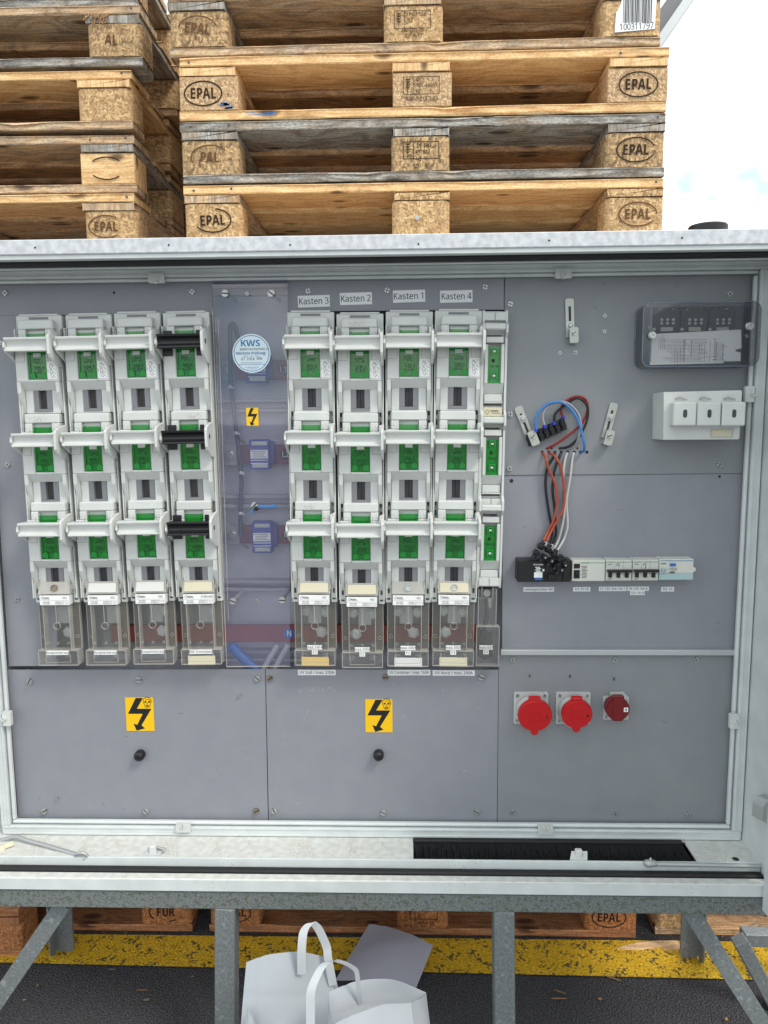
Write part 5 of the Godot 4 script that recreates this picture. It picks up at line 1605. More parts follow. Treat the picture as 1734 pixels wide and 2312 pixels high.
# yellow plate with the black flash; w and h in metres
func lightning(called: String, label: String, at: Vector3, w: float, h: float, skull: bool) -> void:
	var t := thing(called, label, "warning sign", at)
	var st := mb()
	prism(st, rrect(w, h, 0.001, 2), Vector3.ZERO, Vector3.RIGHT, Vector3.UP, 0.0, 0.0006)
	part("plate", st, M.sign_yellow, t)
	st = mb()
	var a := []
	for q in [[0.38, 0.985], [0.64, 0.985], [0.40, 0.665], [0.92, 0.665], [0.54, 0.17], [0.66, 0.08], [0.36, 0.012], [0.26, 0.22], [0.39, 0.185], [0.605, 0.515], [0.08, 0.515]]:
		a.append(Vector2((q[0] - 0.5) * w, (q[1] - 0.5) * h))
	prism(st, a, Vector3.ZERO, Vector3.RIGHT, Vector3.UP, 0.0006, 0.0009)
	part("lightning_flash", st, M.ink, t)
	if not skull: return
	st = mb()
	var c := Vector3(w * 0.285, h * 0.355, 0.0006)
	ring(st, c + Vector3(0, 0.003, 0), 0.0098, 0.0098, 0.0011, 0.0003, 26, -0.75, PI + 0.75)
	for q in [[-0.0070, -0.0040, -0.0052, -0.0115], [0.0070, -0.0040, 0.0052, -0.0115], [-0.0052, -0.0115, 0.0052, -0.0115], [-0.0042, -0.0068, 0.0042, -0.0068], [-0.0024, -0.0060, -0.0024, -0.0085], [0.0, -0.0060, 0.0, -0.0088], [0.0024, -0.0060, 0.0024, -0.0085], [-0.004, 0.0075, 0.004, 0.0070], [-0.0035, -0.0092, 0.0035, -0.0092], [0.0052, 0.0065, 0.0070, 0.0025]]:
		bar(st, c + Vector3(q[0], q[1], 0.0002), c + Vector3(q[2], q[3], 0.0002), 0.0009, 0.0003)
	for sg in [-1.0, 1.0]: prism(st, disc(0.0026, 12, 0.0021), c + Vector3(sg * 0.0042, 0.0012, 0), Vector3.RIGHT, Vector3.UP, 0.0, 0.0003)
	prism(st, [Vector2(0, 0.002), Vector2(-0.0014, -0.002), Vector2(0.0014, -0.002)], c + Vector3(0, -0.002, 0), Vector3.RIGHT, Vector3.UP, 0.0, 0.0003)
	part("skull_print", st, M.ink, t)

# ---------------------------------------------------------------- devices on the right-hand panels
func slotted_bracket(label: String, a: Vector3, b: Vector3, bolt: Vector3, w: float) -> void:
	var t := thing("slotted_bracket", label, "bracket", a, "slotted mounting brackets")
	var d := b - a
	var L := d.length()
	var ang := atan2(d.y, d.x) + PI / 2
	t.rotation.z = ang
	var s := (bolt - a).length()
	# in its own axes the bracket hangs down along -y
	var st := mb()
	var sw := w * 0.26
	prism(st, rrect(w, 0.016, 0.005, 3), Vector3(0, -0.004, 0), Vector3.RIGHT, Vector3.UP, 0.001, 0.0045)
	for sg in [-1.0, 1.0]: face(st, sg * (w * 0.5 - (w - sw) * 0.25), -L * 0.5, (w - sw) * 0.5, L - 0.014, 0.0012, 0.0046, 0.0004)
	part("slotted_bar", st, M.brass_zinc, t)
	st = mb()
	face(st, 0, -L * 0.5, sw, L - 0.014, 0.0005, 0.0010)
	part("slot", st, M.slot, t)
	st = mb()
	lathe(st, [Vector2(w * 0.46, 0.0), Vector2(w * 0.46, 0.0014), Vector2(w * 0.27, 0.0015), Vector2(w * 0.27, 0.006), Vector2(w * 0.2, 0.007), Vector2(0, 0.007)], Vector3(0, -s, 0.0046), Vector3(0, 0, 1), 16)
	part("bolt", st, M.zinc, t)
	st = mb()
	prism(st, rrect(w * 1.0, 0.032, 0.004, 3), Vector3(w * 0.22, -L + 0.010, 0.0), Vector3.RIGHT, Vector3.UP, 0.018, 0.0215)
	face(st, w * 0.22, -L - 0.005, w, 0.003, 0.0, 0.018, 0.0008)
	part("clamp", st, M.brass_zinc, t)
	screw(t, Vector3(w * 0.22, -L + 0.014, 0.0215) + t.position, 0.0052, false, M.zinc, 0.004, 0.6)

func right_side() -> void:
	var D := 1.6185
	slotted_bracket("upright slotted zinc bracket at the top of the upper right panel", Vector3(0.3436, 1.6809, -1.6185), Vector3(0.3473, 1.5982, -1.6185), Vector3(0.3456, 1.6301, -1.6185), 0.0184)
	slotted_bracket("slotted zinc bracket leaning left beside the black terminal strip", Vector3(0.2406, 1.4586, -1.6185), Vector3(0.2709, 1.385, -1.6185), Vector3(0.2503, 1.437, -1.6185), 0.0178)
	slotted_bracket("slotted zinc bracket leaning right between the wire loops and the white fuse base", Vector3(0.4418, 1.4644, -1.6185), Vector3(0.4234, 1.3868, -1.6185), Vector3(0.4369, 1.4374, -1.6185), 0.0177)
	terminal_box()
	fuse_base()
	# black terminal strip resting on the left bracket
	var tb := thing("terminal_strip", "black screw terminal strip lying on the left slotted bracket", "terminal strip", Vector3(0.3002, 1.4086, -1.606), "")
	tb.rotation.z = 0.4368
	for i in 7:
		var st := mb()
		var x := -0.040 + i * 0.0128
		lathe(st, [Vector2(0.0058, -0.013), Vector2(0.0058, -0.004), Vector2(0.0046, -0.003), Vector2(0.0046, 0.003), Vector2(0.0058, 0.004), Vector2(0.0058, 0.013), Vector2(0.003, 0.0135)], Vector3(x, 0, 0.0), Vector3(0.15, 1, 0).normalized(), 10)
		box(st, Vector3(x, 0, -0.002), Vector3(0.0110, 0.016, 0.012), 0.002)
		part("terminal", st, M.black, tb)
	var gu := "wires looping out of the upper right panel"
	wire("wire", "bright blue wire looping from the terminal strip into the hole row", "wire", [Vector3(0.2756, 1.4132, -1.595), Vector3(0.274, 1.4301, -1.595), Vector3(0.2794, 1.4486, -1.595), Vector3(0.2976, 1.4662, -1.595), Vector3(0.316, 1.4707, -1.595), Vector3(0.3312, 1.4686, -1.595), Vector3(0.3483, 1.4547, -1.595), Vector3(0.3622, 1.4328, -1.595), Vector3(0.3694, 1.4125, -1.595), Vector3(0.3761, 1.3854, -1.595), Vector3(0.3789, 1.3698, -1.605), Vector3(0.3761, 1.3648, -1.619)], 0.0029, M.wire_blue, gu)
	wire("wire", "grey wire looping beside the bright blue one from the terminal strip", "wire", [Vector3(0.2946, 1.4198, -1.598), Vector3(0.2896, 1.4384, -1.598), Vector3(0.2934, 1.4535, -1.598), Vector3(0.3083, 1.4675, -1.598), Vector3(0.3267, 1.4717, -1.598), Vector3(0.3453, 1.4658, -1.598), Vector3(0.3625, 1.4479, -1.598), Vector3(0.3691, 1.426, -1.598), Vector3(0.3664, 1.399, -1.598), Vector3(0.3607, 1.38, -1.61), Vector3(0.354, 1.3718, -1.619)], 0.0022, M.wire_grey, gu)
	wire("wire", "black wire of the upper loop from the terminal strip", "wire", [Vector3(0.3142, 1.4264, -1.602), Vector3(0.3149, 1.4433, -1.602), Vector3(0.3235, 1.4547, -1.602), Vector3(0.3394, 1.466, -1.602), Vector3(0.3527, 1.4759, -1.602), Vector3(0.3661, 1.4778, -1.602), Vector3(0.3799, 1.4663, -1.602), Vector3(0.3847, 1.4495, -1.602), Vector3(0.3809, 1.4259, -1.602), Vector3(0.368, 1.3989, -1.602), Vector3(0.3503, 1.3783, -1.612), Vector3(0.3286, 1.3727, -1.619)], 0.0027, M.wire_black, gu)
	wire("wire", "dark red wire of the upper loop from the terminal strip", "wire", [Vector3(0.3339, 1.4381, -1.605), Vector3(0.3282, 1.4533, -1.605), Vector3(0.3339, 1.4684, -1.605), Vector3(0.3499, 1.4791, -1.605), Vector3(0.365, 1.4823, -1.605), Vector3(0.3786, 1.4765, -1.605), Vector3(0.3844, 1.4613, -1.605), Vector3(0.3805, 1.4411, -1.605), Vector3(0.3698, 1.4219, -1.605), Vector3(0.3449, 1.4007, -1.605), Vector3(0.3194, 1.3819, -1.612), Vector3(0.3014, 1.3725, -1.619)], 0.0025, M.wire_red, gu)
	for i in 4:
		var st := mb()
		tube(st, [[Vector3(0.2751, 1.4089, -1.596), Vector3(0.2759, 1.4154, -1.596)], [Vector3(0.2946, 1.4171, -1.599), Vector3(0.294, 1.4236, -1.599)], [Vector3(0.3147, 1.4234, -1.603), Vector3(0.3141, 1.43, -1.603)], [Vector3(0.3347, 1.4354, -1.606), Vector3(0.3331, 1.441, -1.606)]][i], 0.0040, 8)
		tag(part("wire_sleeve", st, M.ferrule), ["blue end sleeve of the bright blue wire", "blue end sleeve of the upper grey wire", "blue end sleeve of the upper black wire", "blue end sleeve of the dark red wire"][i], "wire sleeve", "blue wire end sleeves")
	# drilled row of holes
	var st := mb()
	for q in [Vector3(0.3131, 1.3729, -1.6185), Vector3(0.3415, 1.3729, -1.6185), Vector3(0.3679, 1.3728, -1.6185)]: prism(st, disc(0.0022, 12), q, Vector3.RIGHT, Vector3.UP, 0.0, 0.0004)
	for q in [Vector3(0.2935, 1.3654, -1.6185), Vector3(0.3073, 1.3653, -1.6185), Vector3(0.3203, 1.3652, -1.6185), Vector3(0.3337, 1.3651, -1.6185), Vector3(0.3475, 1.365, -1.6185), Vector3(0.3613, 1.3649, -1.6185), Vector3(0.3749, 1.3648, -1.6185), Vector3(0.3883, 1.3647, -1.6185)]: prism(st, disc(0.0034, 14), q, Vector3.RIGHT, Vector3.UP, 0.0, 0.0004)
	wpart("wire_hole", st, M.ink, get_node("distribution_cabinet"))
	var gl := "wires hanging from the hole row to the black breaker"
	wire("wire", "left of the two orange red wires hanging from the hole row", "wire", [Vector3(0.2938, 1.3638, -1.619), Vector3(0.2974, 1.3586, -1.612), Vector3(0.3006, 1.3467, -1.604), Vector3(0.3053, 1.329, -1.604), Vector3(0.3152, 1.3078, -1.604), Vector3(0.3224, 1.2821, -1.604), Vector3(0.3234, 1.2507, -1.604), Vector3(0.3163, 1.217, -1.604), Vector3(0.3056, 1.1944, -1.604), Vector3(0.2938, 1.1774, -1.59)], 0.0028, M.wire_orange, gl)
	wire("wire", "right of the two orange red wires hanging from the hole row", "wire", [Vector3(0.3073, 1.3637, -1.619), Vector3(0.3136, 1.3608, -1.61), Vector3(0.3218, 1.3501, -1.6), Vector3(0.3303, 1.3313, -1.6), Vector3(0.3361, 1.3024, -1.6), Vector3(0.3387, 1.2757, -1.6), Vector3(0.3369, 1.2466, -1.6), Vector3(0.3244, 1.2197, -1.6), Vector3(0.3126, 1.1972, -1.6), Vector3(0.3004, 1.1762, -1.59)], 0.0028, M.wire_orange, gl)
	wire("wire", "left of the two black wires hanging from the hole row", "wire", [Vector3(0.3206, 1.3637, -1.619), Vector3(0.3153, 1.3529, -1.612), Vector3(0.3052, 1.3364, -1.61), Vector3(0.3003, 1.3175, -1.61), Vector3(0.3, 1.2929, -1.61), Vector3(0.3039, 1.2614, -1.61), Vector3(0.3099, 1.2275, -1.61), Vector3(0.3156, 1.198, -1.61), Vector3(0.3159, 1.1821, -1.61), Vector3(0.3068, 1.1706, -1.59)], 0.0028, M.wire_black, gl)
	wire("wire", "right of the two black wires hanging from the hole row", "wire", [Vector3(0.3342, 1.3636, -1.619), Vector3(0.3275, 1.3506, -1.612), Vector3(0.3183, 1.3264, -1.608), Vector3(0.3148, 1.3019, -1.608), Vector3(0.3153, 1.2773, -1.608), Vector3(0.3199, 1.2458, -1.608), Vector3(0.3218, 1.2164, -1.608), Vector3(0.324, 1.1937, -1.608), Vector3(0.3212, 1.1778, -1.608), Vector3(0.313, 1.1694, -1.59)], 0.0028, M.wire_black, gl)
	wire("wire", "left of the two pale grey wires hanging from the hole row", "wire", [Vector3(0.3475, 1.3635, -1.619), Vector3(0.3422, 1.3526, -1.614), Vector3(0.3379, 1.3283, -1.611), Vector3(0.3386, 1.2948, -1.611), Vector3(0.3428, 1.2656, -1.611), Vector3(0.3413, 1.2318, -1.611), Vector3(0.3359, 1.1978, -1.611), Vector3(0.3291, 1.1727, -1.611), Vector3(0.3163, 1.1593, -1.59)], 0.0025, M.wire_white, gl)
	wire("wire", "right of the two pale grey wires hanging from the hole row", "wire", [Vector3(0.3608, 1.3634, -1.619), Vector3(0.3565, 1.3481, -1.613), Vector3(0.3528, 1.3126, -1.611), Vector3(0.3482, 1.2813, -1.611), Vector3(0.3461, 1.2543, -1.611), Vector3(0.3486, 1.2227, -1.611), Vector3(0.3486, 1.2, -1.611), Vector3(0.3409, 1.175, -1.611), Vector3(0.3243, 1.157, -1.59)], 0.0025, M.wire_white, gl)
	breakers()
	sockets()
	# engraved printed labels under the breakers
	note("Leistungsschalter 40A", "small white label strip reading Leistungsschalter 40A", 0.291, 1.0643, 0.0671, 0.0103, 1.6205)
	note("FI1: F7-F8", "small white label strip under the wide residual current switch", 0.3849, 1.0645, 0.0376, 0.0099, 1.6205)
	note("F7: CEE 32A / Nr.7", "small white label strip under the breaker marked 7", 0.452, 1.0653, 0.0601, 0.0099, 1.6205)
	note("F8: CEE 16A &", "upper of two label strips under the breaker marked 8", 0.5074, 1.0656, 0.0467, 0.0096, 1.6205)
	note("T25 / Nr.8", "lower of two label strips under the breaker marked 8", 0.5061, 1.056, 0.0314, 0.0091, 1.6205)
	note("FI2: F5", "small white label strip under the pale teal breaker", 0.5711, 1.0644, 0.0282, 0.0104, 1.6205)

func note(s: String, label: String, cx: float, cy: float, w: float, h: float, D: float, tilt := 0.0, m: Material = null, font: Font = null) -> void:
	var t := thing("printed_label", label, "label", Vector3(cx, cy, -D))
	t.rotation.z = tilt
	var st := mb()
	face(st, 0, 0, w, h, 0.0002, 0.0006)
	part("strip", st, M.paper_label if m == null else m, t)
	var i := text(s, h * 0.50, M.ink, t, Vector3(0, 0, 0.0007), font)
	var tw: float = i.mesh.get_aabb().size.x
	if tw > w * 0.92: i.scale.x = w * 0.92 / tw

func terminal_box() -> void:
	var t := thing("meter_terminal_box", "smoke clear terminal box with a wiring diagram at the top right", "terminal box", Vector3(0.6049, 1.6099, -1.6185))
	var o := t.position
	var zf := 0.052
	var st := mb()
	var fc := Vector2(0.6001 - o.x, 1.6034 - o.y)
	var w := 0.2348
	var h := 0.1273
	prism(st, rrect(w - 0.004, h - 0.004, 0.016, 4), Vector3(fc.x, fc.y, 0), Vector3.RIGHT, Vector3.UP, 0.0, 0.004)
	part("base", st, M.slot, t)
	# clear shell: side wall and front
	st = mb()
	var rim := rrect(w, h, 0.017, 5)
	for i in rim.size():
		var a: Vector2 = rim[i] + fc
		var b: Vector2 = rim[(i + 1) % rim.size()] + fc
		quad(st, Vector3(a.x, a.y, 0.001), Vector3(b.x, b.y, 0.001), Vector3(b.x, b.y, zf), Vector3(a.x, a.y, zf), Vector3(a.x - fc.x, a.y - fc.y, 0))
	prism(st, rim, Vector3(fc.x, fc.y, 0), Vector3.RIGHT, Vector3.UP, zf - 0.002, zf)
	part("clear_cover", st, M.clear_smoke, t)
	st = mb()
	for i in rim.size():
		var a: Vector2 = rim[i] + fc
		var b: Vector2 = rim[(i + 1) % rim.size()] + fc
		bar(st, Vector3(a.x, a.y, zf), Vector3(b.x, b.y, zf), 0.0018, 0.0018)
		bar(st, Vector3(a.x, a.y, 0.002), Vector3(b.x, b.y, 0.002), 0.0030, 0.003)
	face(st, fc.x - w * 0.5 + 0.018, fc.y, 0.0035, h * 0.84, zf - 0.012, zf - 0.003, 0.001)
	part("cover_rim", st, M.clear_smoke_edge, t)
	for q in [Vector3(0.4998, 1.6016, -1.565), Vector3(0.6934, 1.6178, -1.565)]:
		st = mb()
		lathe(st, [Vector2(0.0078, 0), Vector2(0.0078, 0.005), Vector2(0.0062, 0.006), Vector2(0.0062, 0.010), Vector2(0.0025, 0.010), Vector2(0.0022, 0.007), Vector2(0, 0.007)], q - o)
		part("thumb_nut", st, M.zinc, t)
	# diagram sheet behind the cover
	var dc := Vector3(0.5922, 1.5774, -1.572)
	dc -= o
	st = mb()
	prism(st, [Vector2(-0.0895, 0.0284), Vector2(0.0891, 0.0352), Vector2(0.0918, -0.0019), Vector2(0.0795, -0.0053), Vector2(0.0805, -0.0079), Vector2(0.0905, -0.0107), Vector2(0.0913, -0.0275), Vector2(0.0574, -0.0281), Vector2(0.0567, -0.0316), Vector2(-0.0918, -0.0337)], dc, Vector3.RIGHT, Vector3.UP, 0.0, 0.0004)
	var sh := part("diagram_sheet", st, M.paper_label, t)
	st = mb()
	rng.seed = 3
	var k := 0.0009
	for q in [[-75, 0, -75, 34], [-79, 0, -79, 30], [-83, 0, -83, 26], [-71, 0, -71, 26], [-46, 4, -46, -30], [-40, -2, -40, -36], [-34, 8, -34, -28], [-10, 22, -10, -20], [8, 14, 8, -24], [32, 20, 32, -28], [46, 18, 46, -24], [20, 18, 20, -26]]:
		bar(st, dc + Vector3(q[0] * k, q[1] * k - 0.004, 0.0006), dc + Vector3(q[2] * k, q[3] * k - 0.004, 0.0006), 0.0005, 0.0003)
	for r in 16:
		var y := (18 - r * 3.2) * k
		bar(st, dc + Vector3((-80 + rng.randi_range(0, 5) * 5) * k, y, 0.0006), dc + Vector3((-30 + rng.randi_range(0, 4) * 6) * k, y, 0.0006), 0.00045, 0.0003)
		bar(st, dc + Vector3((-22 + rng.randi_range(0, 2) * 4) * k, y, 0.0006), dc + Vector3((6 + rng.randi_range(0, 6) * 5) * k, y, 0.0006), 0.00045, 0.0003)
		face(st, dc.x - 26 * k, dc.y + y, rng.randf_range(2, 6) * k, 1.5 * k, dc.z + 0.0004, dc.z + 0.0008)
		if r % 2 == 0: face(st, dc.x + 42 * k, dc.y + y, rng.randf_range(3, 7) * k, 1.8 * k, dc.z + 0.0004, dc.z + 0.0008)
		if r > 2:
			bar(st, dc + Vector3(40 * k, y, 0.0006), dc + Vector3((58 + rng.randi_range(0, 4) * 3) * k, y, 0.0006), 0.00045, 0.0003)
			if r % 3 != 0: ring(st, dc + Vector3(61 * k, y, 0.0004), 1.6 * k, 1.6 * k, 0.5 * k, 0.0003, 10)
			if r % 3 == 1: ring(st, dc + Vector3(13 * k, y, 0.0004), 1.8 * k, 1.8 * k, 0.5 * k, 0.0003, 10)
	part("diagram_lines", st, M.ink_soft, sh)
	# terminals above the sheet
	st = mb()
	for i in 3:
		var c: Vector3 = [Vector3(0.5465, 1.6273, -1.6), Vector3(0.6035, 1.6267, -1.6), Vector3(0.6605, 1.626, -1.6)][i] - o
		face(st, c.x - 0.006, c.y + 0.008, 0.052, 0.046, 0.004, c.z, 0.001)
	part("terminal_block", st, M.black, t)
	st = mb()
	for i in 3:
		var c: Vector3 = [Vector3(0.5412, 1.6181, -1.597), Vector3(0.5983, 1.6174, -1.597), Vector3(0.6552, 1.6168, -1.597)][i] - o
		face(st, c.x, c.y, 0.0250, 0.0085, c.z - 0.004, c.z, 0.0006)
		for j in 3:
			for r in 2: lathe(st, [Vector2(0.0030, 0), Vector2(0.0030, 0.0015), Vector2(0, 0.002)], c + Vector3(-0.011 + j * 0.012, 0.012 + r * 0.0072, -0.002), Vector3(0, 0, 1), 10)
		lathe(st, [Vector2(0.0034, 0), Vector2(0.0034, 0.0015), Vector2(0, 0.002)], c + Vector3(-0.026, 0.0, -0.002), Vector3(0, 0, 1), 10)
	part("terminal_screw", st, M.brass_zinc, t)
	st = mb()
	for q in [Vector3(0.5126, 1.6601, -1.614), Vector3(0.5263, 1.6609, -1.614), Vector3(0.5409, 1.6607, -1.614), Vector3(0.5546, 1.6605, -1.614), Vector3(0.5692, 1.6603, -1.614), Vector3(0.5829, 1.6602, -1.614), Vector3(0.5965, 1.6609, -1.614), Vector3(0.6102, 1.6607, -1.614), Vector3(0.6238, 1.6606, -1.614), Vector3(0.6384, 1.6604, -1.614), Vector3(0.652, 1.6611, -1.614), Vector3(0.6665, 1.661, -1.614), Vector3(0.6793, 1.6608, -1.614)]:
		prism(st, disc(0.0033, 14), q - o, Vector3.RIGHT, Vector3.UP, 0.0, 0.0006)
	part("wire_hole", st, M.ink, t)
	st = mb()
	for q in [Vector3(0.5272, 1.6551, -1.605), Vector3(0.5544, 1.6556, -1.605), Vector3(0.583, 1.6544, -1.605), Vector3(0.6106, 1.6541, -1.605), Vector3(0.636, 1.6529, -1.605), Vector3(0.6635, 1.6543, -1.605)]:
		tube(st, [q - o + Vector3(0, 0.004, 0), q - o + Vector3(0.001, -0.004, 0.002)], 0.0026, 8)
	part("wire_marker", st, M.card_white, t)
	st = mb()
	for q in [Vector3(0.5274, 1.6579, -1.606), Vector3(0.5546, 1.6576, -1.606), Vector3(0.5832, 1.6572, -1.606), Vector3(0.6109, 1.6569, -1.606), Vector3(0.6362, 1.6566, -1.606), Vector3(0.6638, 1.6563, -1.606)]:
		tube(st, curve([q - o + Vector3(-0.001, 0.004, -0.006), q - o + Vector3(0, -0.006, 0.0), q - o + Vector3(0.002, -0.024, 0.0)], 3), 0.0019, 6)
	part("inner_wire", st, M.wire_black, t)
	for q in [Vector3(0.511, 1.6229, -1.612), Vector3(0.7103, 1.6035, -1.612)]: screw(t, q, 0.0042, true, M.zinc, 0.003, 0.3)

func fuse_base() -> void:
	var t := thing("fuse_holder", "off-white three-way fuse holder with oval slots at the right", "fuse holder", Vector3(0.6148, 1.4387, -1.6185))
	var o := t.position
	var st := mb()
	prism(st, [Vector2(-0.091, 0.0491), Vector2(0.0625, 0.0514), Vector2(0.0654, 0.0486), Vector2(0.0643, -0.0454), Vector2(0.0616, -0.0472), Vector2(-0.0886, -0.0471)], Vector3.ZERO, Vector3.RIGHT, Vector3.UP, 0.0, 0.068)
	part("base", st, M.plastic, t)
	for i in 3:
		var q: Vector3 = [Vector3(0.5591, 1.4432, -1.535), Vector3(0.6071, 1.4428, -1.535), Vector3(0.6559, 1.4424, -1.535)][i] - o
		st = mb()
		box(st, Vector3(q.x, q.y, 0.078), Vector3(0.0462, 0.0475, 0.030), 0.0025)
		var cap := part("fuse_cover", st, M.plastic, t)
		st = mb()
		prism(st, rrect(0.0080, 0.0165, 0.0039, 5), Vector3(q.x, q.y + 0.001, 0.0930), Vector3.RIGHT, Vector3.UP, 0.0, 0.0004)
		part("oval_slot", st, M.slot, cap)
		st = mb()
		tube(st, curve([q + Vector3(-0.012, 0.031, 0.020 - q.z + 0.050), q + Vector3(-0.004, 0.034, 0.075 - q.z), q + Vector3(0.008, 0.029, 0.078 - q.z)], 4), 0.0022, 6)
		part("contact_spring", st, M.zinc_dull, t)
	st = mb()
	var c := Vector3(0.643, 1.4042, -1.5505)
	c -= o
	for q in [[0.0, 0.0078, 0.044, 0.0012], [0.0, -0.0078, 0.044, 0.0012], [-0.0215, 0.0, 0.0012, 0.0156], [0.0215, 0.0, 0.0012, 0.0156]]: face(st, c.x + q[0], c.y + q[1], q[2], q[3], 0.0675, 0.0695)
	part("label_frame", st, M.plastic_dim, t)
	st = mb()
	face(st, c.x, c.y, 0.0418, 0.0144, 0.0680, 0.0683)
	part("label_window", st, M.card_cream, t)

func breakers() -> void:
	var D := 1.6205
	var zf := 0.034
	# black moulded-case breaker
	var t := thing("main_breaker", "black moulded case breaker at the left end of the breaker row", "breaker", Vector3(0.2958, 1.1125, -1.6205))
	var o := t.position
	var w := 0.114
	var h := 0.0487
	var st := mb()
	box(st, Vector3(0, 0, zf / 2), Vector3(w, h, zf), 0.002)
	box(st, Vector3(-w * 0.235, 0, zf + 0.002), Vector3(w * 0.50, h * 0.96, 0.004), 0.0015)
	box(st, Vector3(w * 0.42, 0, zf + 0.002), Vector3(w * 0.14, h * 0.96, 0.004), 0.0015)
	part("case", st, M.black, t)
	st = mb()
	face(st, w * 0.125, -h * 0.24, w * 0.12, h * 0.26, zf, zf + 0.009, 0.0015)
	part("toggle", st, M.black_soft, t)
	text("Schneider", 0.0032, M.paper_label, t, Vector3(-w * 0.115, h * 0.30, zf + 0.0041), bold)
	st = mb()
	face(st, -w * 0.115, -h * 0.16, w * 0.155, h * 0.25, zf + 0.004, zf + 0.0045)
	for i in 4: face(st, -w * (0.13 - 0.02 * (i % 2)), h * (0.18 - i * 0.06), w * 0.09, h * 0.035, zf + 0.004, zf + 0.0044)
	face(st, -w * 0.02, h * 0.05, w * 0.035, h * 0.10, zf + 0.004, zf + 0.0045)
	part("data_label", st, M.paper_label, t)
	st = mb()
	face(st, -w * 0.11, -h * 0.345, w * 0.13, h * 0.085, zf + 0.004, zf + 0.0045)
	part("blue_label", st, M.breaker_blue, t)
	# residual current device
	t = thing("residual_current_switch", "wide white residual current switch with two black rockers next to the black breaker", "breaker", Vector3(0.3906, 1.1124, -1.6205))
	w = 0.0702
	h = 0.0457
	st = mb()
	box(st, Vector3(0, 0, zf / 2), Vector3(w, h, zf), 0.0012)
	part("case", st, M.breaker, t)
	st = mb()
	face(st, -w * 0.36, h * 0.23, w * 0.18, h * 0.22, zf, zf + 0.0015, 0.0004)
	face(st, -w * 0.36, -h * 0.16, w * 0.18, h * 0.40, zf, zf + 0.0015, 0.0004)
	face(st, -w * 0.36, -h * 0.12, w * 0.14, h * 0.12, zf, zf + 0.007, 0.001)
	part("rocker", st, M.black, t)
	st = mb()
	face(st, w * 0.22, h * 0.38, w * 0.48, h * 0.022, zf, zf + 0.0003)
	part("green_line", st, M.breaker_green, t)
	text("Schneider", 0.0028, M.breaker_green, t, Vector3(-w * 0.11, h * 0.38, zf + 0.0002), bold)
	st = mb()
	for i in 9: face(st, -w * 0.14 + w * 0.02 * (i % 2), h * (0.22 - i * 0.068), w * (0.14 if i % 3 else 0.19), h * 0.028, zf, zf + 0.0002)
	part("print", st, M.ink_soft, t)
	# two three-pole breakers
	for i in 2:
		t = thing("circuit_breaker", ["three-pole breaker marked 7 beside the wide residual current switch", "three-pole breaker marked 8 beside the pale teal device"][i], "breaker", [Vector3(0.4549, 1.1131, -1.6205), Vector3(0.5114, 1.1134, -1.6205)][i], "three-pole circuit breakers")
		w = 0.0547
		h = 0.0451
		st = mb()
		box(st, Vector3(0, 0, zf / 2), Vector3(w, h, zf), 0.0012)
		for k in 3: face(st, (k - 0.85) * w * 0.32, -h * 0.24, w * 0.13, h * 0.20, zf, zf + 0.004, 0.0006)
		part("case", st, M.breaker, t)
		st = mb()
		face(st, 0, 0.0, w * 0.97, h * 0.12, zf, zf + 0.011, 0.0012)
		for k in 3: face(st, (k - 1.18) * w * 0.32 + w * 0.03, -h * 0.22, w * 0.14, h * 0.22, zf, zf + 0.0055, 0.0008)
		part("toggle", st, M.black, t)
		st = mb()
		face(st, w * 0.18, h * 0.40, w * 0.58, h * 0.024, zf, zf + 0.0003)
		part("green_line", st, M.breaker_green, t)
		text("Schneider", 0.0024, M.breaker_green, t, Vector3(-w * 0.33, h * 0.40, zf + 0.0002), bold)
		st = mb()
		for k in 5: face(st, -w * 0.10 + k * w * 0.028, h * 0.28, w * 0.010, h * 0.13, zf, zf + 0.0002)
		face(st, -w * 0.36, h * 0.29, w * 0.16, h * 0.03, zf, zf + 0.0002)
		face(st, -w * 0.36, -h * 0.42, w * 0.16, h * 0.03, zf, zf + 0.0002)
		for k in 2: face(st, (k - 0.5) * w * 0.33, h * 0.25, w * 0.006, h * 0.44, zf, zf + 0.0002)
		part("print", st, M.ink_soft, t)
		st = mb()
		face(st, -w * 0.01, h * 0.145, w * 0.13, h * 0.14, zf + 0.0002, zf + 0.0005)
		var lb := part("number_label", st, M.paper_label, t)
		text(["7", "8"][i], 0.0052, M.ink, lb, Vector3(-w * 0.01, h * 0.145, zf + 0.0006), bold)
	t = thing("residual_current_breaker", "white and pale teal residual current breaker at the right end of the row", "breaker", Vector3(0.5763, 1.1147, -1.6205))
	w = 0.0721
	h = 0.0454
	st = mb()
	box(st, Vector3(0, h * 0.16, zf / 2), Vector3(w, h * 0.68, zf), 0.001)
	prism(st, disc(h * 0.12, 16), Vector3(w * 0.5, 0.0, 0), Vector3.RIGHT, Vector3.UP, 0.004, zf - 0.001)
	part("case", st, M.breaker, t)
	st = mb()
	box(st, Vector3(0, -h * 0.34, zf / 2 + 0.001), Vector3(w, h * 0.315, zf), 0.001)
	face(st, -w * 0.38, 0.0, w * 0.14, h * 0.18, zf, zf + 0.005, 0.0008)
	part("lower_flap", st, M.breaker_teal, t)
	st = mb()
	face(st, 0, h * 0.42, w * 0.96, h * 0.030, zf, zf + 0.0003)
	part("teal_line", st, M.teal, t)
	st = mb()
	prism(st, rrect(w * 0.17, h * 0.13, 0.0012, 2), Vector3(-w * 0.12, h * 0.24, zf), Vector3.RIGHT, Vector3.UP, 0.0, 0.003)
	part("test_button", st, M.breaker_blue, t)
	st = mb()
	face(st, -w * 0.38, h * 0.28, w * 0.15, h * 0.05, zf, zf + 0.0003)
	face(st, -w * 0.13, -h * 0.12, w * 0.14, h * 0.04, zf, zf + 0.0030)
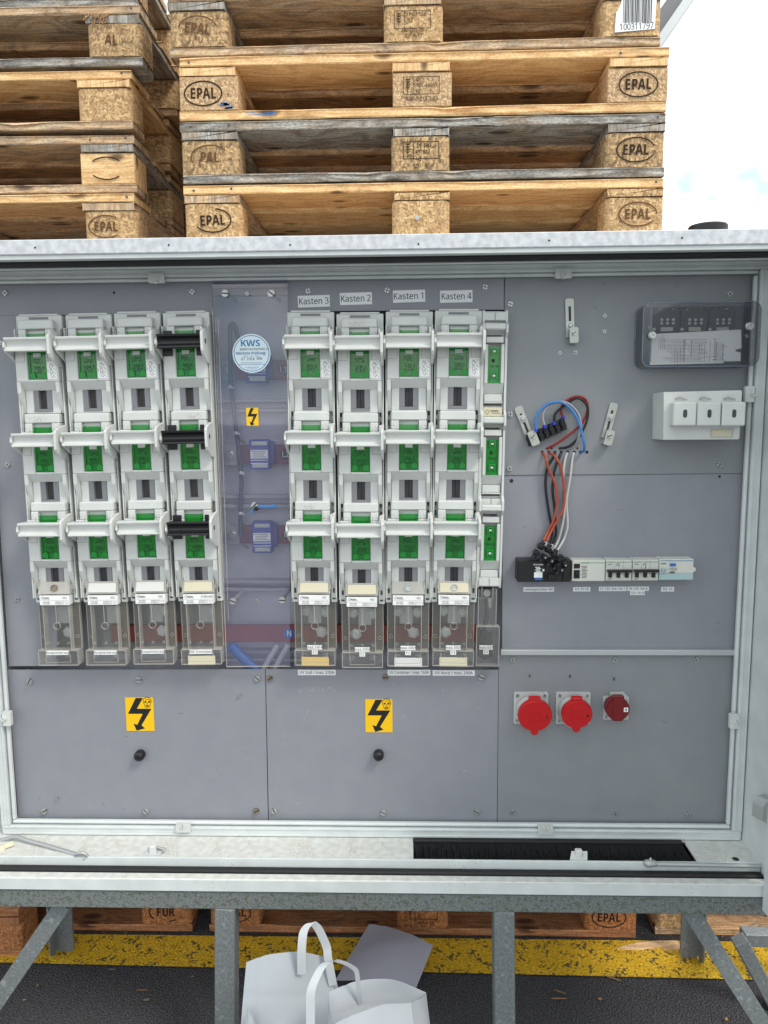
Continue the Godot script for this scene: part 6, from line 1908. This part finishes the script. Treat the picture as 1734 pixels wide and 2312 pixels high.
	for i in 3: face(st, -w * 0.10 + 0.001 * i, h * (0.06 - i * 0.06), w * (0.26 - 0.05 * i), h * 0.02, zf, zf + 0.0002)
	part("print", st, M.ink_soft, t)
	text("I", 0.0042, M.ink, t, Vector3(-w * 0.38, 0.0, zf + 0.0052))
	# black terminal block hanging in front of the black breaker
	t = thing("loose_terminal_block", "loose black screw terminal block hanging in front of the black breaker", "terminal block", Vector3(0.3041, 1.1349, -1.575))
	o = t.position
	var pts := [Vector3(0.2848, 1.1681, -1.572), Vector3(0.2762, 1.1547, -1.572), Vector3(0.3002, 1.1613, -1.572), Vector3(0.2917, 1.1457, -1.572), Vector3(0.3125, 1.1512, -1.572), Vector3(0.3061, 1.1378, -1.572), Vector3(0.3236, 1.14, -1.572), Vector3(0.3206, 1.1288, -1.572), Vector3(0.3348, 1.1288, -1.572), Vector3(0.3274, 1.1187, -1.572)]
	for i in pts.size():
		st = mb()
		var q: Vector3 = pts[i] - o
		var b := Basis(Vector3(0, 0, 1), -0.62 + 0.1 * (i % 3))
		box(st, q, Vector3(0.0145, 0.0125, 0.016), 0.003, b)
		lathe(st, [Vector2(0.0052, 0), Vector2(0.0050, 0.005), Vector2(0.0036, 0.0055), Vector2(0.0034, 0.002), Vector2(0, 0.002)], q + b * Vector3(0.001, 0.001, 0.008), Vector3(0, 0, 1), 12)
		lathe(st, [Vector2(0.0050, 0), Vector2(0.0050, 0.006), Vector2(0.0035, 0.006)], q + b * Vector3(0.0, 0.006 if i % 2 == 0 else -0.006, 0), b * Vector3(0, 1.0 if i % 2 == 0 else -1.0, 0), 10)
		part("terminal", st, M.black, t)
		if i in [3, 5, 8, 9]:
			st = mb()
			lathe(st, [Vector2(0.0020, 0), Vector2(0.0018, 0.001), Vector2(0, 0.0014)], q + b * Vector3(0.001, 0.001, 0.0125), Vector3(0, 0, 1), 8)
			part("terminal_screw", st, M.zinc, t)
	var k := 0
	for q in [[Vector3(0.293, 1.1744, -1.59), Vector3(0.2885, 1.1675, -1.585)], [Vector3(0.2997, 1.1734, -1.59), Vector3(0.2951, 1.1666, -1.585)], [Vector3(0.3063, 1.1695, -1.59), Vector3(0.3018, 1.1618, -1.585)], [Vector3(0.3129, 1.1685, -1.59), Vector3(0.3083, 1.1608, -1.585)], [Vector3(0.3164, 1.1589, -1.59), Vector3(0.3113, 1.1522, -1.585)], [Vector3(0.3235, 1.157, -1.59), Vector3(0.3189, 1.1502, -1.585)]]:
		st = mb()
		tube(st, [q[0] - o, q[1] - o], 0.0042, 8)
		part("end_sleeve", st, M.wire_grey, t)
		k += 1

func sockets() -> void:
	var D := 1.6195
	for i in 2:
		var name_s: String = ["large red industrial socket with a round flap marked 7, left of three", "red industrial socket with a round flap in the middle of three"][i]
		var t := thing("industrial_socket", name_s, "power socket", [Vector3(0.2775, 0.795, -1.6195), Vector3(0.3711, 0.7953, -1.6195)][i], "red industrial sockets")
		var o := t.position
		var fr: float = 0.038
		var st := mb()
		prism(st, rrect(fr * 2, fr * 1.93, 0.004, 3), Vector3.ZERO, Vector3.RIGHT, Vector3.UP, 0.0, 0.005)
		lathe(st, [Vector2(fr * 0.95, 0.005), Vector2(fr * 0.88, 0.022), Vector2(fr * 0.80, 0.030), Vector2(0, 0.030)], Vector3(0.001, -0.004, 0), Vector3(0, -0.18, 0.98).normalized(), 28)
		part("flange", st, M.socket_grey, t)
		for sx in [-1.0, 1.0]:
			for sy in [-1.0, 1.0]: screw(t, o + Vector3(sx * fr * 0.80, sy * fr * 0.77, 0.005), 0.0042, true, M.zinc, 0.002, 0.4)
		var c: Vector3 = [Vector3(0.2808, 0.7915, -1.578), Vector3(0.3725, 0.7933, -1.582)][i] - o
		var r: float = [0.0372, 0.0335][i]
		st = mb()
		var ax := Vector3(0, -0.16, 0.987).normalized()
		lathe(st, [Vector2(r * 0.985, -0.012), Vector2(r, -0.010), Vector2(r, 0.0), Vector2(r * 0.965, 0.0025), Vector2(0, 0.003)], c, ax, 44)
		var uy := Vector3(0, 0.987, 0.16)
		prism(st, disc(0.0085, 18), c - uy * (r * 1.02), Vector3.RIGHT, uy, -0.008, 0.0018)
		# raised maker's field on the flap
		for q in [[0, 0.009, 0.026, 0.0009], [0, -0.009, 0.026, 0.0009], [-0.013, 0, 0.0009, 0.018], [0.013, 0, 0.0009, 0.018], [-0.004, 0.002, 0.001, 0.010], [0.004, -0.001, 0.009, 0.001]]: box(st, c + Vector3(q[0], 0, 0) + uy * q[1] + ax * 0.0030, Vector3(q[2], q[3], 0.0010), 0.0, Basis(Vector3.RIGHT, uy, ax))
		var fl := part("flap", st, M.red, t)
		st = mb()
		var wq: float = [0.0265, 0.0245][i]
		box(st, Vector3(c.x - 0.000, fr * 0.70, 0.026), Vector3(wq, fr * 0.56, 0.010), 0.002, Basis(Vector3.RIGHT, 0.45))
		part("hinge_strap", st, M.red, t)
		var tx := text(["7", "8"][i], 0.0062, M.ink, t, c + Vector3(r * 0.67, 0, 0) - uy * (r * 0.03) + ax * 0.0032, bold)
		tx.basis = Basis(Vector3.RIGHT, uy, ax)
	# smaller dark red household-type socket
	var t := thing("industrial_socket", "small dark red socket with a flat-bottomed lid and a white 8 label, right of three", "power socket", Vector3(0.4658, 0.7956, -1.6195), "red industrial sockets")
	var o := t.position
	var fw := 0.0559
	var st := mb()
	prism(st, rrect(fw, fw * 0.95, 0.003, 3), Vector3.ZERO, Vector3.RIGHT, Vector3.UP, 0.0, 0.005)
	prism(st, [Vector2(-fw * 0.25, fw * 0.44), Vector2(fw * 0.42, fw * 0.44), Vector2(fw * 0.42, fw * 0.52), Vector2(fw * 0.30, fw * 0.66), Vector2(-fw * 0.25, fw * 0.66)], Vector3.ZERO, Vector3.RIGHT, Vector3.UP, 0.001, 0.020)
	part("flange", st, M.socket_grey, t)
	for sx in [-1.0, 1.0]:
		for sy in [-1.0, 1.0]: screw(t, o + Vector3(sx * fw * 0.38, sy * fw * 0.36, 0.005), 0.0038, true, M.zinc, 0.002, 0.4)
	var c := Vector3(0.4613, 0.8047, -1.585)
	c -= o
	var r := 0.0257
	st = mb()
	var a := []
	for i in 36:
		var an := TAU * i / 36.0
		var q := Vector2(cos(an), sin(an)) * r
		a.append(Vector2(q.x, maxf(q.y, -r * 0.99)))
	a = []
	for i in 25:
		var an := lerpf(-0.55, PI + 0.55, i / 24.0)
		a.append(Vector2(cos(an), sin(an)) * r)
	a.append(Vector2(-r * 0.36, -r * 1.04))
	a.append(Vector2(r * 0.36, -r * 1.04))
	prism(st, a, c, Vector3.RIGHT, Vector3.UP, -0.020, 0.0, -1)
	var b := []
	for q in a: b.append(q * 0.93)
	prism(st, b, c, Vector3.RIGHT, Vector3.UP, 0.0, 0.0022)
	box(st, c + Vector3(-0.0005, 0.001, 0.003), Vector3(r * 0.84, r * 1.86, 0.0020), 0.0006)
	box(st, c + Vector3(0, r * 1.02, -0.004), Vector3(r * 1.0, r * 0.42, 0.012), 0.003)
	part("lid", st, M.red_dark, t)
	st = mb()
	ring(st, c + Vector3(0, -r * 0.62, 0.0040), 0.0032, 0.0036, 0.0007, 0.0008, 14)
	part("lid_emblem", st, M.red, t)
	st = mb()
	face(st, c.x + r * 0.66, c.y + r * 0.0, 0.0094, 0.0098, c.z + 0.0022, c.z + 0.0027)
	var lb := part("number_label", st, M.paper_label, t)
	text("8", 0.0055, M.ink, lb, Vector3(c.x + r * 0.66, c.y, c.z + 0.0028), bold)
	for i in 3:
		var q: Vector3 = [Vector3(0.2741, 0.8669, -1.6195), Vector3(0.3634, 0.8671, -1.6195), Vector3(0.4605, 0.8611, -1.6195)][i]
		var n := thing("number_sticker", ["tiny number sticker above the large left socket", "tiny number sticker above the middle socket", "tiny number sticker above the small dark red socket"][i], "label", q, "number stickers above the sockets")
		st = mb()
		prism(st, rrect(0.0072, 0.0092, 0.001, 2), Vector3.ZERO, Vector3.RIGHT, Vector3.UP, 0.0001, 0.0004)
		part("sticker", st, M.plastic_grey, n)
		text(["7", "8", "8"][i], 0.0062, M.ink, n, Vector3(0, 0, 0.0005), bold)

func signs() -> void:
	note("Kasten 3", "white Kasten label above the strip with the yellow card, leftmost of four", -0.1924, 1.6866, 0.0676, 0.0242, 1.62, 0.022)
	note("Kasten 2", "white Kasten label second from the clear cover sheet", -0.1032, 1.6909, 0.0678, 0.025, 1.62, 0.016)
	note("Kasten 1", "white Kasten label third from the clear cover sheet", 0.0089, 1.6945, 0.0678, 0.025, 1.62, 0.020)
	note("Kasten 4", "white Kasten label nearest the narrow fuse strip", 0.108, 1.6928, 0.0681, 0.0249, 1.62, 0.010)
	note("UV Süd / max. 200A", "white label strip reading UV Süd under the yellow card", -0.2012, 0.875, 0.085, 0.0127, 1.6195, 0.0)
	note("UV Container / max. 160A", "white label strip reading UV Container", 0.0056, 0.8752, 0.0953, 0.0131, 1.6195, 0.006)
	note("UV Nord / max. 200A", "white label strip reading UV Nord", 0.1053, 0.8745, 0.0942, 0.0128, 1.6195, 0.0)
	lightning("warning_sign", "yellow lightning and skull warning sign on the left lower panel", Vector3(-0.6071, 0.7759, -1.6195), 0.0647, 0.0795, true)
	lightning("warning_sign", "yellow lightning and skull warning sign on the middle lower panel", Vector3(-0.0626, 0.7741, -1.6195), 0.0613, 0.0775, true)

# ---------------------------------------------------------------- on the sill and on the roof
func sill_things() -> void:
	var fl := 0.496
	var st := mb()
	tube(st, [Vector3(-0.9549, 0.4881, -1.57), Vector3(-0.9205, 0.497, -1.57), Vector3(-0.8913, 0.5064, -1.568), Vector3(-0.8805, 0.5071, -1.567), Vector3(-0.8569, 0.5035, -1.56), Vector3(-0.7969, 0.5017, -1.54), Vector3(-0.7179, 0.4969, -1.514)], 0.0045, 10)
	var t := world_thing("door_stay_rod", "bent galvanised stay rod lying across the left end of the sill", "rod", Vector3(-0.8091, 0.5044, -1.545), "")
	wpart("rod", st, M.zinc_dull, t)
	st = mb()
	ring(st, Vector3(-0.7116, 0.4965, -1.513), 0.014, 0.0075, 0.0065, 0.008, 20)
	tube(st, curve([Vector3(-0.7229, 0.5016, -1.508), Vector3(-0.7114, 0.5076, -1.505), Vector3(-0.7022, 0.5061, -1.506), Vector3(-0.6967, 0.4987, -1.508), Vector3(-0.7059, 0.4914, -1.508)], 4), 0.0036, 8)
	wpart("hook_eye", st, M.zinc_dull, t)
	t = world_thing("door_stay_rod", "straight galvanised stay rod lying along the right end of the sill", "rod", Vector3(0.6227, 0.4909, -1.51), "")
	st = mb()
	tube(st, [Vector3(0.5129, 0.4957, -1.503), Vector3(0.7681, 0.4933, -1.503)], 0.0046, 10)
	wpart("rod", st, M.zinc_dull, t)
	st = mb()
	lathe(st, [Vector2(0.003, -0.012), Vector2(0.0075, -0.008), Vector2(0.0082, 0.0), Vector2(0.007, 0.010), Vector2(0.0045, 0.016)], Vector3(0.5138, 0.4973, -1.503), Vector3(1, 0, 0), 16)
	box(st, Vector3(0.5163, 0.5053, -1.503), Vector3(0.005, 0.010, 0.005), 0.002)
	wpart("rod_end", st, M.zinc_dull, t)
	for i in 2:
		t = world_thing("door_catch", ["white plastic door catch with a pin on the left part of the sill", "white plastic door catch standing in front of the black brush"][i], "catch", [Vector3(-0.5576, 0.4897, -1.513), Vector3(0.3677, 0.4885, -1.513)][i], "white door catches")
		st = mb()
		prism(st, [Vector2(-0.020, 0.0), Vector2(0.018, 0.0), Vector2(0.022, 0.022), Vector2(-0.012, 0.022)], Vector3(0, 0.004, -0.001), Vector3.RIGHT, Vector3(0, 0.55, -0.83).normalized(), 0.0, 0.002)
		face(st, -0.001, 0.0, 0.075, 0.005, -0.004, -0.002)
		part("base_plate", st, M.plastic_dim if i == 0 else M.plastic, t)
		st = mb()
		box(st, Vector3(0.001, 0.016, -0.010), Vector3(0.015, 0.022, 0.012), 0.002)
		part("catch_block", st, M.card_white, t)
		if i == 0:
			st = mb()
			tube(st, [Vector3(0.006, 0.022, -0.012), Vector3(0.030, 0.018, -0.008)], 0.0028, 8)
			part("pin", st, M.zinc, t)
	t = world_thing("wing_latch", "small cream metal latch at the left edge of the sill", "latch", Vector3(-0.8965, 0.4864, -1.53))
	st = mb()
	bar(st, Vector3(-0.9096, 0.4988, -1.53), Vector3(-0.8782, 0.5048, -1.545), 0.010, 0.004, Vector3(0, 0.6, 0.8), 0.001)
	bar(st, Vector3(-0.9087, 0.4959, -1.528), Vector3(-0.8928, 0.4996, -1.536), 0.014, 0.010, Vector3(0, 0.6, 0.8), 0.002)
	wpart("wing", st, M.card_cream, t)
	st = mb()
	lathe(st, [Vector2(0.009, 0), Vector2(0.009, 0.006), Vector2(0.007, 0.008), Vector2(0, 0.008)], Vector3(-0.8998, 0.4813, -1.528), Vector3(0, 0.9, 0.4).normalized(), 6)
	wpart("nut", st, M.zinc_dull, t)
	# round cap on the roof
	t = world_thing("roof_cap", "flat round black cap on the cabinet roof right of the pallets", "cap", Vector3(0.5841, 1.7957, -1.515))
	st = mb()
	var r := 0.0363
	lathe(st, [Vector2(r * 0.99, -0.004), Vector2(r, 0.0), Vector2(r, 0.0105), Vector2(r * 0.95, 0.0130), Vector2(r * 0.6, 0.0150), Vector2(0, 0.0155)], Vector3(0, 0.0, 0), Vector3.UP, 40)
	part("cap", st, M.black, t)
	t.position.y = 1.7848 + 0.0045
	# leaning metal bar at the top right behind the pallets
	t = world_thing("metal_rail", "grey metal rail slanting down behind the top of the middle pallet stack", "rail", Vector3(0.7951, 2.5738, -2.3))
	st = mb()
	bar(st, Vector3(0.9252, 2.7786, -2.3), Vector3(0.6577, 2.3994, -2.3), 0.026, 0.05, Vector3(0, 0, 1), 0.002)
	wpart("rail_face", st, M.alu, t)
	st = mb()
	bar(st, Vector3(0.8987, 2.7911, -2.32), Vector3(0.6279, 2.4085, -2.32), 0.045, 0.03, Vector3(0, 0, 1), 0.002)
	wpart("rail_back", st, M.plastic_grey, t)

# ---------------------------------------------------------------- on the ground
func sheet_grid(st: SurfaceTool, rows: Array, th := 0.0006) -> void:
	# a bent sheet given by rows of points, smooth, with a little thickness
	st.set_smooth_group(1)
	for i in rows.size() - 1:
		for j in rows[i].size() - 1:
			var a: Vector3 = rows[i][j]
			var b: Vector3 = rows[i][j + 1]
			var c: Vector3 = rows[i + 1][j + 1]
			var d: Vector3 = rows[i + 1][j]
			quad(st, a, b, c, d, Vector3(0, 0.5, 1))
	st.set_smooth_group(-1)

func patch(a: Vector3, b: Vector3, c: Vector3, d: Vector3, bow: Vector3, n := 10, ridge := Vector3.ZERO, top_bow := Vector3.ZERO) -> Array:
	# a upper left, b upper right, c lower right, d lower left
	var rows := []
	for i in n + 1:
		var v := float(i) / n
		var row := []
		for j in n + 1:
			var u := float(j) / n
			var p := a.lerp(b, u).lerp(d.lerp(c, u), v)
			p += bow * sin(PI * u) * (0.4 + 0.6 * sin(PI * minf(v, 0.95)))
			p += ridge * sin(PI * u * 2.0) * sin(PI * v)
			p += top_bow * sin(PI * u) * (1.0 - v)
			p.z += 0.0022 * sin(u * 9.0 + v * 5.0 + a.x * 40.0) * sin(v * 7.0 - u * 4.0 + a.y * 30.0) + 0.0030 * absf(sin(u * 4.2 + v * 2.4 + a.x * 11.0)) * v
			p.z += 0.0022 * maxf(0.0, 1.0 - absf(u - 0.17 - 0.05 * v) * 24.0) - 0.0013 * maxf(0.0, 1.0 - absf(v - 0.30 - 0.10 * u) * 22.0)
			row.append(p)
		rows.append(row)
	return rows

func strap(st: SurfaceTool, pts: Array, w: float, side: Vector3) -> void:
	st.set_smooth_group(1)
	var c := curve(pts, 6)
	for i in c.size() - 1:
		var s := side * w * 0.5
		quad(st, c[i] - s, c[i] + s, c[i + 1] + s, c[i + 1] - s, Vector3(0, 0.3, 1))
	st.set_smooth_group(-1)

func ground_things() -> void:
	# grey sheet of paper propped against the pallet
	var st := mb()
	sheet_grid(st, patch(Vector3(-0.1049, 0.0655, -1.9), Vector3(0.067, 0.0648, -1.82), Vector3(0.0168, 0.006, -1.7284), Vector3(-0.1871, 0.006, -1.7654), Vector3(0.0, 0.030, 0.01), 12))
	var o := part("paper_sheet", st, M.sheet)
	tag(o, "plain grey paper sheet propped up on the ground behind the white bags", "paper")
	# two white paper bags
	var b := world_thing("paper_bag", "left white paper bag with one tall looped handle", "bag", Vector3(-0.25, 0, -1.3), "white paper bags")
	st = mb()
	var a0 := Vector3(-0.3115, 0.3994, -1.32)
	var a1 := Vector3(-0.1562, 0.3904, -1.35)
	var a2 := Vector3(-0.1108, 0.2075, -1.28)
	var a3 := Vector3(-0.3167, 0.2418, -1.24)
	sheet_grid(st, patch(a0, a1, a2, a3, Vector3(0, 0, 0.012), 30, Vector3(0, 0, 0.005), Vector3(0, 0.020, 0.0)))
	wpart("front_panel", st, M.paper, b)
	st = mb()
	var dn := Vector3(0.004, -0.055, -0.03)
	sheet_grid(st, patch(a0 + dn, a1 + dn, a2 + Vector3(0, 0, -0.10), a3 + Vector3(0, 0, -0.10), Vector3(0, 0, -0.01), 8))
	wpart("back_panel", st, M.paper, b)
	for q in [[a0, a3, 0.012], [a1, a2, -0.012]]:
		st = mb()
		sheet_grid(st, patch(q[0] + dn, q[0], q[1], q[1] + Vector3(0, 0, -0.10), Vector3(q[2], 0, 0), 8))
		wpart("gusset", st, M.paper, b)
	st = mb()
	sheet_grid(st, patch(Vector3(-0.3007, 0.3458, -1.285) + Vector3(0.0, 0, 0.014), Vector3(-0.2764, 0.3279, -1.27) + Vector3(0, 0, 0.024), Vector3(-0.2652, 0.2332, -1.25) + Vector3(0, 0, 0.03), Vector3(-0.3129, 0.2467, -1.235) + Vector3(0, 0, 0.012), Vector3(0, 0, 0.004), 6))
	wpart("fold", st, M.paper, b)
	st = mb()
	var wd := 0.0165
	strap(st, [Vector3(-0.2033, 0.3838, -1.31), Vector3(-0.2026, 0.4283, -1.312), Vector3(-0.2012, 0.4532, -1.318), Vector3(-0.1985, 0.4646, -1.325), Vector3(-0.1904, 0.473, -1.33), Vector3(-0.1831, 0.4747, -1.333)], wd, Vector3(1, 0.1, 0))
	strap(st, [Vector3(-0.1848, 0.4746, -1.333), Vector3(-0.1748, 0.4648, -1.334), Vector3(-0.165, 0.4438, -1.335), Vector3(-0.1568, 0.4207, -1.335), Vector3(-0.154, 0.4012, -1.33), Vector3(-0.1449, 0.3493, -1.325)], wd, Vector3(1, 0.35, 0).normalized())
	wpart("handle", st, M.paper_handle, b)
	b = world_thing("paper_bag", "front white paper bag with a low looped handle, right of the other bag", "bag", Vector3(-0.08, 0, -1.2), "white paper bags")
	st = mb()
	a0 = Vector3(-0.1416, 0.4222, -1.22)
	a1 = Vector3(0.0336, 0.3827, -1.27)
	a2 = Vector3(0.0497, 0.2871, -1.2)
	a3 = Vector3(-0.1243, 0.3412, -1.14)
	sheet_grid(st, patch(a0, a1, a2, a3, Vector3(0, 0.0, -0.02), 30, Vector3(0, 0, 0.006), Vector3(0.0, 0.022, 0.0)))
	wpart("back_panel", st, M.paper, b)
	st = mb()
	sheet_grid(st, patch(Vector3(-0.1247, 0.4215, -1.15), Vector3(0.0069, 0.4199, -1.2), Vector3(0.0175, 0.3344, -1.15), Vector3(-0.1315, 0.3794, -1.1), Vector3(0, 0.0, 0.012), 30, Vector3(0, 0, 0.004), Vector3(0.0, 0.016, 0.0)))
	wpart("front_panel", st, M.paper, b)
	st = mb()
	sheet_grid(st, patch(Vector3(0.0069, 0.4199, -1.2), a1, a2, Vector3(0.0175, 0.3344, -1.15), Vector3(0.008, 0, 0), 8))
	wpart("gusset", st, M.paper, b)
	st = mb()
	sheet_grid(st, patch(a0, Vector3(-0.1247, 0.4215, -1.15), Vector3(-0.1315, 0.3794, -1.1), a3, Vector3(-0.008, 0, 0), 8))
	wpart("gusset", st, M.paper, b)
	st = mb()
	strap(st, [Vector3(-0.1627, 0.4238, -1.13), Vector3(-0.1627, 0.46, -1.135), Vector3(-0.162, 0.4882, -1.14), Vector3(-0.1554, 0.5044, -1.15), Vector3(-0.1457, 0.5146, -1.165), Vector3(-0.1359, 0.5137, -1.18), Vector3(-0.1263, 0.5077, -1.19)], 0.0150, Vector3(1, 0.12, 0).normalized())
	strap(st, [Vector3(-0.1263, 0.5077, -1.19), Vector3(-0.1084, 0.4982, -1.195), Vector3(-0.0923, 0.4788, -1.205), Vector3(-0.089, 0.4613, -1.21), Vector3(-0.088, 0.4358, -1.215), Vector3(-0.0856, 0.3989, -1.22)], 0.0090, Vector3(0.9, 0.5, 0).normalized())
	wpart("handle", st, M.paper_handle, b)
	# broken plank and splinters
	st = mb()
	var e := Vector3(0.5674, 0, -1.8924)
	var f := Vector3(0.7439, 0, -1.9094)
	var d := (f - e)
	var side := Vector3(0, 1, 0).cross(d.normalized())
	var pp := []
	for q in [[0.0, 0.0], [0.18, -0.012], [0.45, -0.020], [0.7, -0.022], [1.0, -0.018], [1.0, 0.016], [0.72, 0.016], [0.70, 0.004], [0.3, 0.008]]: pp.append(Vector2(q[0] * d.length(), q[1]))
	prism(st, pp, e + Vector3(0, 0.006, 0), d.normalized(), -side, 0.0, 0.012)
	tag(part("broken_plank", st, M.plank), "pale splintered piece of plank lying on the yellow line at the right", "plank")
	rng.seed = 44
	var spots := [Vector3(0.5273, 0, -1.7845), Vector3(0.3757, 0, -1.7133), Vector3(0.4775, 0, -1.7138), Vector3(0.3834, 0, -1.7352), Vector3(-0.6524, 0, -1.6895), Vector3(-0.6747, 0, -1.7212), Vector3(-0.7798, 0, -1.7918), Vector3(0.7628, 0, -1.6556), Vector3(-0.9591, 0, -1.6837), Vector3(-0.9496, 0, -1.7326), Vector3(-0.5595, 0, -1.7706)]
	var names := ["long thin wood splinter at the lower edge of the yellow line", "straight brown splinter on the asphalt right of the right leg", "small curled brown leaf on the asphalt right of the right leg", "thin dark twig on the asphalt right of the right leg", "curled orange leaf on the asphalt left of the left leg", "thin straw on the asphalt above the orange leaf", "pale straw below the yellow line at the left", "brown wood chip at the lower right corner", "small pale chip near the left brace", "small upright chip between the left brace and the leg", "tiny pale chip left of the left leg"]
	for i in spots.size():
		st = mb()
		var ln: float = [0.05, 0.042, 0.012, 0.03, 0.017, 0.03, 0.022, 0.012, 0.010, 0.008, 0.007][i]
		var wdt: float = [0.003, 0.003, 0.006, 0.002, 0.006, 0.0014, 0.002, 0.007, 0.004, 0.004, 0.003][i]
		prism(st, [Vector2(-ln / 2, 0), Vector2(-ln * 0.2, -wdt / 2), Vector2(ln * 0.3, -wdt * 0.4), Vector2(ln / 2, wdt * 0.1), Vector2(ln * 0.2, wdt / 2), Vector2(-ln * 0.3, wdt * 0.4)], Vector3.ZERO, Vector3.RIGHT, Vector3(0, 0.2, -1).normalized(), 0.0, 0.0015)
		var m := part("leaf" if i in [2, 4] else "wood_splinter", st, M.rusty if i == 4 else M.splinter)
		m.position = spots[i] + Vector3(0, 0.004, 0)
		m.rotation.y = [-0.45, 0.0, 0.2, -0.4, 0.1, 0.05, 0.0, 0.6, 0.2, 1.3, 0.7][i]
		tag(m, names[i], "leaf" if i in [2, 4] else "splinter", "debris on the asphalt")
	# grit and needles that nobody could count
	st = mb()
	rng.seed = 61
	for i in 120:
		var q := Vector3(rng.randf_range(-1.3, 1.2), 0.0055, rng.randf_range(-1.96, -1.15))
		if i < 112: q.z = rng.randf_range(-1.965, -1.90)
		var ln := rng.randf_range(0.002, 0.012)
		box(st, q, Vector3(ln, 0.001, rng.randf_range(0.0006, 0.0014)), 0.0, Basis(Vector3.UP, rng.randf() * TAU))
	o = part("wood_grit", st, M.splinter)
	tag(o, "fine wood chips and needles strewn over the ground", "litter", "", "stuff")
